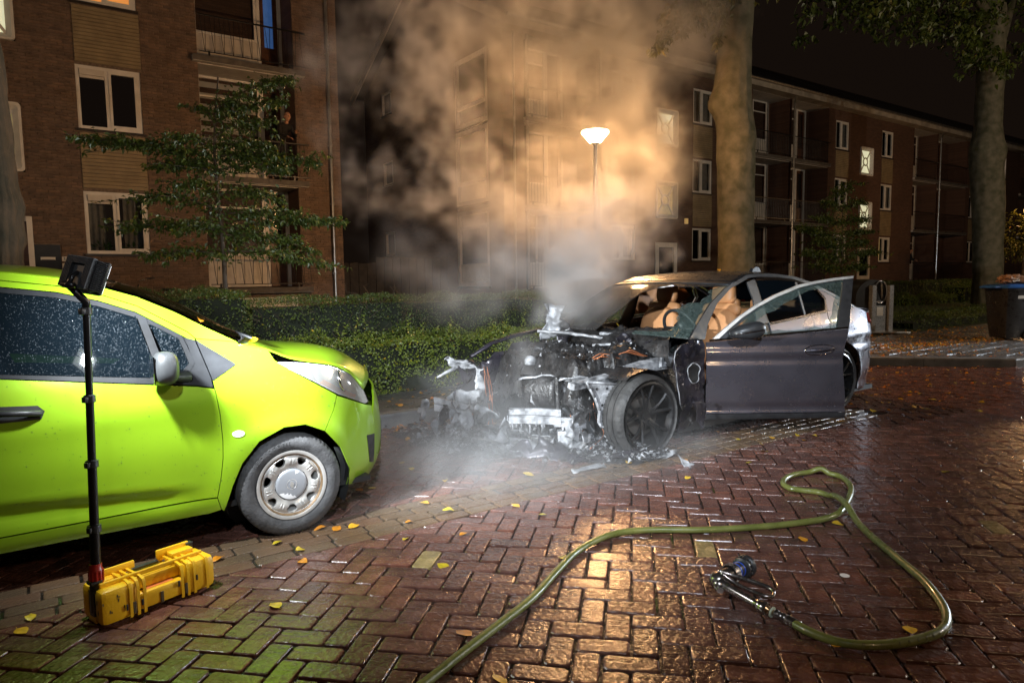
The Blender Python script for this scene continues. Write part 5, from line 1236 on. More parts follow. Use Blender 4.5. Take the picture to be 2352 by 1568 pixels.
# triangular lamp bracket in front of the wheel
tri = [(3.50, .60), (3.86, .548), (3.86, .515), (3.775, .485), (3.70, .36), (3.685, .245), (3.645, .22), (3.622, .262), (3.63, .36), (3.585, .47), (3.53, .545)]
Tn = lambda x, z: B_(x, 3.985+.25*(3.7-x)*.4+.008*fb(x*20, z*20, 3), z)
mb = MB(); mb.prism(tri, lambda x, z: Tn(x, z)-Vector((0, .008, 0)), lambda x, z: Tn(x, z)+Vector((0, .012, 0)))
br_ = mb.build('lamp_bracket', m_ash, bcar)
mb = MB()
for a, b in zip(tri, tri[1:]+tri[:1]): mb.tube([Tn(*a)-Vector((0, .012, 0)), Tn(*b)-Vector((0, .012, 0))], .010, 6)
mb.build('bracket_rim', m_ash, br_, smooth=True)
for x, z in ((3.60, .535), (3.70, .53), (3.655, .40), (3.66, .27), (3.80, .525)): mb = MB(); mb.lathe([(.0001, .013), (.011, .013), (.011, 0)], Tn(x, z), (0, -1, 0), 10); mb.build('bolt_hole', m_liner, br_)
mb = MB(); mb.tube([Tn(3.86, .53), B_(3.93, 4.05, .49), B_(3.98, 4.0, .415), B_(4.06, 3.95, .37)], [.016, .022, .018, .014], 8, squash=.5); mb.tube([B_(3.93, 4.05, .49), B_(3.955, 4.02, .58)], [.02, .010], 6, squash=.5); mb.build('bracket_arm', m_ash, br_, smooth=True)
# front panel rail, cooler and fans
crumple([B_(3.28, 4.62, .60), B_(3.62, 4.12, .600), B_(3.66, 4.16, .565), B_(3.32, 4.66, .565)], .022, 2).build('front_panel_rail', m_ash, bcar, smooth=True, solid=.012)
def cooler(c, ex, ez, w_, h_, nfin, bend, name, m=m_fin):
    """finned cooler core: tanks and sagging fins"""
    c = Vector(c); ex = Vector(ex).normalized(); ez = Vector(ez).normalized(); ny = ex.cross(ez)
    mb = MB(); mb.grid(lambda u, v: c+ex*(u*w_)+ez*(v*h_)+ny*(bend*math.sin(PI*(v+.5))+.010*fb(u*5, v*5, 1)), lin(-.5, .5, 8), lin(-.5, .5, 10)); co = mb.build(name, m_char, bcar, smooth=True, solid=.03)
    for k in range(nfin):
        v = -.5+(k+.5)/nfin; mb = MB(); sag = .03*math.sin(k*.9)*max(0, .2-v)
        mb.tube([c+ex*(u*w_)+ez*(v*h_+sag*(u+.5)-.05*h_*(u*u)*(1 if v < 0 else -.4))+ny*(bend*math.sin(PI*(v+.5))+(-.02)+.004*math.sin(k*3+u*9)) for u in lin(-.5, .5, 7)], h_/nfin*.30, 4, squash=1.0); mb.build('fin', m, co)
    mb = MB(); mb.bevbox(c+ex*(w_*.5+.015), (.03, .03, h_), .006, R=Matrix((ex, -ny, ez)).transposed()); mb.bevbox(c-ex*(w_*.5+.015), (.03, .03, h_), .006, R=Matrix((ex, -ny, ez)).transposed()); mb.build('end_tank', m_char, co)
    return co
e1 = Vector((.38, -.92, .0))
cooler((3.40, 4.46, .46), e1, (0, .05, 1), .30, .30, 22, .05, 'cooler', m_ash)
cooler((3.16, 5.02, .20), (-.25, -.75, .42), (.35, .35, .8), .38, .26, 18, .02, 'cooler')
cooler((3.24, 4.68, .105), (.45, -.9, -.06), (-.6, -.25, .30), .40, .26, 18, .02, 'cooler')
cooler((3.34, 4.33, .075), (.5, -.8, .0), (-.5, -.2, .55), .16, .18, 12, .05, 'cooler', m_ash)
# crash bar, broken in two, with melted drips
def bar(pts, h_, t_, name, drips=0):
    mb = MB(); vs = []
    for i, p in enumerate(pts):
        p = Vector(p); d = (Vector(pts[min(i+1, len(pts)-1)])-Vector(pts[max(i-1, 0)])).normalized(); s_ = Vector((-d.y, d.x, 0)).normalized()
        for a, b in ((0, -.5), (-.25, -.5), (-.25, -.1), (-.12, 0), (-.25, .1), (-.25, .5), (0, .5), (.3, .45), (.3, -.45)): vs.append(p+s_*(a*t_*1.4+.006*fb(p.x*20, b*9, a))+z0*(b*h_+.008*fb(p.x*14, a*8, b*9)))
    n = 9; mb.add(vs, [(i*n+j, (i+1)*n+j, (i+1)*n+(j+1) % n, i*n+(j+1) % n) for i in range(len(pts)-1) for j in range(n)]+[tuple(range(n)), tuple(range((len(pts)-1)*n, len(pts)*n))])
    o = mb.build(name, m_ash, bcar, smooth=True, autosm=25)
    for k in range(drips):
        q = Vector(pts[0]).lerp(Vector(pts[-1]), rnd.random()); mb = MB(); L_ = rnd.uniform(.03, .09); mb.tube([q+Vector((0, -.01, -h_*.4)), q+Vector((.005, -.015, -h_*.5-L_*.5)), q+Vector((0, -.012, -h_*.5-L_))], [.014, .008, .003], 6); mb.build('melted_drip', m_ash, o, smooth=True)
    return o
bar([(3.13, 4.52, .30), (3.25, 4.40, .305), (3.36, 4.30, .30), (3.44, 4.24, .295)], .12, .09, 'crash_bar', 9)
bar([(3.40, 4.27, .255), (3.50, 4.20, .25), (3.61, 4.13, .24)], .075, .07, 'crash_bar_end', 3)
bar([(2.92, 5.40, .30), (3.02, 5.30, .275), (3.13, 5.16, .245)], .12, .09, 'crash_bar', 5)
mb = MB(); mb.bevbox((3.47, 4.22, .12), (.13, .12, .13), .012, R=Matrix.Rotation(-.6, 3, 'Z')); mb.bevbox((3.54, 4.17, .13), (.05, .02, .17), .004, R=Matrix.Rotation(-.6, 3, 'Z')); mb.build('crash_box', m_ash, bcar)
# far side: lamp bracket, torn inner wing, standing bonnet hinge remains
crumple([B_(3.06, 5.42, .69), B_(3.26, 5.28, .66), B_(3.32, 5.28, .58), B_(3.16, 5.42, .60)], .03, 5).build('far_lamp_bracket', m_ash, bcar, smooth=True, solid=.012)
crumple([B_(3.24, 5.27, .60), B_(3.33, 5.25, .60), B_(3.36, 5.25, .33), B_(3.29, 5.27, .36)], .02, 6).build('bracket_leg', m_ash, bcar, smooth=True, solid=.012)
mb = MB(); mb.tube([B_(3.16, 5.40, .61), B_(3.06, 5.42, .57), B_(2.96, 5.42, .53)], [.02, .016, .01], 6); mb.build('bracket_arm', m_ash, bcar, smooth=True)
mb = MB(); mb.tube([B_(3.3, 5.38, .70), B_(3.55, 5.42, .80), B_(3.85, 5.44, .86), B_(4.2, 5.46, .90)], [.025, .03, .034, .03], 8, squash=.6); mb.build('far_wing_edge', m_pburn, bcar, smooth=True)
crumple([B_(3.15, 5.40, .56), B_(4.3, 5.55, .82), B_(4.4, 5.58, .20), B_(3.2, 5.44, .16)], .05, 8, 14).build('far_wing', m_pburn, bcar, smooth=True, solid=.006)
crumple([B_(4.16, 5.30, 1.16), B_(4.27, 5.24, 1.14), B_(4.22, 5.20, .82), B_(4.08, 5.28, .84)], .03, 9, 12).build('bonnet_remnant', m_fin, bcar, smooth=True, solid=.006)
crumple([B_(4.22, 5.22, 1.02), B_(4.30, 5.18, 1.02), B_(4.32, 5.14, .80), B_(4.20, 5.20, .80)], .03, 19, 10).build('bonnet_remnant', m_pburn, bcar, smooth=True, solid=.006)
mb = MB(); mb.lathe([(.10, 0), (.10, .3), (.07, .34), (.0001, .35)], (3.98, 5.25, .45), (0, 0, 1), 16); mb.build('strut_tower', m_char, bcar, smooth=True)
crumple([B_(2.95, 5.48, .30), B_(3.12, 5.52, .36), B_(3.02, 5.40, .14), B_(2.92, 5.36, .16)], .05, 11, 12).build('melted_lamp', m_ash, bcar, smooth=True, solid=.01)
crumple([B_(3.08, 5.30, .40), B_(3.28, 5.16, .42), B_(3.22, 5.14, .26), B_(3.10, 5.26, .24)], .012, 12, 8).build('lamp_housing', m_ash, bcar, smooth=True, solid=.012)
# engine bay: charred mass with torn plates, hoses and wires
def em(u, n):
    e = max(0, min(1, (u-3.50)/.12))*max(0, min(1, (5.45-n)/.12))*max(0, min(1, (n-(4.05 if u > 3.9 else 4.14))/.10))
    h_ = .34+.37*e+.10*(u-3.5)*.6; h_ += .09*fb(u*3.2, n*3.2, 1, 5)+.055*fb(u*9, n*9, 3, 4)+.03*abs(fb(u*22, n*22, 5, 3))
    return B_(u, n, h_)
mb = MB(); mb.grid(em, lin(3.48, 4.72, 80), lin(4.04, 5.46, 80)); mb.build('charred_engine', m_char, bcar, smooth=True)
mb = MB(); mb.bb(3.62, 4.6, 4.2, 5.3, .16, .45); mb.build('engine_block', m_liner, bcar)
mb = MB(); mb.grid(lambda t, y: B_(4.62-.16*math.cos(t)+.03*fb(y*8, t*3, 1), y, .78+.15*math.sin(t)+.05*fb(y*6, t*2, 4)), lin(0, PI, 14), lin(4.0, 5.45, 36)); mb.build('burnt_scuttle', m_char, bcar, smooth=True)
for i, (q, am) in enumerate((([B_(4.40, 4.16, .86), B_(4.62, 3.98, .90), B_(4.66, 4.10, .84), B_(4.42, 4.30, .80)], .02), ([B_(4.20, 4.28, .74), B_(4.56, 4.06, .80), B_(4.52, 4.2, .76), B_(4.24, 4.44, .72)], .04), ([B_(4.02, 4.50, .72), B_(4.28, 4.26, .74), B_(4.34, 4.36, .78), B_(4.12, 4.58, .78)], .045), ([B_(4.30, 4.42, .92), B_(4.38, 4.34, .76), B_(4.34, 4.36, .72), B_(4.24, 4.46, .84)], .02))):
    crumple(q, am, i+20, 12).build('bonnet_remnant', m_pburn if i != 2 else m_char, bcar, smooth=True, solid=.004)
for i, (pts, r_) in enumerate((([(4.02, 5.30, .90), (4.18, 5.12, .885), (4.36, 4.92, .855), (4.44, 4.80, .835)], .022), ([(4.16, 4.66, .80), (4.34, 4.52, .80), (4.42, 4.46, .77)], .018), ([(4.44, 4.86, .88), (4.50, 4.74, .87)], .026), ([(3.90, 4.5, .63), (3.99, 4.40, .665), (4.04, 4.36, .69)], .018), ([(3.62, 4.94, .64), (3.69, 4.88, .66)], .05), ([(3.52, 4.55, .30), (3.44, 4.55, .38), (3.40, 4.58, .42)], .018))):
    mb = MB(); mb.tube([Vector(p)+rndv(.004) for p in smoothpath(pts, 4)], [r_*(1+.3*fb(k*.9, i, 1)) for k in range(len(pts)*4-3)], 8, squash=.7); mb.build('melted_rod', m_ash, bcar, smooth=True)
mb = MB(); mb.lathe([(.0001, .05), (.035, .042), (.055, .01), (.05, -.03)], (3.60, 4.86, .68), (0, 0, 1), 14); mb.build('filler_cap', m_ash, bcar, smooth=True)
for pts, r_ in (([(3.56, 4.36, .52), (3.55, 4.30, .48), (3.60, 4.26, .46), (3.62, 4.25, .47)], .022), ([(3.60, 4.28, .45), (3.57, 4.24, .36), (3.60, 4.22, .28), (3.63, 4.2, .22)], .026), ([(3.66, 4.22, .38), (3.62, 4.18, .30), (3.66, 4.16, .20), (3.70, 4.15, .14)], .024), ([(3.50, 4.32, .36), (3.56, 4.28, .30), (3.62, 4.3, .24)], .02), ([(3.62, 4.3, .53), (3.6, 4.22, .51), (3.66, 4.2, .52)], .018)):
    mb = MB(); mb.tube(smoothpath(pts, 5), r_, 10); mb.build('engine_hose', m_hoseb, bcar, smooth=True)
for i in range(20):
    u = (3.85, 4.02, 3.55, 3.30, 3.75)[i % 5]+rnd.gauss(0, .04); n = (4.28, 4.20, 4.22, 5.16, 4.14)[i % 5]+rnd.gauss(0, .03); z = (.70, .72, .30, .62, .40)[i % 5]
    if i % 5 < 2: pts = [(u, n, z+.03), (u+.06, n-.05, z+.05+rnd.uniform(0, .03)), (u+.15, n-.09, z+.04), (u+.22, n-.12+rnd.gauss(0, .02), z+.02)]
    else: pts = [(u, n, z), (u+rnd.gauss(.02, .02), n-.02, z*.66), (u+rnd.gauss(.02, .03), n-.05+rnd.gauss(0, .02), z*.36), (u+rnd.gauss(0, .08), n-.1, .05)]
    mb = MB(); mb.tube(smoothpath(pts, 5), .0042 if i % 5 < 2 else .0028, 5); mb.build('copper_wire', m_copper, bcar, smooth=True)
mb = MB()
for _ in range(520):      # flakes and clinkers caught in the bay
    u, n = rnd.uniform(3.45, 4.65), rnd.uniform(4.1, 5.4); p = em(u, n); r = rnd.uniform(.006, .026); mb.cur = 0 if rnd.random() < .5 else 1
    a, b, c = rdir()*r, rdir()*r, rdir()*r; mb.add([p+a, p+b, p+c, p-a*.6+Vector((0, 0, r*.5))], ((0, 1, 2), (0, 1, 3), (1, 2, 3), (0, 2, 3)))
mb.build('ash_flakes', [m_ash, m_char], bcar, kind='stuff', recalc=False)

# heaped ash and torn sheets filling the nose down to the ground
for i in range(52):
    t = rnd.random(); u = 2.88+.66*t+rnd.gauss(0, .08); n = 5.35-1.15*t+rnd.gauss(0, .12); z = rnd.uniform(.04, .42)*(1-.3*abs(t-.5)); L_ = rnd.uniform(.07, .2); a = rnd.uniform(0, PI)
    ex = Vector((math.cos(a), math.sin(a), rnd.gauss(0, .5))).normalized()*L_; ey = Vector((rnd.gauss(0, .3), rnd.gauss(0, .3), -1)).normalized()*L_*rnd.uniform(.5, 1.1); c = Vector((u, n, z))
    crumple([c-ex*.5, c+ex*.5, c+ex*.4+ey, c-ex*.4+ey], L_*.22, 60+i, 8).build('ash_sheet', m_ash if rnd.random() < .72 else m_char, bcar, smooth=True, solid=.004)
# ---- fallen debris in front of the car
deb = MB()
def mound(u, n): 
    d = abs((u-2.75)/1.35-(5.3-n)/1.55)*.95; e = max(0, 1-d/.42)*max(0, min(1, (u-2.6)/.2))*max(0, min(1, (4.1-u)/.3)); return B_(u, n, -.005+.10*e*(.6+.8*fb(u*5, n*5, 2))+.05*e*fb(u*17, n*17, 4))
def dpt():
    while True:
        t = rnd.random(); u = 2.75+t*1.35+rnd.gauss(0, .08); n = 5.3-1.55*t+rnd.gauss(0, .30)
        if n > 3.62 and u > 2.55: return u, n
for _ in range(4200):
    u, n = dpt(); r = rnd.uniform(.004, .028)*(1 if rnd.random() < .93 else 2.0); z = max(0, mound(u, n).z)+.004+rnd.random()**2*.03; p = Vector((u, n, z)); deb.cur = 0 if rnd.random() < .58 else 1
    a, b, c = rdir()*r, rdir()*r, rdir()*r; a.z *= .5; b.z *= .5; deb.add([p+a, p+b, p+c, p-(a+b)*.5+Vector((0, 0, r*.6))], ((0, 1, 2), (0, 1, 3), (1, 2, 3), (0, 2, 3)))
deb.cur = 1; deb.grid(mound, lin(2.45, 4.1, 70), lin(3.6, 5.75, 80))
tag(deb.build('burnt_debris', [m_ash, m_char], recalc=False, kind='stuff', smooth=False), 'ash and melted debris lying under the burnt front end', 'debris')
for i, (q, am, mm, lab) in enumerate((([B_(3.02, 4.48, .07), B_(3.44, 4.06, .06), B_(3.38, 4.0, .02), B_(2.98, 4.40, .02)], .05, m_pburn, 'curved black bumper strip lying under the broken cooler'),
        ([B_(3.30, 4.02, .03), B_(3.86, 3.72, .05), B_(3.80, 3.66, .01), B_(3.26, 3.94, .01)], .03, m_pburn, 'long black torn plastic strip beside the flat front tyre'),
        ([B_(3.12, 3.76, .02), B_(3.45, 3.72, .025), B_(3.44, 3.68, .01), B_(3.12, 3.72, .01)], .010, m_ash, 'thin grey metal shard nearest the gutter'),
        ([B_(3.02, 4.82, .10), B_(3.34, 4.28, .09), B_(3.28, 4.22, .03), B_(2.96, 4.76, .03)], .05, m_ash, 'large ash grey sheet heaped before the coolers'),
        ([B_(3.40, 4.16, .10), B_(3.58, 4.08, .11), B_(3.56, 4.02, .03), B_(3.38, 4.08, .03)], .04, m_ash, 'pale crumpled metal lump under the crash box'),
        ([B_(3.93, 3.40, .05), B_(4.0, 3.38, .05), B_(4.0, 3.34, .01), B_(3.93, 3.35, .01)], .03, m_ash, 'small pale ash lump lying alone on the bricks'),
        ([B_(3.75, 3.70, .03), B_(4.1, 3.62, .03), B_(4.1, 3.58, .01), B_(3.75, 3.66, .01)], .012, m_ash, 'flat metal sliver by the front wheel rim'))):
    o = crumple(q, am, 40+i, 10).build('metal_scrap', mm, smooth=True, solid=.004); tag(o, lab, 'scrap')
# ---------------------------------------------------------------- work light: case, mast and lamp head
m_case = mat('yellow_case', (0.86, 0.50, 0.012), 0.40, col2=(0.76, 0.42, 0.010), scale=6, bump=0.15, bscale=120, rvar=0.12)
m_grime = mat('grime', (0.07, 0.045, 0.012), 0.6)
m_redc = mat('red_collar', (0.42, 0.025, 0.018), 0.35, vary=0.15)
m_orangel = mat('orange_label', (0.75, 0.20, 0.04), 0.5)
m_mast = mat('black_mast', (0.018, 0.017, 0.018), 0.28, metal=0.3, vary=0.2)
wlt = thing('work_light', 'yellow case work light with tall black mast and finned lamp head, beside the green car', 'work light', (0.15, 3.15, 0))
E1 = Vector((.949, .316, 0)); E2 = Vector((-.316, .949, 0)); O_ = Vector((0.15, 3.15, 0))
def L3(a, b, z): return O_+E1*a+E2*b+z0*z
RC = Matrix((E1, E2, z0)).transposed()
mb = MB()
mb.bevbox(L3(.075, .036, .083), (.150, .072, .150), .024, R=RC); mb.bevbox(L3(.075, .158, .083), (.150, .064, .150), .024, R=RC); mb.bevbox(L3(.092, .10, .078), (.112, .09, .14), .006, R=RC); mb.bevbox(L3(.02, .1, .022), (.036, .07, .030), .006, R=RC)
mb.bevbox(L3(.42, .095, .083), (.150, .190, .150), .028, R=RC)
mb.bevbox(L3(.24, .118, .075), (.22, .125, .125), .012, R=RC)
cs_ = mb.build('case_body', m_case, wlt, smooth=True, autosm=35)
mb = MB(); mb.bevbox(L3(.25, .024, .060), (.20, .045, .075), .014, R=RC); mb.build('carry_handle', m_case, wlt, smooth=True, autosm=35)
mb = MB(); mb.bevbox(L3(.25, .053, .125), (.20, .020, .05), .006, R=RC); mb.build('handle_bridge', m_case, wlt, smooth=True, autosm=35)
for a in (.115, .145, .172, .335, .362, .392, .45):
    mb = MB(); q = [(-.004, .012), (-.006, .03), (-.006, .135), (.004, .158), (.03, .165), (.16, .165), (.188, .150), (.194, .12), (.194, .012)]
    vs = []
    for da in (-.006, .006): vs += [L3(a+da, b, z) for b, z in q]
    vs2 = []
    for da in (-.006, .006): vs2 += [L3(a+da, b*(.97)+.003, z*.94) for b, z in q]
    n = len(q); mb.add(vs, [(i, i+1, n+i+1, n+i) for i in range(n-1)]); mb.add(vs+vs2, [(i, i+1, 2*n+i+1, 2*n+i) for i in range(n-1)]+[(n+i, n+i+1, 3*n+i+1, 3*n+i) for i in range(n-1)])
    mb.build('case_rib', m_case, cs_, smooth=True, autosm=30)
mb = MB(); mb.bevbox(L3(.24, .058, .165), (.44, .012, .022), .004, R=RC); mb.build('top_ridge', m_case, cs_)
for cc_, ss_ in ((L3(.13, .165, .168), (.16, .012, .042)), (L3(.38, .165, .172), (.15, .014, .052)), (L3(.40, .135, .165), (.10, .05, .03))): mb = MB(); mb.bevbox(cc_, ss_, .005, R=RC); mb.build('cradle_fin', m_case, cs_, smooth=True, autosm=35)
for cc_, ss_ in ((L3(.455, .165, .180), (.03, .03, .022)), (L3(.25, .16, .150), (.12, .02, .012))): mb = MB(); mb.bevbox(cc_, ss_, .003, R=RC); mb.build('latch', m_black, cs_)
for a in (.098, .16, .318, .40): mb = MB(); mb.bevbox(L3(a, -.006, .062+.02*(a > .2)), (.008, .006, .026), .0025, R=RC); mb.build('drain_slot', m_liner, cs_)
for a in (.128, .350, .245): mb = MB(); mb.bevbox(L3(a, -.0048 if a != .245 else -.001, .05), (.014, .004, .05), .002, R=RC); mb.build('moulded_groove', m_grime, cs_)
mb = MB(); mb.bevbox(L3(.245, .046, .098), (.12, .008, .003), .001, R=RC); mb.add([L3(.19, .022, .0985), L3(.31, .022, .0985), L3(.31, .046, .0985), L3(.19, .046, .0985)], [(0, 1, 2, 3)]); mb.build('orange_label', m_orangel, cs_)
mb = MB()
for _ in range(9):
    a, z = rnd.uniform(.0, .09), rnd.uniform(.05, .13); r = rnd.uniform(.002, .007); p = L3(a, -.0012-.0, z); mb.add([p+E1*(r*math.cos(t)*.5)+z0*(r*math.sin(t)*1.4) for t in lin(0, 2*PI, 6)[:-1]], [tuple(range(6))])
for _ in range(6):
    b, z = rnd.uniform(.02, .06), rnd.uniform(.05, .13); r = rnd.uniform(.003, .009); p = L3(-.0012, b, z); mb.add([p+E2*(r*.5*math.cos(t))+z0*(r*math.sin(t)*1.5) for t in lin(0, 2*PI, 6)[:-1]], [tuple(range(6))])
mb.build('scuffs', m_grime, cs_, recalc=False, kind='stuff')
# slot, pivot and mast
mb = MB(); mb.bevbox(L3(.018, .098, .085), (.030, .048, .11), .004, R=RC); mb.tube([L3(.02, .098, .05), L3(.022, .098, .175)], .021, 14); mb.bevbox(L3(.02, .098, .175), (.045, .05, .016), .004, R=RC); mb.build('mast_pivot', m_black, wlt, smooth=True, autosm=35)
MBs = L3(.022, .098, 0)
def mp(z): return MBs+Vector((.030*z, .034*z, z))
mb = MB(); mb.lathe([(.0255, 0), (.027, .004), (.027, .060), (.024, .066), (.024, .082), (.020, .085)], mp(.165), (0.02, .07, 1), 20)
for k in range(12): t = 2*PI*k/12; mb.tube([mp(.17)+Vector((.0268*math.cos(t), .0268*math.sin(t), 0)), mp(.222)+Vector((.0268*math.cos(t), .0268*math.sin(t), 0))], .0028, 5)
mb.build('red_collar', m_redc, wlt, smooth=True, autosm=40)
hts = [.25, .40, .67, .94, 1.30]; rs = [.0195, .0175, .0155, .0138]
ma = MB()
for i in range(4): ma.tube([mp(hts[i]-.01), mp(hts[i+1])], rs[i], 16)
mast = ma.build('mast', m_mast, wlt, smooth=True, autosm=40)
for i in (1, 2, 3, 4):
    mb = MB(); r = rs[min(i-1, 3)]; mb.lathe([(r, 0), (r+.007, .003), (r+.007, .030), (r, .034)], mp(hts[i]-.02), (0, 0.07, 1), 16); mb.bevbox(mp(hts[i]-.004)+Vector((-.012, -.012, 0)) , (.03, .022, .024), .003, R=Matrix.Rotation(.6, 3, 'Z')); mb.build('mast_clamp', m_black, mast, smooth=True, autosm=35)
# lamp head: finned housing facing along the car, tilted down
HC = Vector((.183, 3.300, 1.445)); hz = Vector((math.cos(math.radians(38)), math.sin(math.radians(38)), -.34)).normalized()   # beam direction
hx = hz.cross(z0).normalized(); hy = hx.cross(hz); roll = math.radians(-8); hx, hy = hx*math.cos(roll)+hy*math.sin(roll), hy*math.cos(roll)-hx*math.sin(roll)
RH = Matrix((hx, hy, hz)).transposed()
mb = MB(); mb.bevbox(HC, (.150, .138, .052), .024, R=RH); mb.bevbox(HC+hz*.032, (.156, .144, .02), .009, R=RH); hd = mb.build('lamp_housing', m_black, wlt, smooth=True, autosm=35)
for i in range(19):
    x = -.070+.140*i/18; mb = MB(); inner = abs(x) < .032
    segs = [(-.066, .066)] if not inner else [(.035, .066)]
    for y0_, y1_ in segs: mb.bevbox(HC+hx*x+hy*((y0_+y1_)/2)-hz*.034, (.0035, y1_-y0_, .022), .0012, R=RH)
    mb.build('cooling_fin', m_black, hd)
for s_ in (-1, 1):
    for i in range(15):
        y = -.058+.116*i/14; mb = MB(); mb.bevbox(HC+hx*(s_*.077)+hy*y-hz*.004, (.012, .0038, .052), .0012, R=RH); mb.build('side_fin', m_mast, hd)
mb = MB(); mb.bevbox(HC-hz*.030-hy*.018, (.058, .10, .008), .003, R=RH); mb.build('back_plate', m_grey, hd)
mb = MB(); mb.tube([mp(1.30), mp(1.335), HC-hz*.055-hy*.060], [.017, .016, .014], 12); mb.tube([HC-hz*.058-hy*.07, HC-hz*.050-hy*.02, HC-hz*.034+hy*.0], [.015, .013, .011], 8, squash=.7); mb.tube([HC-hz*.055-hy*.06-hx*.03, HC-hz*.055-hy*.06+hx*.03], .012, 10); mb.build('head_bracket', m_mast, wlt, smooth=True)
m_led = mat('led_panel', (1, 1, 1), 0.5, emit=LED, estr=5)
mb = MB()
for ix in range(2):
    for iy in range(2): mb.bevbox(HC+hz*.0455+hx*(-.036+.072*ix)+hy*(-.034+.068*iy), (.062, .056, .004), .001, R=RH)
mb.build('led_panel', m_led, hd)
lp = lamp('work_light_beam', 'AREA', HC+hz*.056, P_LED, LED, 0.07, target=HC+hz)
lamp('work_light_beam', 'SPOT', HC+hz*.058, P_BEAM, LED, 0.035, target=HC+hz*.058+Vector((math.cos(math.radians(16)), math.sin(math.radians(16)), -.28)), spot=72, blend=1.0)
# ---------------------------------------------------------------- fire hose and nozzle
m_hose = mat('fire_hose', (0.20, 0.21, 0.055), 0.33, col2=(0.115, 0.13, 0.030), scale=9, bump=0.15, bscale=60, rvar=0.12, coat=0.3)
HP = [(0.80, 1.93), (1.025, 2.019), (1.224, 2.105), (1.469, 2.205), (1.712, 2.309), (1.965, 2.457), (2.212, 2.587), (2.477, 2.642), (2.678, 2.579), (2.947, 2.383), (3.257, 2.215), (3.513, 2.116), (3.624, 2.087), (3.761, 2.089), (3.938, 2.142), (4.186, 2.244), (4.36, 2.345), (4.488, 2.478), (4.484, 2.58), (4.423, 2.662), (4.286, 2.698), (4.14, 2.676), (4.032, 2.62), (3.98, 2.537), (4.002, 2.46), (4.045, 2.377), (4.028, 2.292), (3.948, 2.19), (3.839, 2.075), (3.614, 1.844), (3.389, 1.577), (3.234, 1.388), (3.071, 1.246), (2.951, 1.171), (2.826, 1.134), (2.697, 1.149), (2.564, 1.197), (2.467, 1.261), (2.413, 1.332), (2.399, 1.43), (2.409, 1.507)]
hp = smoothpath([Vector((x, y, .0195)) for x, y in HP], 7)
for p in hp:      # the second strand lifts over the first where they cross
    pass
hp2 = []
nh = len(hp)
for i, p in enumerate(hp):
    z = .0195
    if i > nh*.45:
        for j, q in enumerate(hp[:int(nh*.45)]):
            d = math.hypot(p.x-q.x, p.y-q.y)
            if d < .11: z = max(z, .0195+.038*max(0, math.cos(min(1, d/.11)*PI/2))**.7)
    hp2.append(Vector((p.x, p.y, z)))
hz_ = [p.z for p in hp2]
for _ in range(3): hz_ = [hz_[0]]+[max(.0195, (hz_[i-1]+2*hz_[i]+hz_[i+1])/4) for i in range(1, nh-1)]+[hz_[-1]]
hp2 = [Vector((p.x, p.y, z)) for p, z in zip(hp2, hz_)]
hose = MB().tube(hp2, [.0180*(1+.035*fb(p.x*6, p.y*6, 1, 3)) for p in hp2], 16).build('fire_hose', m_hose, smooth=True)
tag(hose, 'yellow green fire hose looping over the wet bricks to the nozzle', 'fire hose')
def rim_text():
    k0 = nh-45; word = 'DCI FREEBL'; step = 2
    for i, ch in enumerate(word):
        k = nh-22-i*2
        if ch == ' ' or k-1 < 0: continue
        p = hp2[k]; d = (hp2[k-1]-hp2[k+1]).normalized(); side = d.cross(z0)
        nn = (side*-1*.86+z0*.5).normalized() if (side*-1).y < 0 else (side*.86+z0*.5).normalized()
        up_ = nn.cross(d).normalized(); rd = d if up_.z > 0 else -d; up_ = up_ if up_.z > 0 else -up_
        text_mesh('printed_letter', ch, .017, mat('faded_print', (0.07, 0.07, 0.03), 0.5), hose, p+nn*.0182, rd, up_, .0004)
rim_text()
m_alu = mat('nozzle_alloy', (0.34, 0.30, 0.275), 0.24, metal=0.95, vary=0.15, rvar=0.08, scale=20)
m_nblue = mat('blue_ring', (0.03, 0.10, 0.55), 0.3)
nz_ = thing('hose_nozzle', 'metal fire nozzle with bail handle and blue ringed tip lying on the bricks', 'nozzle', (2.42, 1.8, 0))
e_ = Vector((2.409, 1.507, .0195)); d_ = (Vector((2.395, 1.66, .040))-e_).normalized()
mb = MB(); mb.lathe([(.0185, -.03), (.0200, -.028), (.0200, .028), (.0185, .03), (.017, .032), (.020, .038), (.020, .046), (.016, .048), (.019, .054), (.019, .06), (.016, .062), (.0195, .068), (.0195, .078), (.015, .082)], e_, d_, 24); mb.build('hose_coupling', m_alu, nz_, smooth=True, autosm=30)
mb = MB(); mb.lathe([(.012, .08), (.012, .105), (.016, .11), (.02, .125)], e_, d_, 16); mb.build('swivel_stem', mat('brass', (0.5, 0.30, 0.14), 0.25, metal=0.9), nz_, smooth=True)
mb = MB(); mb.lathe([(.010, .088), (.0225, .088), (.0225, .094), (.010, .094)], e_, d_, 20); mb.build('white_washer', mat('pale_washer', (0.55, 0.62, 0.48), 0.4), nz_)
g0 = e_+d_*.115; g1_ = Vector((2.40, 1.86, .060)); dg = (g1_-g0).normalized(); Lg = (g1_-g0).length
mb = MB(); mb.lathe([(.018, .0), (.026, .0), (.0275, .006), (.0275, .022), (.0255, .026), (.0255, .036), (.021, .042), (.0185, .06), (.0175, Lg*.6), (.020, Lg*.8), (.026, Lg*.95), (.028, Lg)], g0, dg, 24); mb.build('grip', m_alu, nz_, smooth=True, autosm=30)
mb = MB(); us = lin(-PI/2, PI/2, 10); vv = lin(-PI, PI, 20); bc = g1_+Vector((.01, .015, .002))
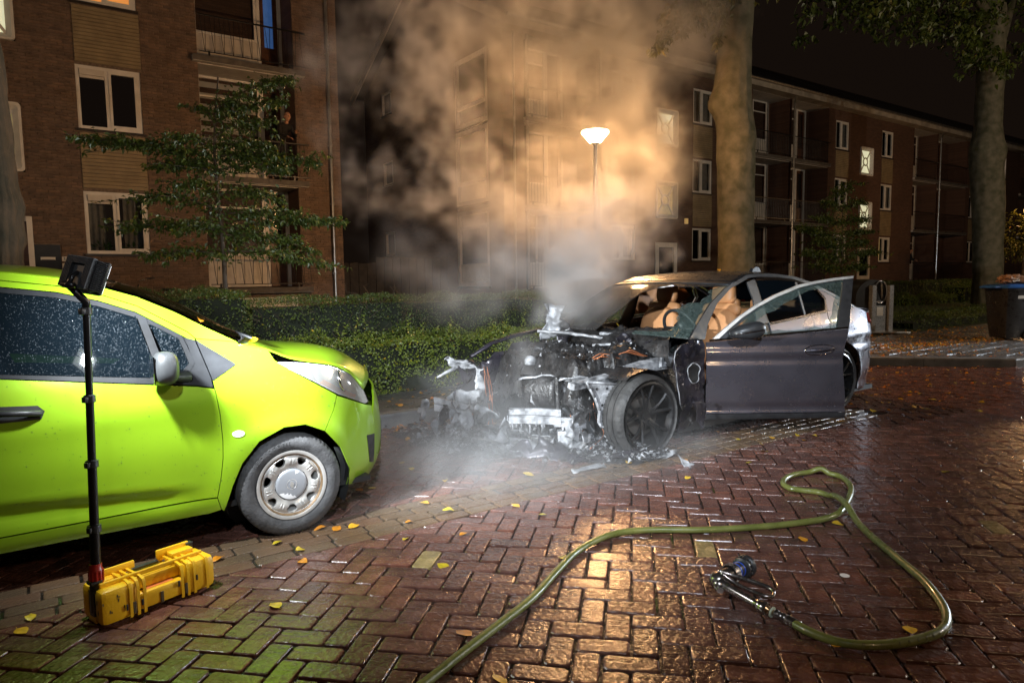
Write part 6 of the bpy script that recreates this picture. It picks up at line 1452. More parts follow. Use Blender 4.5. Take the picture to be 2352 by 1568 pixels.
mb.grid(lambda u, v: bc+Vector((.040*math.cos(u)*math.cos(v), .040*math.cos(u)*math.sin(v), .040*math.sin(u))), us, vv); mb.tube([bc, bc+Vector((-.035, -.035, -.012))], [.03, .022], 14); mb.build('ball_valve', m_alu, nz_, smooth=True)
bo = bc+Vector((-.036, -.038, -.012)); bd_ = Vector((-.68, -.70, -.2)).normalized(); mb = MB(); mb.lathe([(.0001, .012), (.017, .012), (.019, .009), (.019, -.004)], bo, bd_, 6); mb.build('pivot_bolt', m_alu, nz_)
h0 = bc+Vector((.02, .02, .030)); ha = Vector((2.475, 1.835, .078)); hb_ = Vector((2.525, 1.70, .062)); hc_ = Vector((2.50, 1.66, .050)); hd_ = Vector((2.462, 1.68, .050)); he_ = Vector((2.440, 1.80, .065))
mb = MB(); mb.tube(smoothpath([h0, ha, hb_, hc_, hd_, he_, bc+Vector((.005, -.01, .035))], 6), .0085, 10, squash=1.3); mb.build('bail_handle', m_alu, nz_, smooth=True)
t0_ = bc+Vector((.02, .012, -.005)); dt2 = Vector((.26, .035, -.010)).normalized()
mb = MB(); mb.lathe([(.030, 0), (.032, .03), (.034, .07), (.034, .10)], t0_, dt2, 24); mb.build('barrel', m_alu, nz_, smooth=True, autosm=30)
mb = MB(); mb.lathe([(.040, .085), (.043, .09), (.043, .125), (.040, .13), (.03, .13)], t0_, dt2, 32); [mb.tube([t0_+dt2*.09+(dt2.cross(z0).normalized()*math.cos(t)+z0*math.sin(t))*.043, t0_+dt2*.125+(dt2.cross(z0).normalized()*math.cos(t)+z0*math.sin(t))*.043], .002, 4) for t in lin(0, 2*PI, 28)[:-1]]; mb.build('knurled_ring', m_alu, nz_, smooth=True, autosm=30)
mb = MB(); mb.lathe([(.033, .13), (.033, .19)], t0_, dt2, 24); mb.build('black_barrel', m_black, nz_, smooth=True)
for a in (.142, .172): mb = MB(); mb.lathe([(.0335, a), (.0352, a+.001), (.0352, a+.006), (.0335, a+.007)], t0_, dt2, 28); mb.build('blue_ring', m_nblue, nz_, smooth=True, autosm=30)
mb = MB(); mb.lathe([(.034, .19), (.046, .195), (.047, .20), (.044, .21), (.044, .225), (.050, .23), (.052, .245), (.046, .25), (.030, .246), (.0001, .24)], t0_, dt2, 32)
for k in range(16): t = 2*PI*k/16; mb.bevbox(t0_+dt2*.217+(dt2.cross(z0).normalized()*math.cos(t)+z0*math.sin(t))*.046, (.012, .009, .009), .002)
mb.build('bumper_tip', m_black, nz_, smooth=True, autosm=35)
# ---------------------------------------------------------------- wheelie bin with a paper bag on its lid
m_bin = mat('dark_bin_plastic', (0.022, 0.020, 0.021), 0.32, vary=0.2, rvar=0.1)
m_blue = mat('blue_lid', (0.03, 0.13, 0.46), 0.38, vary=0.12)
bin_ = thing('wheelie_bin', 'dark wheelie bin with a blue lid on the pavement at the right edge', 'bin', (15.4, 5.34, HZ))
RB = Matrix.Rotation(math.radians(-32), 3, 'Z')
def bq(x, y, z): return Vector((15.42, 5.30, HZ))+RB @ Vector((x, y, z))
mb = MB(); rings = [(.20, .22, .05), (.225, .25, .30), (.255, .29, .80), (.27, .31, .96), (.295, .335, .965), (.295, .335, 1.0), (.26, .30, 1.0)]
def rr4(a, b, r, z): return [bq(cx+r*math.cos(t), cy+r*math.sin(t), z) for cx, cy, ts in ((a-r, b-r, 0), (-a+r, b-r, 1), (-a+r, -b+r, 2), (a-r, -b+r, 3)) for t in (ts*PI/2, ts*PI/2+PI/4, ts*PI/2+PI/2)]
vs = []
for a, b, z in rings: vs += rr4(a, b, .045, z)
mb.add(vs, [(i*12+k, i*12+(k+1) % 12, (i+1)*12+(k+1) % 12, (i+1)*12+k) for i in range(6) for k in range(12)]+[tuple(range(12))]); mb.build('bin_body', m_bin, bin_, smooth=True, autosm=35)
mb = MB(); vs = []
for a, b, z, dz in ((.31, .36, 1.0, 0), (.315, .365, 1.02, 0), (.30, .34, 1.05, .01), (.22, .26, 1.075, .012), (.02, .02, 1.085, .012)): vs += rr4(a, b, .05 if a > .1 else .01, z)
mb.add(vs, [(i*12+k, i*12+(k+1) % 12, (i+1)*12+(k+1) % 12, (i+1)*12+k) for i in range(4) for k in range(12)]); mb.tube([bq(-.28, -.20, 1.02), bq(-.42, -.20, 1.02), bq(-.42, .2, 1.02), bq(-.28, .2, 1.02)], .018, 8); mb.build('bin_lid', m_blue, bin_, smooth=True, autosm=35)
mb = MB(); mb.add([bq(-.03-.02, -.298, .80), bq(.08, -.298, .80), bq(.08, -.303, .86), bq(-.05, -.303, .86)], [(0, 1, 2, 3)]); mb.build('address_sticker', m_white, bin_, solid=.003)
for s_ in (-1, 1): mb = MB(); mb.lathe([(.0001, .02), (.10, .02), (.10, -.02), (.0001, -.02)], bq(.23, s_*.24, .10), RB @ Vector((0, 1, 0)), 18); mb.build('wheel', m_liner, bin_)
m_paper = mat('brown_paper', (0.40, 0.22, 0.13), 0.6, vary=0.2, scale=8, bump=0.5, bscale=25)
bag = thing('paper_bag', 'crumpled brown paper bag lying on the blue bin lid', 'bag', bq(0, -.05, 1.085))
mb = MB(); bc_ = bq(-.02, -.06, 1.165)
def bagf(u, v):
    p = Vector((.25*math.cos(u)*math.cos(v), .17*math.cos(u)*math.sin(v), .095*math.sin(u))); q = RB @ p; e = .75+.55*abs(fb(p.x*9, p.y*9, p.z*9, 3))**.7
    return bc_+Vector((q.x*e, q.y*e, max(-.085, q.z*e)))
mb.grid(bagf, lin(-PI/2, PI/2, 18), lin(-PI, PI, 34)); mb.build('bag_body', m_paper, bag, smooth=True, autosm=28)
mb = MB(); mb.grid(lambda u, v: bagf(u*.62, v)+RB @ Vector((.27, -.02, -.03)), lin(-PI/2, PI/2, 10), lin(-PI, PI, 16)); mb.build('folded_end', m_paper, bag, smooth=True, autosm=25)
mb = MB(); c0 = bq(-.03, -.215, 1.155); ex_ = RB @ Vector((1, 0, .10)); mb.add([c0-ex_*.07-z0*.03, c0+ex_*.07-z0*.03, c0+ex_*.07+z0*.03+RB @ Vector((0, .02, 0)), c0-ex_*.07+z0*.03+RB @ Vector((0, .02, 0))], [(0, 1, 2, 3)]); mb.build('paper_label', m_white, bag, solid=.002)
for i in range(6): mb = MB(); q0 = c0-RB @ Vector((0, .004, 0))+ex_*(-.045+.016*i); mb.add([q0-z0*.012, q0+ex_*(.005+.003*(i % 2))-z0*.012, q0+ex_*(.005+.003*(i % 2))+z0*.016+RB @ Vector((0, .009, 0)), q0+z0*.016+RB @ Vector((0, .009, 0))], [(0, 1, 2, 3)]); mb.build('label_print', m_iron, bag)
# ---------------------------------------------------------------- underground refuse container inlet
m_stone = mat('speckled_steel', (0.20, 0.21, 0.225), 0.45, metal=0.3, vary=0.6, scale=55, rvar=0.15)
rf_ = thing('refuse_inlet', 'black arched refuse container inlet with speckled grey posts behind the burnt car', 'container', (15.9, 8.05, HZ))
RR = Matrix.Rotation(math.radians(-28), 3, 'Z')
def rq(x, y, z): return Vector((15.78, 8.05, HZ))+RR @ Vector((x, y, z))
mb = MB(); ar = [(-.52, .02), (-.52, .78)]+[(-.10-.42*math.cos(t)*1.0, .78+.40*math.sin(t)) for t in lin(.15, PI-.15, 14)]+[(.32, .78), (.32, .02)]
mb.prism(ar, lambda x, z: rq(x, -.10, z), lambda x, z: rq(x, .50, z)); mb.build('arched_body', mat('black_steel', (0.014, 0.014, 0.015), 0.3, vary=0.3), rf_, smooth=True, autosm=35)
for x in (-.16, .26): mb = MB(); mb.bevbox(rq(x, -.17, .53), (.11, .13, 1.04), .012, R=RR); mb.build('side_post', m_stone, rf_)
mb = MB(); mb.bevbox(rq(.045, -.14, .30), (.29, .06, .58), .008, R=RR); mb.build('front_panel', m_stone, rf_)
mb = MB(); mb.add([rq(-.05, -.172, .36), rq(.10, -.172, .36), rq(.10, -.172, .56), rq(-.05, -.172, .56)], [(0, 1, 2, 3)]); mb.build('notice', m_whitep, rf_, solid=.002)
mb = MB(); mb.tube([rq(.05+.165*math.cos(t), -.125, .90+.25*math.sin(t)) for t in lin(0, 2*PI, 28)[:-1]], .016, 8, closed=True); mb.build('hatch_rim', m_chrome, rf_, smooth=True)
mb = MB(); mb.add([rq(.05+.16*math.cos(t), -.12+.04*abs(math.cos(t)), .90+.245*math.sin(t)) for t in lin(0, 2*PI, 28)[:-1]], [tuple(range(28))]); mb.build('hatch', m_chrome, rf_, recalc=False)
mb = MB(); mb.bevbox(rq(-.1, -.2, .01), (1.1, .9, .03), .006, R=RR); mb.build('base_plate', m_zinc, rf_)
# ---------------------------------------------------------------- street lamp in the smoke
sl = thing('street_lamp', 'lit street lamp with white cone lantern glowing through the smoke', 'street lamp', (LAMP_P[0], LAMP_P[1], .12))
m_pole = mat('grey_lamp_post', (0.30, 0.29, 0.27), 0.4, metal=0.4, vary=0.2)
m_lant = bpy.data.materials.new('lantern_glow'); m_lant.use_nodes = True; _n = m_lant.node_tree.nodes; _l = m_lant.node_tree.links; _n.remove(_n['Principled BSDF'])
_e = _n.new('ShaderNodeEmission'); _e.inputs[0].default_value = (1.0, 0.66, 0.32, 1); _e.inputs[1].default_value = 55; _t = _n.new('ShaderNodeBsdfTransparent'); _m = _n.new('ShaderNodeMixShader'); _m.inputs[0].default_value = .45
_l.new(_t.outputs[0], _m.inputs[1]); _l.new(_e.outputs[0], _m.inputs[2]); _l.new(_m.outputs[0], _n['Material Output'].inputs[0])
x, y, zl = LAMP_P
mb = MB(); mb.tube([(x, y, .1), (x, y, 1.1), (x, y, 1.12), (x, y, zl)], [.058, .058, .040, .034], 14); mb.build('pole', m_pole, sl, smooth=True, autosm=40)
mb = MB(); mb.lathe([(.034, -.03), (.07, -.005), (.088, .0)], (x, y, zl), (0, 0, 1), 24); mb.build('lantern_base', m_pole, sl, smooth=True)
mb = MB(); mb.lathe([(.090, .0), (.24, .17), (.242, .195)], (x, y, zl+.003), (0, 0, 1), 32); mb.build('cone_shade', m_lant, sl, smooth=True)
mb = MB(); mb.lathe([(.243, .0), (.235, .012), (.10, .024)], (x, y, zl+.20), (0, 0, 1), 32); mb.build('top_glass', m_lant, sl, smooth=True)
mb = MB(); mb.lathe([(.10, .024), (.06, .034), (.0001, .036)], (x, y, zl+.20), (0, 0, 1), 24); mb.build('cap', mat('lamp_cap', (0.5, 0.5, 0.48), 0.5), sl, smooth=True)
for k in range(8): t = 2*PI*k/8; mb = MB(); mb.tube([(x+.092*math.cos(t), y+.092*math.sin(t), zl+.003), (x+.245*math.cos(t), y+.245*math.sin(t), zl+.195)], .004, 4); mb.build('shade_rib', m_pole, sl)
# ---------------------------------------------------------------- bicycle against the left block
bk_ = thing('bicycle', 'bicycle with swept chrome handlebars parked against the brick wall above the hedge', 'bicycle', (1.9, 16.6, .42))
m_bk = mat('black_frame', (0.02, 0.02, 0.022), 0.3)
def kq(x, z, y=0): return Vector((1.62+x, 16.62+y, .42+z))
for wx, in ((0.05,), (1.12,)):
    mb = MB(); mb.tube([kq(wx+.34*math.cos(t), .35+.34*math.sin(t)) for t in lin(0, 2*PI, 36)[:-1]], .016, 6, closed=True); wk = mb.build('wheel', m_tyre, bk_, smooth=True)
    mb = MB(); [mb.tube([kq(wx, .35), kq(wx+.33*math.cos(t), .35+.33*math.sin(t))], .0015, 3, cap=False) for t in lin(0, 2*PI, 24)[:-1]]; mb.build('spokes', m_chrome, wk)
mb = MB()
for a, b in (((.05, .35), (.22, .82)), ((.22, .82), (.27, 1.0)), ((.24, .78), (.62, .30)), ((.24, .84), (.80, .72)), ((.62, .30), (.80, .82)), ((.62, .30), (1.12, .35)), ((1.12, .35), (.79, .78))): mb.tube([kq(*a), kq(*b)], .015, 8)
mb.build('frame', m_bk, bk_, smooth=True)
mb = MB(); mb.tube(smoothpath([kq(.46, 1.12, -.28), kq(.36, 1.10, -.26), kq(.27, 1.06, -.16), kq(.27, 1.04, 0), kq(.27, 1.06, .16), kq(.36, 1.10, .26), kq(.46, 1.12, .28)], 5), .011, 8); mb.build('handlebar', m_chrome, bk_, smooth=True)
for s_ in (-1, 1): mb = MB(); mb.tube([kq(.44, 1.12, s_*.278), kq(.55, 1.13, s_*.29)], .017, 8); mb.build('grip', m_black, bk_, smooth=True)
mb = MB(); mb.bevbox(kq(.84, .88), (.26, .18, .06), .025); mb.build('saddle', m_black, bk_, smooth=True)
# white disc of old chewing gum paint on a brick
mb = MB(); mb.add([(3.03+.022*math.cos(t), 1.64+.022*math.sin(t), .0045) for t in lin(0, 2*PI, 14)[:-1]], [tuple(range(14))]); o = mb.build('paint_spot', m_white, solid=.0015); tag(o, 'round white paint spot on one brick inside the hose loop', 'paint mark')
# ---------------------------------------------------------------- hedges, trees, people, fallen leaves
LF_T = [(0.0, (0.55, 0.62, 0.5)), (0.45, (1.0, 1.0, 1.0)), (0.8, (1.35, 1.25, .9)), (0.93, (2.2, 1.5, .5)), (1.0, (3.2, 1.6, .35))]
def leafmat(nm, c, r=.42): return mat(nm, c, r, tone='tone', rand=LF_T, vary=0.15, scale=20)
m_hl = leafmat('hedge_leaf', (0.085, 0.120, 0.022)); m_bl = leafmat('shrub_leaf', (0.140, 0.185, 0.028)); m_tl = leafmat('tree_leaf', (0.075, 0.105, 0.018)); m_yl = leafmat('autumn_leaf', (0.10, 0.10, 0.015))
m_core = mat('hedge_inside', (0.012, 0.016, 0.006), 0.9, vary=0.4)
m_twig = mat('twig', (0.09, 0.06, 0.035), 0.7, vary=0.3)
def hedge(name, label, cat, u0_, u1_, n0_, n1_, h_, dens, leaf, m, twigs=0, zb=.1, wob=.05, front_only=False):
    t = thing(name, label, cat, ((u0_+u1_)/2, (n0_+n1_)/2, zb))
    def surf(u, n, z): return .5+.5*fb(u*1.6, n*1.6, z*1.6)
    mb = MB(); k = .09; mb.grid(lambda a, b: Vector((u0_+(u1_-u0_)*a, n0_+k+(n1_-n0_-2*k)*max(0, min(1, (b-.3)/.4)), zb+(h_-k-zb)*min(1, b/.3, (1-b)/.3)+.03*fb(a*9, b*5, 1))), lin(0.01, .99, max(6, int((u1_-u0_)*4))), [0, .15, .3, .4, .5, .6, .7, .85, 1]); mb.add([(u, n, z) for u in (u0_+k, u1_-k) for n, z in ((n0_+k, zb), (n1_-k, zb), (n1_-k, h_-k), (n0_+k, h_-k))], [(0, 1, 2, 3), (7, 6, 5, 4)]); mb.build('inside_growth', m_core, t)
    mb = MB(); A_f = (u1_-u0_)*(h_-zb); A_t = (u1_-u0_)*(n1_-n0_); A_e = (n1_-n0_)*(h_-zb); N = int(dens*(A_f+A_t+2*A_e))
    for _ in range(N):
        r = rnd.random()*(A_f+A_t+2*A_e)
        if r < A_f: p = Vector((rnd.uniform(u0_, u1_), n0_, rnd.uniform(zb, h_))); nn = Vector((0, -1, .25))
        elif r < A_f+A_t: p = Vector((rnd.uniform(u0_, u1_), rnd.uniform(n0_, n1_), h_)); nn = Vector((0, -.1, 1))
        else:
            s_ = -1 if r < A_f+A_t+A_e else 1; p = Vector((u0_ if s_ < 0 else u1_, rnd.uniform(n0_, n1_), rnd.uniform(zb, h_))); nn = Vector((s_, -.2, .2))
        w_ = wob*fb(p.x*2.2, p.y*2.2, p.z*2.2, 3)*1.6; p = p+nn*w_-nn*(rnd.random()**2*.09)
        if fb(p.x*3.5, p.y*3.5, p.z*3.5+7, 2) < -.32: p -= nn*.05
        d = (nn*.6+rdir()).normalized(); no = (nn+rdir()*.8).normalized(); mb.t = min(1, max(0, .42+.25*fb(p.x*1.3, p.y, p.z*1.3+3, 2)+rnd.gauss(0, .17)))
        if rnd.random() < .012: mb.t = rnd.uniform(.9, 1)
        mb.leaf(p, d, no, leaf*rnd.uniform(.7, 1.3), leaf*.34)
    mb.build('foliage', m, t, tone=True, recalc=False)
    if twigs:
        mb = MB()
        for _ in range(twigs):
            p = Vector((rnd.uniform(u0_, u1_), n0_-.005, rnd.uniform(zb+.25, h_))); q = p
            pts = [p]
            for k in range(3): q = q+Vector((rnd.gauss(0, .06), -rnd.uniform(0, .02), rnd.gauss(.02, .05))); pts.append(q)
            mb.tube(pts, .0022, 3, cap=False)
        mb.build('twigs', m_twig, t, recalc=False, kind='stuff')
    return t
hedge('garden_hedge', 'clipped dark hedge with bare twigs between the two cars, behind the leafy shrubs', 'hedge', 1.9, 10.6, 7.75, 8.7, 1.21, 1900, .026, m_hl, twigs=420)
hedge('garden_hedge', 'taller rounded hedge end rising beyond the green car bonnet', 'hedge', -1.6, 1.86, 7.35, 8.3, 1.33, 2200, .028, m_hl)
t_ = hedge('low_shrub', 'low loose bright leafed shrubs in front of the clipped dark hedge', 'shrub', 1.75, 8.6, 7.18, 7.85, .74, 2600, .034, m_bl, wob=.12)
mb = MB()
for _ in range(26):     # shoots rising over the shrubs
    p = Vector((rnd.uniform(2.6, 6.5), rnd.uniform(7.25, 7.5), .68)); L_ = rnd.uniform(.12, .38); q = p+Vector((rnd.gauss(0, .04), -.05, L_))
    for k in range(int(L_/.022)):
        f = k*.022/L_; mb.t = rnd.uniform(.5, .8); mb.leaf(p.lerp(q, f), (Vector((rnd.gauss(0, 1), rnd.gauss(0, .6), .5))).normalized(), Vector((0, -.5, 1)), .045, .014)
mb.build('shoots', m_bl, t_, tone=True, recalc=False, kind='stuff')
hedge('garden_hedge', 'long dark hedge across the lawn before the far end of the block', 'hedge', 18, 37.5, 14.0, 15.0, 1.10, 420, .06, m_hl)
hedge('low_shrub', 'low ground cover shrub spreading over the lawn below the far hedge', 'shrub', 28.6, 33.0, 13.2, 13.9, .50, 900, .06, m_bl, wob=.15)
hedge('low_shrub', 'rounded golden green bush beside the far tree trunk', 'shrub', 33.2, 36.4, 13.0, 13.9, .88, 800, .06, m_bl, wob=.25)
hedge('low_shrub', 'low dark ground cover behind the bin along the pavement', 'shrub', 17.0, 27.5, 7.7, 9.6, .33, 520, .045, m_hl, wob=.12)
# trunks
m_bark = mat('lime_bark', (0.20, 0.175, 0.12), 0.75, col2=(0.085, 0.085, 0.045), scale=4.5, bump=1.0, bscale=15)
m_barkd = mat('rough_bark', (0.080, 0.056, 0.030), 0.8, col2=(0.035, 0.030, 0.014), scale=6, bump=1.0, bscale=18)
def trunk(t, axis, m, ridge=.0, knobs=(), seg=48, steps=60, fr=6):
    mb = MB(); pts = smoothpath([Vector(p[:3]) for p in axis], 6); rs = []
    for p in pts: rs.append(interp(p.z, [(a[2], a[3]) for a in axis]))
    zs = [p.z for p in pts]; zz = lin(zs[0], zs[-1], steps)
    def f(z, k):
        a = 2*PI*k; i = max(0, min(len(pts)-2, sum(1 for q in zs if q <= z)-1)); g = (z-zs[i])/max(1e-6, zs[i+1]-zs[i]); c = pts[i].lerp(pts[i+1], g); r = rs[i]*(1-g)+rs[i+1]*g
        r *= 1+.05*fb(math.cos(a)*1.5, math.sin(a)*1.5, z*.8, 3); r += ridge*fb(math.cos(a)*fr, math.sin(a)*fr, z*1.3, 3)-ridge*.6*abs(fb(math.cos(a)*fr*1.7+9, math.sin(a)*fr*1.7, z*2.2, 2))
        for kz, ka, kr, kw in knobs:
            da = (a-ka+PI) % (2*PI)-PI; r += kr*math.exp(-((z-kz)/kw)**2-(da/.55)**2)-kr*.8*math.exp(-((z-kz-.03)/(kw*.3))**2-(da/.16)**2)
        return Vector((c.x+r*math.cos(a), c.y+r*math.sin(a), z))
    mb.grid(f, zz, lin(0, 1, seg)); return mb.build('trunk', m, t, smooth=True)
def toward(x, y, deg): return math.atan2(-y, -x)+math.radians(deg)
def spray(mb, p0, p1, n, spread, leaf, dens=1.0, droop=.0, lift=0.0):
    """leaves along a twig between two points"""
    p0, p1 = Vector(p0), Vector(p1); d0 = (p1-p0).normalized()
    for _ in range(n):
        f = rnd.random()**.8; w_ = spread*(1.15-.75*f); p = p0.lerp(p1, f)+Vector((rnd.gauss(0, w_*.6), rnd.gauss(0, w_*.8), rnd.gauss(0, w_*.5)-droop*f*f+lift*f))
        d = (d0*.5+rdir()*.8+Vector((0, 0, -.45))).normalized(); mb.t = min(1, max(0, rnd.gauss(.42, .18)+(.25*f if f > .75 else 0)))
        mb.leaf(p, d, (Vector((0, -.4, .8))+rdir()*.7).normalized(), leaf*rnd.uniform(.7, 1.25), leaf*.36)
# small layered street trees
def layered_tree(label, base, top, limbs, leaf, n_per_m, sp=.16):
    t = thing('young_tree', label, 'tree', base); bx_, by_, bz_ = base
    mb = MB(); mb.tube(smoothpath([base, (bx_+.02, by_, bz_+(top-bz_)*.4), (bx_-.02, by_+.02, bz_+(top-bz_)*.75), (bx_+.06, by_, top)], 5), [.036-.028*i/15 for i in range(16)], 8); mb.build('trunk', m_twig, t, smooth=True)
    mb = MB(); lf = MB()
    for (z0_, du, dn, z1) in limbs:
        p0 = Vector((bx_, by_, z0_)); p1 = Vector((bx_+du, by_+dn, z1)); mid = p0.lerp(p1, .5)+Vector((0, 0, .08)); pts = smoothpath([p0, mid, p1], 5)
        mb.tube(pts, [.014-.010*i/10 for i in range(11)], 5); L_ = (p1-p0).length
        for a, b in zip(pts, pts[1:]): spray(lf, a, b+(b-a)*.3, max(3, int(n_per_m*L_/10)), sp*(1.0-.55*((a-p0).length/L_)), leaf)
        for k in range(int(L_*7)):      # side twigs
            f = rnd.uniform(.1, .95); a = p0.lerp(p1, f)+Vector((0, 0, .08*math.sin(f*PI))); b = a+Vector((du/L_*.25+rnd.gauss(0, .15), rnd.gauss(0, .30), rnd.gauss(-.03, .06))); mb.tube([a, b], .003, 3, cap=False); spray(lf, a, b, 22, .045, leaf)
    mb.build('branches', m_twig, t); lf.build('crown', m_tl, t, tone=True, recalc=False); return t
layered_tree('slender young tree with flat dark leafy tiers before the left block loggias', (1.95, 9.0, .15), 3.9,
    [(1.75, -.82, .0, 1.72), (1.80, 1.30, -.1, 1.62), (2.0, 1.25, .2, 1.82), (2.05, -1.05, .1, 2.05), (2.1, -.55, -.3, 2.0), (2.05, 1.62, .1, 2.22), (2.25, 1.15, -.1, 2.22), (2.3, -.85, .1, 2.42), (2.5, .85, .3, 2.50), (2.5, -.5, -.3, 2.52),
     (2.75, -.7, .2, 2.80), (2.78, .75, -.2, 2.82), (2.8, -1.38, .0, 3.02), (2.9, -1.0, .25, 3.05), (2.95, .95, .2, 2.92), (2.95, 1.2, -.1, 2.95), (3.0, -.6, -.2, 3.08), (3.05, .75, .2, 3.15), (3.2, .6, -.1, 3.40), (3.3, -.15, .1, 3.52), (3.35, .85, .0, 3.72), (3.5, 1.0, .1, 4.05), (3.45, .3, .1, 3.62)], .060, 400, .15)
layered_tree('small dark layered tree right of the big trunk before the loggias', (23.2, 13.0, .25), 4.6,
    [(1.5, -1.7, 0, 1.75), (1.6, 1.8, .2, 1.7), (1.9, -2.2, .1, 2.2), (2.0, 2.4, 0, 2.25), (2.3, -1.9, -.2, 2.55), (2.4, 1.9, .2, 2.6), (2.6, -2.5, .1, 3.0), (2.8, 1.7, 0, 2.95), (3.1, -1.4, .1, 3.35), (3.2, 1.5, 0, 3.4), (3.6, -1.0, .1, 3.9), (3.7, 1.2, 0, 4.0), (4.1, .3, 0, 4.6), (4.1, -.6, 0, 4.3)], .09, 280, .34)
def crown_blob(mb, c, r, n, leaf):
    for _ in range(n):
        d = rdir(); q = rnd.random()**.4; p = Vector(c)+Vector((d.x*r[0]*q, d.y*r[1]*q, d.z*r[2]*q))
        if fb(p.x*1.1, p.y*1.1, p.z*1.1, 3) < -.08: continue
        mb.t = min(1, max(0, rnd.gauss(.4, .2))); mb.leaf(p, (rdir()+Vector((0, 0, -.7))).normalized(), (Vector((0, -.5, .6))+rdir()*.7).normalized(), leaf*rnd.uniform(.7, 1.25), leaf*.38)
# big lime tree between lamp and burnt car roof
t = thing('big_tree', 'thick smooth lime trunk rising behind the burnt car roof', 'tree', (13.3, 10, .1))
kk = toward(13.3, 10, 0)
trunk(t, [(13.36, 10, .05, .50), (13.33, 10, .8, .43), (13.33, 10, 2.2, .40), (13.29, 10, 3.4, .405), (13.27, 10, 4.4, .42), (13.12, 10, 5.4, .42), (13.16, 10, 6.2, .37), (13.25, 10, 7.2, .36), (13.35, 10, 8.6, .36)], m_bark, ridge=.020, knobs=((5.25, kk-1.2, .16, .22), (4.55, kk+.75, .12, .22), (3.95, kk+.35, .06, .16), (2.55, kk-.15, .05, .12), (4.2, kk-1.35, .05, .25)), fr=9)
lf = MB(); br = MB()
for p0, p1, n, s_ in (((13.1, 10, 8.0), (11.6, 9.6, 6.55), 420, .34), ((12.2, 9.8, 7.4), (11.0, 9.5, 6.5), 420, .34), ((11.8, 9.7, 7.2), (10.4, 9.5, 6.45), 320, .30), ((10.9, 9.6, 6.6), (10.1, 9.5, 5.72), 170, .16), ((11.4, 9.6, 6.6), (10.75, 9.5, 6.1), 60, .10), ((12.4, 9.7, 7.0), (12.0, 9.6, 6.2), 90, .14)):
    spray(lf, p0, p1, n, s_, .125); br.tube([p0, Vector(p0).lerp(Vector(p1), .6)+Vector((0, 0, .1)), p1], [.03, .02, .006], 5)
crown_blob(lf, (12.0, 9.8, 8.2), (2.6, 1.5, 1.2), 1500, .13)
br.build('branches', m_twig, t); lf.build('crown', m_yl, t, tone=True, recalc=False)
t = thing('big_tree', 'far thick tree trunk with dark overhanging crown near the blue bin', 'tree', (28.5, 10.5, .2))
kk = toward(28.5, 10.5, 0)
trunk(t, [(28.75, 10.5, .1, .56), (28.6, 10.5, 1.2, .47), (28.45, 10.5, 2.5, .475), (28.15, 10.5, 4.6, .53), (27.95, 10.5, 5.6, .52), (28.0, 10.5, 6.6, .42), (27.95, 10.5, 8.5, .42), (27.9, 10.5, 10, .44), (27.6, 10.5, 12, .36)], m_bark, ridge=.024, knobs=((5.9, kk-.55, .16, .30), (5.7, kk+1.2, .16, .3), (8.0, kk+.7, .08, .2)), fr=9)
lf = MB(); br = MB()
br.tube([(28.0, 10.5, 8.8), (28.9, 10.5, 10.0), (29.4, 10.4, 11.4)], [.26, .18, .12], 10); br.tube([(27.8, 10.5, 10.2), (25.5, 10.3, 10.6), (22.5, 10.2, 9.8), (19.5, 10.2, 9.0)], [.2, .12, .07, .03], 8); br.tube([(27.9, 10.5, 9.4), (26.8, 10.2, 9.0), (26.0, 10.2, 8.3)], [.1, .06, .02], 6)
for c, r, n in (((19.0, 10.4, 9.0), (2.4, 1.2, .75), 700), ((22.0, 10.4, 9.5), (2.6, 1.3, .9), 900), ((25.0, 10.4, 9.6), (2.2, 1.3, 1.0), 800), ((26.4, 10.1, 8.3), (1.0, .8, .75), 330), ((25.0, 10.2, 8.7), (.8, .6, .5), 160), ((16.9, 10.4, 8.1), (.9, .6, .5), 150), ((29.9, 10.2, 9.6), (1.0, .9, 1.0), 420), ((30.4, 10.2, 11.3), (1.2, 1, 1), 400), ((24, 10.4, 11), (5, 1.5, 1.0), 900), ((16.4, 10.3, 7.3), (.35, .3, .22), 40), ((21.0, 10.2, 8.5), (1.6, .8, .4), 260)): crown_blob(lf, c, r, int(n*1.6), .19)
br.build('branches', m_bark, t, smooth=True); lf.build('crown', m_tl, t, tone=True, recalc=False)
t = thing('big_tree', 'rough dark bark trunk at the left edge in front of the brick block', 'tree', (-.36, 8.0, .1))
trunk(t, [(-.36, 8.0, .05, .40), (-.38, 8.0, 1.2, .345), (-.37, 8.0, 2.2, .325), (-.385, 8.0, 3.2, .30), (-.44, 8.0, 4.5, .28), (-.55, 8.0, 7.5, .25)], m_barkd, ridge=.035, seg=120, steps=110, fr=11, knobs=((2.15, toward(-.36, 8, 75), .05, .12), (1.85, toward(-.36, 8, 80), .04, .08)))
t = thing('autumn_tree', 'small orange and green autumn tree at the right edge behind the bin', 'tree', (36.5, 12, .2))
lf = MB(); br = MB(); br.tube([(36.4, 12, .1), (36.4, 12, 1.8), (36.5, 12, 3.5)], [.07, .06, .03], 7); crown_blob(lf, (36.6, 12, 3.1), (2.3, 1.6, 1.25), 2600, .14); crown_blob(lf, (36.3, 11.8, 2.3), (2.0, 1.3, .5), 800, .14)
br.build('trunk', m_twig, t); lf.build('crown', m_yl, t, tone=True, recalc=False)
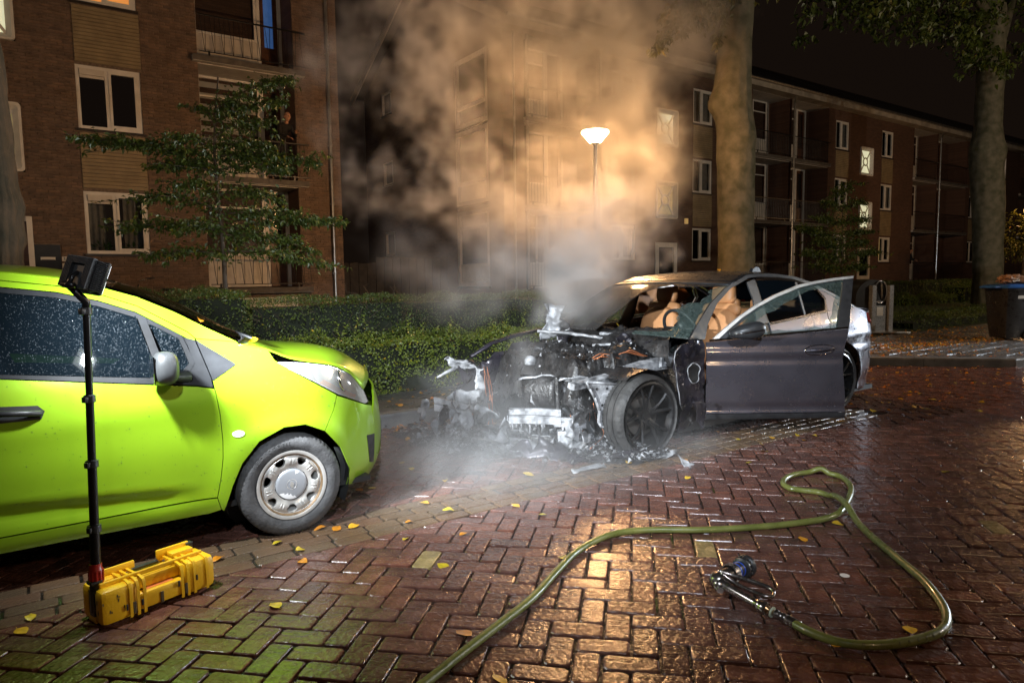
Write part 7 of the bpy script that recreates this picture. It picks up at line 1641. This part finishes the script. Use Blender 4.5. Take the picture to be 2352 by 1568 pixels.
# ---------------------------------------------------------------- people on the loggias
m_skin = mat('skin', (0.50, 0.27, 0.18), 0.5, vary=0.08, scale=20)
m_shirt = mat('black_shirt', (0.014, 0.014, 0.016), 0.8); m_trou = mat('dark_trousers', (0.02, 0.022, 0.03), 0.8)
def body(name, joints, edges, m, parent, sub=2):
    me = bpy.data.meshes.new(name); o3 = org(parent); me.from_pydata([Vector(j[:3])-o3 for j in joints], edges, []); me.materials.append(m)
    o = bpy.data.objects.new(name, me); COL.objects.link(o); o.parent = parent
    sk = o.modifiers.new('skin', 'SKIN'); sk.use_smooth_shade = True
    for i, v in enumerate(me.skin_vertices[0].data): v.radius = (joints[i][3], joints[i][4] if len(joints[i]) > 4 else joints[i][3]); v.use_root = (i == 0)
    ss = o.modifiers.new('sub', 'SUBSURF'); ss.levels = sub; ss.render_levels = sub
    return o
def person(label, x, y, zf, lean, bald, yaw=0.0, arm_up=True, shirt=None):
    """standing figure leaning on a railing: hips back, arms forward"""
    t = thing('person', label, 'person', (x, y, zf)); R = Matrix.Rotation(yaw, 3, 'Z')
    def J(a, b, z, r, r2=None): p = R @ Vector((a, b, 0)); return (x+p.x, y+p.y, zf+z, r, r2 or r)
    l = lean
    body_j = [J(0, .12, .90, .15, .11), J(0, .06-l*.3, 1.12, .14, .10), J(0, -l*.9, 1.34, .165, .11), J(0, -l*1.15, 1.44, .07), J(-.17, -l*.9, 1.37, .062), J(.17, -l*.9, 1.37, .062), J(-.23, -l-.06, 1.12, .048), J(.23, -l-.06, 1.12, .048), J(-.16, -l-.27, 1.05 , .040), J(.12, -l-.24, 1.10 if not arm_up else 1.18, .040), J(-.10, .13, .86, .10), J(.10, .13, .86, .10), J(-.11, .12, .48, .068), J(.11, .10, .48, .068), J(-.11, .15, .09, .048), J(.11, .13, .09, .048)]
    body('body', body_j, [(0, 1), (1, 2), (2, 3), (2, 4), (2, 5), (4, 6), (5, 7), (6, 8), (7, 9), (0, 10), (0, 11), (10, 12), (11, 13), (12, 14), (13, 15)], shirt or m_shirt, t)
    hc = Vector(J(0, -l*1.35, 1.58, 1)[:3]); mb = MB()
    def hf(u, v):
        cx, sy, sz = math.cos(u)*math.cos(v), math.cos(u)*math.sin(v), math.sin(u); p = Vector((.078*cx, .098*sy, .118*sz))
        if sz < 0: p.x *= 1+.28*sz; p.y *= 1+.10*sz
        if sy < -.2:      # face side (-y): brow, nose, mouth, chin
            p.y -= .022*math.exp(-((cx)/.16)**2-((sz+.12)/.22)**2)+.010*math.exp(-(cx/.35)**2-((sz+.75)/.18)**2)-.012*math.exp(-((abs(cx)-.36)/.18)**2-((sz-.08)/.13)**2)-.004*math.exp(-(cx/.3)**2-((sz+.50)/.06)**2)
        return hc+R @ p
    mb.grid(hf, lin(-PI/2, PI/2, 22), lin(-PI, PI, 34)); hd_ = mb.build('head', m_skin, t, smooth=True)
    for s_ in (-1, 1):
        mb = MB(); mb.grid(lambda u, v: hc+R @ Vector((s_*.079+s_*.010*math.cos(u)*math.cos(v), .008+.020*math.cos(u)*math.sin(v), -.005+.034*math.sin(u))), lin(-PI/2, PI/2, 6), lin(-PI, PI, 10)); mb.build('ear', m_skin, hd_, smooth=True)
        mb = MB(); mb.lathe([(.0001, .006), (.011, .003), (.013, -.004)], hc+R @ Vector((s_*.029, -.083, .012)), R @ Vector((0, -1, 0)), 10); mb.build('eye', m_iron, hd_)
    body('neck', [J(0, -l*1.12, 1.40, .052), J(0, -l*1.25, 1.50, .050)], [(0, 1)], m_skin, t, 1)
    if not bald:
        mb = MB(); mb.grid(lambda u, v: hc+R @ Vector((.084*math.cos(u)*math.cos(v), .012+.102*math.cos(u)*math.sin(v), .012+.118*math.sin(u))), lin(.05, PI/2, 8), lin(-PI, PI, 20)); mb.build('hair', m_iron, hd_, smooth=True)
    for s_, k in ((-1, 8), (1, 9)):     # hand: palm, four fingers, thumb
        w_ = Vector(body_j[k][:3]); fd = R @ Vector((.5*(-s_), -.7, .5 if (arm_up and s_ > 0) else -.35)).normalized(); sd_ = fd.cross(z0).normalized(); jn = [(*(w_-fd*.02), .034, .024), (*(w_+fd*.05), .036, .017)]; ed = [(0, 1)]
        body('hand', jn, ed, m_skin, t, 1)
        for q in range(5):
            off = sd_*(-.026+.0175*q) if q < 4 else sd_*(.034*-s_); b0 = w_+fd*(.075 if q < 4 else .02)+off; L_ = (.058, .070, .066, .05, .05)[q]; dd = fd if q < 4 else (fd*.5+sd_*-s_*.8).normalized(); cur = Vector((0, 0, -.02))
            mbf = MB(); mbf.tube([b0-dd*.02, b0+dd*L_*.5, b0+dd*L_*.8+cur*.6, b0+dd*L_+cur*1.5], [.0095, .009, .008, .006], 6); mbf.build('finger', m_skin, t, smooth=True)
    for s_ in (-1, 1): mb = MB(); c_ = Vector(J(s_*.11, .10, .05, 1)[:3]); mb.bevbox(c_+R @ Vector((0, -.05, 0)), (.10, .27, .09), .03, R=R); mb.build('shoe', m_liner, t, smooth=True)
    return t
person('bald man in a black T-shirt leaning on the middle loggia railing, hand at chin', 5.42, 17.86, 3.97, .22, True, .35)
person('dark clothed figure standing on the far ground floor loggia behind the railing', 38.85, 18.1, 1.10, .10, False, .2, arm_up=False)
# ---------------------------------------------------------------- fallen leaves
FLT = [(0, (0.75, .9, .7)), (.35, (1, 1, 1)), (.7, (1.05, .72, .6)), (1, (.8, .45, .4))]
m_fl = mat('fallen_leaf', (0.66, 0.42, 0.03), 0.35, rand_tone=True, rand=FLT, vary=0.25, scale=40, coat=0.3)
m_flj = mat('fallen_leaf_litter', (0.55, 0.28, 0.03), 0.35, tone='tone', rand=FLT, vary=0.25, scale=40)
def leafgeo(L_, curl):
    prof = [(0, 0), (.12, .22), (.30, .36), (.50, .38), (.70, .28), (.86, .14), (1, 0)]; vs = []; n = len(prof)
    for a, b in prof: vs += [(a*L_-L_/2, b*L_*.95, curl*(b*2.2)**2*L_+.10*L_*curl*math.sin(a*5)), (a*L_-L_/2, 0, .02*L_+curl*.25*L_*math.sin(a*3)), (a*L_-L_/2, -b*L_*.95, curl*(b*2.0)**2*L_*.8+.05*L_*curl*math.cos(a*7))]
    fs = [(i*3+j, (i+1)*3+j, (i+1)*3+j+1, i*3+j+1) for i in range(n-1) for j in range(2)]
    s_ = len(vs); vs += [(-L_/2, .006*L_, .01*L_), (-L_/2, -.02*L_, .01*L_), (-L_*.82, .05*L_, .06*L_)]; fs.append((s_, s_+1, s_+2)); return vs, fs
lmesh = []
for k in range(7):
    mb = MB(); mb.add(*leafgeo(.056, rnd.uniform(.04, .30))); o = mb.build('fallen_leaf', m_fl, None, recalc=False, smooth=True); lmesh.append(o.data); bpy.data.objects.remove(o)
LV = [(1.58, 3.29), (1.03, 3.33), (1.57, 2.86), (0.78, 2.94), (1.32, 2.25), (1.26, 1.9), (1.0, 3.67), (1.07, 3.49), (1.26, 3.74), (1.34, 3.68), (1.43, 3.65), (2.41, 3.15), (2.38, 3.38), (1.87, 3.17), (0.69, 3.63), (-0.09, 3.46), (-0.12, 3.34), (3.64, 2.02), (3.28, 2.01), (2.42, 1.33), (1.95, 3.77), (2.0, 3.56), (2.10, 2.58), (2.85, 3.89), (4.72, 3.24), (4.92, 3.42), (4.35, 3.12), (3.68, 3.13), (7.01, 3.55), (8.46, 3.74), (8.18, 3.49), (5.21, 2.12), (2.75, 1.22), (4.91, 3.63), (5.32, 3.26), (5.53, 3.3), (5.44, 3.41), (6.29, 3.49), (9.62, 3.86), (8.33, 3.85), (7.55, 3.27)]
for _ in range(46): LV.append((rnd.uniform(7.2, 15), rnd.uniform(2.6, 5.9)))
for _ in range(60): LV.append((rnd.uniform(10.8, 18), rnd.uniform(4.3, 7.4)))
for _ in range(22): LV.append((rnd.uniform(1.5, 5.5), rnd.uniform(3.4, 6.9)))
LV += [(-.85, .0)]*0
def lz(u, n): return HZ+.010 if (n > 6.1 or (u+n > 16.2 and n > 3.95)) else .006
for i, (u, n) in enumerate(LV):
    if 6.0 < n < 6.2 or (15.9 < u+n < 16.3 and n > 3.8): n += .35
    o = bpy.data.objects.new('fallen_leaf', lmesh[i % 7]); COL.objects.link(o); o.location = (u, n, lz(u, n)); o.rotation_euler = (rnd.gauss(0, .12), rnd.gauss(0, .12), rnd.uniform(0, 6.28)); s_ = rnd.uniform(.75, 1.25)*(1.25 if i < 30 else 1.1); o.scale = (s_, s_, s_)
    if n > 3.9 and u+n > 16.2: zn = 'on the raised pavement near the wheelie bin'
    elif u > 7.0: zn = 'on the wet road beyond the open car door'
    elif n > 6.1: zn = 'on the pavement along the hedge foot'
    elif n > 3.9: zn = 'in the parking bay between the two cars'
    elif n > 3.3 and u < 2.2: zn = 'in the gutter by the green car front wheel' if u > .6 else 'on the dark bricks left of the yellow case'
    elif u > 3.6: zn = 'on the bricks in front of the open car door'
    elif n < 2.3 and u > 1.9: zn = 'beside the hose loop and nozzle'
    elif n < 2.3: zn = 'at the hose near the bottom edge'
    else: zn = 'on the red bricks between case and hose'
    tag(o, 'yellow autumn leaf lying '+zn, 'leaf', 'fallen leaves '+zn)
for (p, lab) in ((G.W(-.12, -.58, 1.082), 'yellow leaf caught at the foot of the green car windscreen'), (G.W(-.40, -.62, 1.212), 'brown curled leaf on the edge of the green car windscreen'), (G.W(.42, -.42, .935), 'pale leaf stuck near the nose of the green bonnet'), (B_(4.66, 4.85, .95), 'dry leaf lying on the burnt scuttle below the windscreen'), (rb(.55, -.2)+Vector((0, 0, .012)), 'yellow leaf on the wet roof of the burnt car')):
    o = bpy.data.objects.new('fallen_leaf', lmesh[rnd.randrange(7)]); COL.objects.link(o); o.location = p; o.rotation_euler = (rnd.gauss(0, .4), rnd.gauss(0, .4), rnd.uniform(0, 6)); tag(o, lab, 'leaf')
mb = MB()
for _ in range(2600):
    k = rnd.random()
    if k < .30: u = rnd.uniform(13.0, 20); n = 5.55+.25*(u-15)*-.35+rnd.gauss(0, .22)
    elif k < .45: u = rnd.uniform(10.6, 13.5); n = 5.9+rnd.gauss(0, .25)
    elif k < .60: u = rnd.uniform(9.5, 19); n = rnd.uniform(6.2, 7.6)
    elif k < .80: u = rnd.uniform(1.0, 10); n = 5.95-rnd.random()**2*.6
    elif k < .9: u = rnd.uniform(1.5, 9); n = rnd.uniform(6.2, 7.3)
    else: u = rnd.uniform(7, 14); n = rnd.uniform(3, 5.5)
    if u+n < 16.3 and n < 6.15 and u > 10.2 and k < .6: u += 1.4
    vs, fs = leafgeo(rnd.uniform(.03, .065), rnd.uniform(.05, .45)); R = Matrix.Rotation(rnd.uniform(0, 6.28), 3, 'Z') @ Matrix.Rotation(rnd.gauss(0, .3), 3, 'X'); c = Vector((u, n, lz(u, n)+rnd.random()*.015)); mb.t = rnd.random(); mb.add([R @ Vector(v)+c for v in vs], fs)
tag(mb.build('leaf_litter', m_flj, tone=True, recalc=False, smooth=True, kind='stuff'), 'scattered yellow and brown leaf litter along the kerbs', 'leaves')
# ---------------------------------------------------------------- smoke: real voxel density, lit by the lamps
rs_ = np.random.RandomState(5)
def fbm(shape, vox, beta, lmin, seed, lmax=None):
    """band limited 1/f noise field, unit variance"""
    r = np.random.RandomState(seed); w_ = r.standard_normal(shape).astype(np.float32); F_ = np.fft.rfftn(w_)
    kx = np.fft.fftfreq(shape[0], vox)[:, None, None]; ky = np.fft.fftfreq(shape[1], vox)[None, :, None]; kz = np.fft.rfftfreq(shape[2], vox)[None, None, :]
    k = np.sqrt(kx*kx+ky*ky+kz*kz); k[0, 0, 0] = 1; amp = k**(-beta/2); amp *= (k < 1/lmin)
    if lmax: amp *= (k > 1/lmax)
    amp[0, 0, 0] = 0; f = np.fft.irfftn(F_*amp, shape); return (f/f.std()).astype(np.float32)
def voxel_smoke(name, lo, hi, vox, dens_fn, m, label):
    lo, hi = np.array(lo, float), np.array(hi, float); n = [int(round(v)) for v in (hi-lo)/vox]; ax = [lo[i]+vox*np.arange(n[i]) for i in range(3)]
    X, Y_, Z = np.meshgrid(*ax, indexing='ij'); d = dens_fn(X.astype(np.float32), Y_.astype(np.float32), Z.astype(np.float32), tuple(n), vox)
    for a in range(3):     # clear the outermost voxels
        s_ = [slice(None)]*3; s_[a] = 0; d[tuple(s_)] = 0; s_[a] = -1; d[tuple(s_)] = 0
    flat = np.ascontiguousarray(d.transpose(2, 1, 0)).ravel().astype(np.float32)      # x fastest
    me = bpy.data.meshes.new(name); me.vertices.add(len(flat)); at = me.attributes.new('d', 'FLOAT', 'POINT'); at.data.foreach_set('value', flat)
    co = np.stack([X.transpose(2, 1, 0).ravel(), Y_.transpose(2, 1, 0).ravel(), Z.transpose(2, 1, 0).ravel()], 1).astype(np.float32); me.vertices.foreach_set('co', co.ravel()); me.update()
    o = bpy.data.objects.new(name, me); COL.objects.link(o)
    ng = bpy.data.node_groups.new(name, 'GeometryNodeTree'); ng.interface.new_socket('Geometry', in_out='INPUT', socket_type='NodeSocketGeometry'); ng.interface.new_socket('Geometry', in_out='OUTPUT', socket_type='NodeSocketGeometry')
    N = ng.nodes; L = ng.links; gi = N.new('NodeGroupInput'); go = N.new('NodeGroupOutput')
    pos = N.new('GeometryNodeInputPosition'); v1 = N.new('ShaderNodeVectorMath'); v1.operation = 'SUBTRACT'; v1.inputs[1].default_value = lo; L.new(pos.outputs[0], v1.inputs[0])
    v2 = N.new('ShaderNodeVectorMath'); v2.operation = 'DIVIDE'; v2.inputs[1].default_value = (vox,)*3; L.new(v1.outputs[0], v2.inputs[0])
    v3 = N.new('ShaderNodeVectorMath'); v3.operation = 'ADD'; v3.inputs[1].default_value = (.5,)*3; L.new(v2.outputs[0], v3.inputs[0])
    v4 = N.new('ShaderNodeVectorMath'); v4.operation = 'FLOOR'; L.new(v3.outputs[0], v4.inputs[0])
    dt = N.new('ShaderNodeVectorMath'); dt.operation = 'DOT_PRODUCT'; dt.inputs[1].default_value = (1, n[0], n[0]*n[1]); L.new(v4.outputs[0], dt.inputs[0])
    f2i = N.new('FunctionNodeFloatToInt'); L.new(dt.outputs['Value'], f2i.inputs[0])
    na = N.new('GeometryNodeInputNamedAttribute'); na.data_type = 'FLOAT'; na.inputs[0].default_value = 'd'
    si = N.new('GeometryNodeSampleIndex'); si.data_type = 'FLOAT'; si.domain = 'POINT'; si.clamp = True
    L.new(gi.outputs[0], si.inputs['Geometry']); L.new(na.outputs[0], si.inputs['Value']); L.new(f2i.outputs[0], si.inputs['Index'])
    vc = N.new('GeometryNodeVolumeCube'); L.new(si.outputs[0], vc.inputs['Density']); vc.inputs['Background'].default_value = 0
    vc.inputs['Min'].default_value = lo; vc.inputs['Max'].default_value = lo+vox*(np.array(n)-1)
    for a, q in zip('XYZ', n): vc.inputs['Resolution '+a].default_value = q
    sm = N.new('GeometryNodeSetMaterial'); sm.inputs['Material'].default_value = m; L.new(vc.outputs[0], sm.inputs[0]); L.new(sm.outputs[0], go.inputs[0])
    md = o.modifiers.new('smoke', 'NODES'); md.node_group = ng; me.materials.append(m)
    return tag(o, label, 'smoke', kind='stuff')
def smoke_mat(name, dens, col, aniso):
    m = bpy.data.materials.new(name); m.use_nodes = True; N = m.node_tree.nodes; L = m.node_tree.links; N.remove(N['Principled BSDF'])
    pv = N.new('ShaderNodeVolumePrincipled'); pv.inputs['Color'].default_value = tuple(col)+(1,); pv.inputs['Density'].default_value = dens; pv.inputs['Density Attribute'].default_value = 'density'; pv.inputs['Anisotropy'].default_value = aniso
    L.new(pv.outputs[0], N['Material Output'].inputs['Volume']); return m
PUFF = [(3.91, 4.95, 1.09, 0.2, 1.0), (3.54, 4.8, 0.8, 0.17, 0.5), (3.51, 4.7, 0.54, 0.17, 0.55), (3.43, 4.6, 0.34, 0.15, 0.3), (4.08, 5.0, 1.24, 0.25, 1), (4.41, 5.2, 1.4, 0.3, 1), (5.02, 5.7, 1.64, 0.41, 1), (6.02, 6.5, 1.95, 0.53, 1), (7.79, 8.2, 2.52, 0.74, 1), (9.52, 9.9, 3.26, 0.98, 1), (10.9, 11.2, 4.08, 1.11, 1), (11.22, 11.6, 4.86, 1.14, 1), (10.79, 11.5, 5.36, 1.07, 0.9), (9.89, 11.2, 5.79, 1.06, 0.8), (9.25, 11, 6.24, 1.06, 0.75), (7.86, 10.2, 6.21, 1.03, 0.7), (6.87, 10, 6.23, 1.04, 0.6), (11.99, 11.6, 5.34, 0.71, 0.9), (9.85, 11.3, 4.28, 0.93, 0.9), (8.5, 10.8, 3.47, 0.82, 0.9), (7.37, 10.4, 3.1, 0.6, 0.9), (6.11, 9.6, 3.06, 0.5, 0.9), (5.4, 9.5, 3.13, 0.41, 0.8), (4.82, 9.4, 3.14, 0.39, 0.6), (4.27, 9.3, 2.95, 0.35, 0.5), (3.89, 9.2, 2.67, 0.28, 0.4), (7.29, 10, 3.8, 0.69, 0.7), (6.56, 10, 4.09, 0.63, 0.55), (5.96, 10, 4.45, 0.58, 0.5), (5.26, 10, 5.02, 0.62, 0.5), (5.59, 10, 5.62, 0.77, 0.6), (4.67, 10, 5.31, 0.6, 0.5), (4.0, 9.8, 4.56, 0.45, 0.35), (3.76, 9.6, 3.57, 0.31, 0.3), (10.17, 10.2, 6.26, 0.96, 0.6), (11.31, 10.2, 6.65, 0.91, 0.5), (11.59, 10.2, 6.17, 0.56, 0.35), (12.13, 10.2, 7.08, 0.75, 0.4), (6.39, 6.4, 1.62, 0.45, 0.35), (7.85, 7.4, 2.19, 0.47, 0.4), (11.29, 10.4, 3.44, 0.56, 0.4), (12.55, 11.3, 4.85, 0.51, 0.35), (3.8, 5.6, 1.5, 0.3, 0.2), (3.29, 5.6, 1.26, 0.33, 0.15), (4.65, 6.4, 1.81, 0.4, 0.3), (3.62, 6.6, 1.61, 0.47, 0.12), (6.44, 10, 6.7, 1.23, 0.6), (8.84, 10, 7.21, 1.38, 0.6), (11.88, 10, 7.76, 1.1, 0.45), (4.84, 10, 6.11, 0.94, 0.45), (7.39, 8.6, 2.61, 0.43, 0.5)]
def plume(X, Y_, Z, n, vox):
    w1 = [fbm(n, vox, 4.2, .45, 21+i) for i in range(3)]; w2 = [fbm(n, vox, 3.6, .16, 31+i, 1.2) for i in range(3)]
    grow = np.clip((Z-.4)/2.5, .15, 1)
    x, y, z = X+grow*(.34*w1[0]+.17*w2[0]), Y_+grow*(.34*w1[1]+.17*w2[1]), Z+grow*(.34*w1[2]+.17*w2[2])
    env = np.zeros(n, np.float32)
    for a, b, c, r, w_ in PUFF:
        R = r*1.9; i0 = [max(0, int((q-R-.9-l)/vox)) for q, l in zip((a, b, c), (X[0, 0, 0], Y_[0, 0, 0], Z[0, 0, 0]))]; i1 = [int((q+R+.9-l)/vox)+1 for q, l in zip((a, b, c), (X[0, 0, 0], Y_[0, 0, 0], Z[0, 0, 0]))]
        s_ = tuple(slice(p, q) for p, q in zip(i0, i1)); d2 = ((x[s_]-a)**2+(y[s_]-b)**2+(z[s_]-c)**2)/(r*r)
        env[s_] += w_*np.exp(-1.6*d2)*min(1.0, .55/r**.6)
    nz_d = fbm(n, vox, 3.5, .15, 44, 3.0); fine = fbm(n, vox, 2.6, .15, 45, .8)
    d = env*np.clip(.80+.50*nz_d+.32*fine, .0, 4)
    d = np.where(d > .012, d-.012, 0)
    lx, ly, lz_ = LAMP_P; d *= 1-np.exp(-(((X-lx)**2+(Y_-ly)**2+(Z-lz_)**2)/1.5**2)**1.2)*np.clip((Z-2.9)/.5, 0, 1)      # smoke hollowed out round the lantern to hold back its halo
    d *= 1+2.0*np.exp(-((Z-1.2)/.7)**2)
    return d*np.clip((Z-.15)/.3, 0, 1)
m_smoke = smoke_mat('smoke', 2.0, (.90, .89, .88), .20)
voxel_smoke('smoke', (2.3, 4.1, .12), (13.0, 13.2, 8.6), .075, plume, m_smoke, 'thick smoke billowing from the burnt engine, orange around the street lamp')
def mist(X, Y_, Z, n, vox):
    w1 = fbm(n, vox, 3.2, .12, 61); w2 = fbm(n, vox, 3.0, .1, 62); w3 = fbm(n, vox, 3.4, .2, 63)
    l = np.abs((Y_-(3.75+.12*w3))-.0*(X-1)); band = np.exp(-(l/.42)**2)*np.clip((X-.9)/.8, 0, 1)*np.clip((6.6-X)/2.4, 0, 1)
    front = np.exp(-(((X-3.1)/.75)**2+((Y_-4.7)/.9)**2))*1.1+.5*np.exp(-(((X-2.3)/.5)**2+((Y_-4.3)/.7)**2))
    side = .7*np.exp(-(((X-1.7)/.8)**2+((Y_-4.2)/.7)**2))+.8*np.exp(-(((X-4.6)/1.1)**2+((Y_-3.6)/.28)**2))
    h_ = .10+.10*np.clip(w2, -.8, 1.5)+.16*np.clip(front, 0, 1); d = (band+front+side)*np.exp(-(Z/np.maximum(.03, h_))**1.4)*np.clip(.55+.75*w1, 0, 3)
    return d
m_mist = smoke_mat('ground_steam', 0.50, (.9, .92, .94), .2)
voxel_smoke('ground_steam', (.8, 2.9, -.02), (6.8, 6.6, .78), .045, mist, m_mist, 'thin white steam drifting over the gutter and under the burnt front')
bpy.context.view_layer.update()
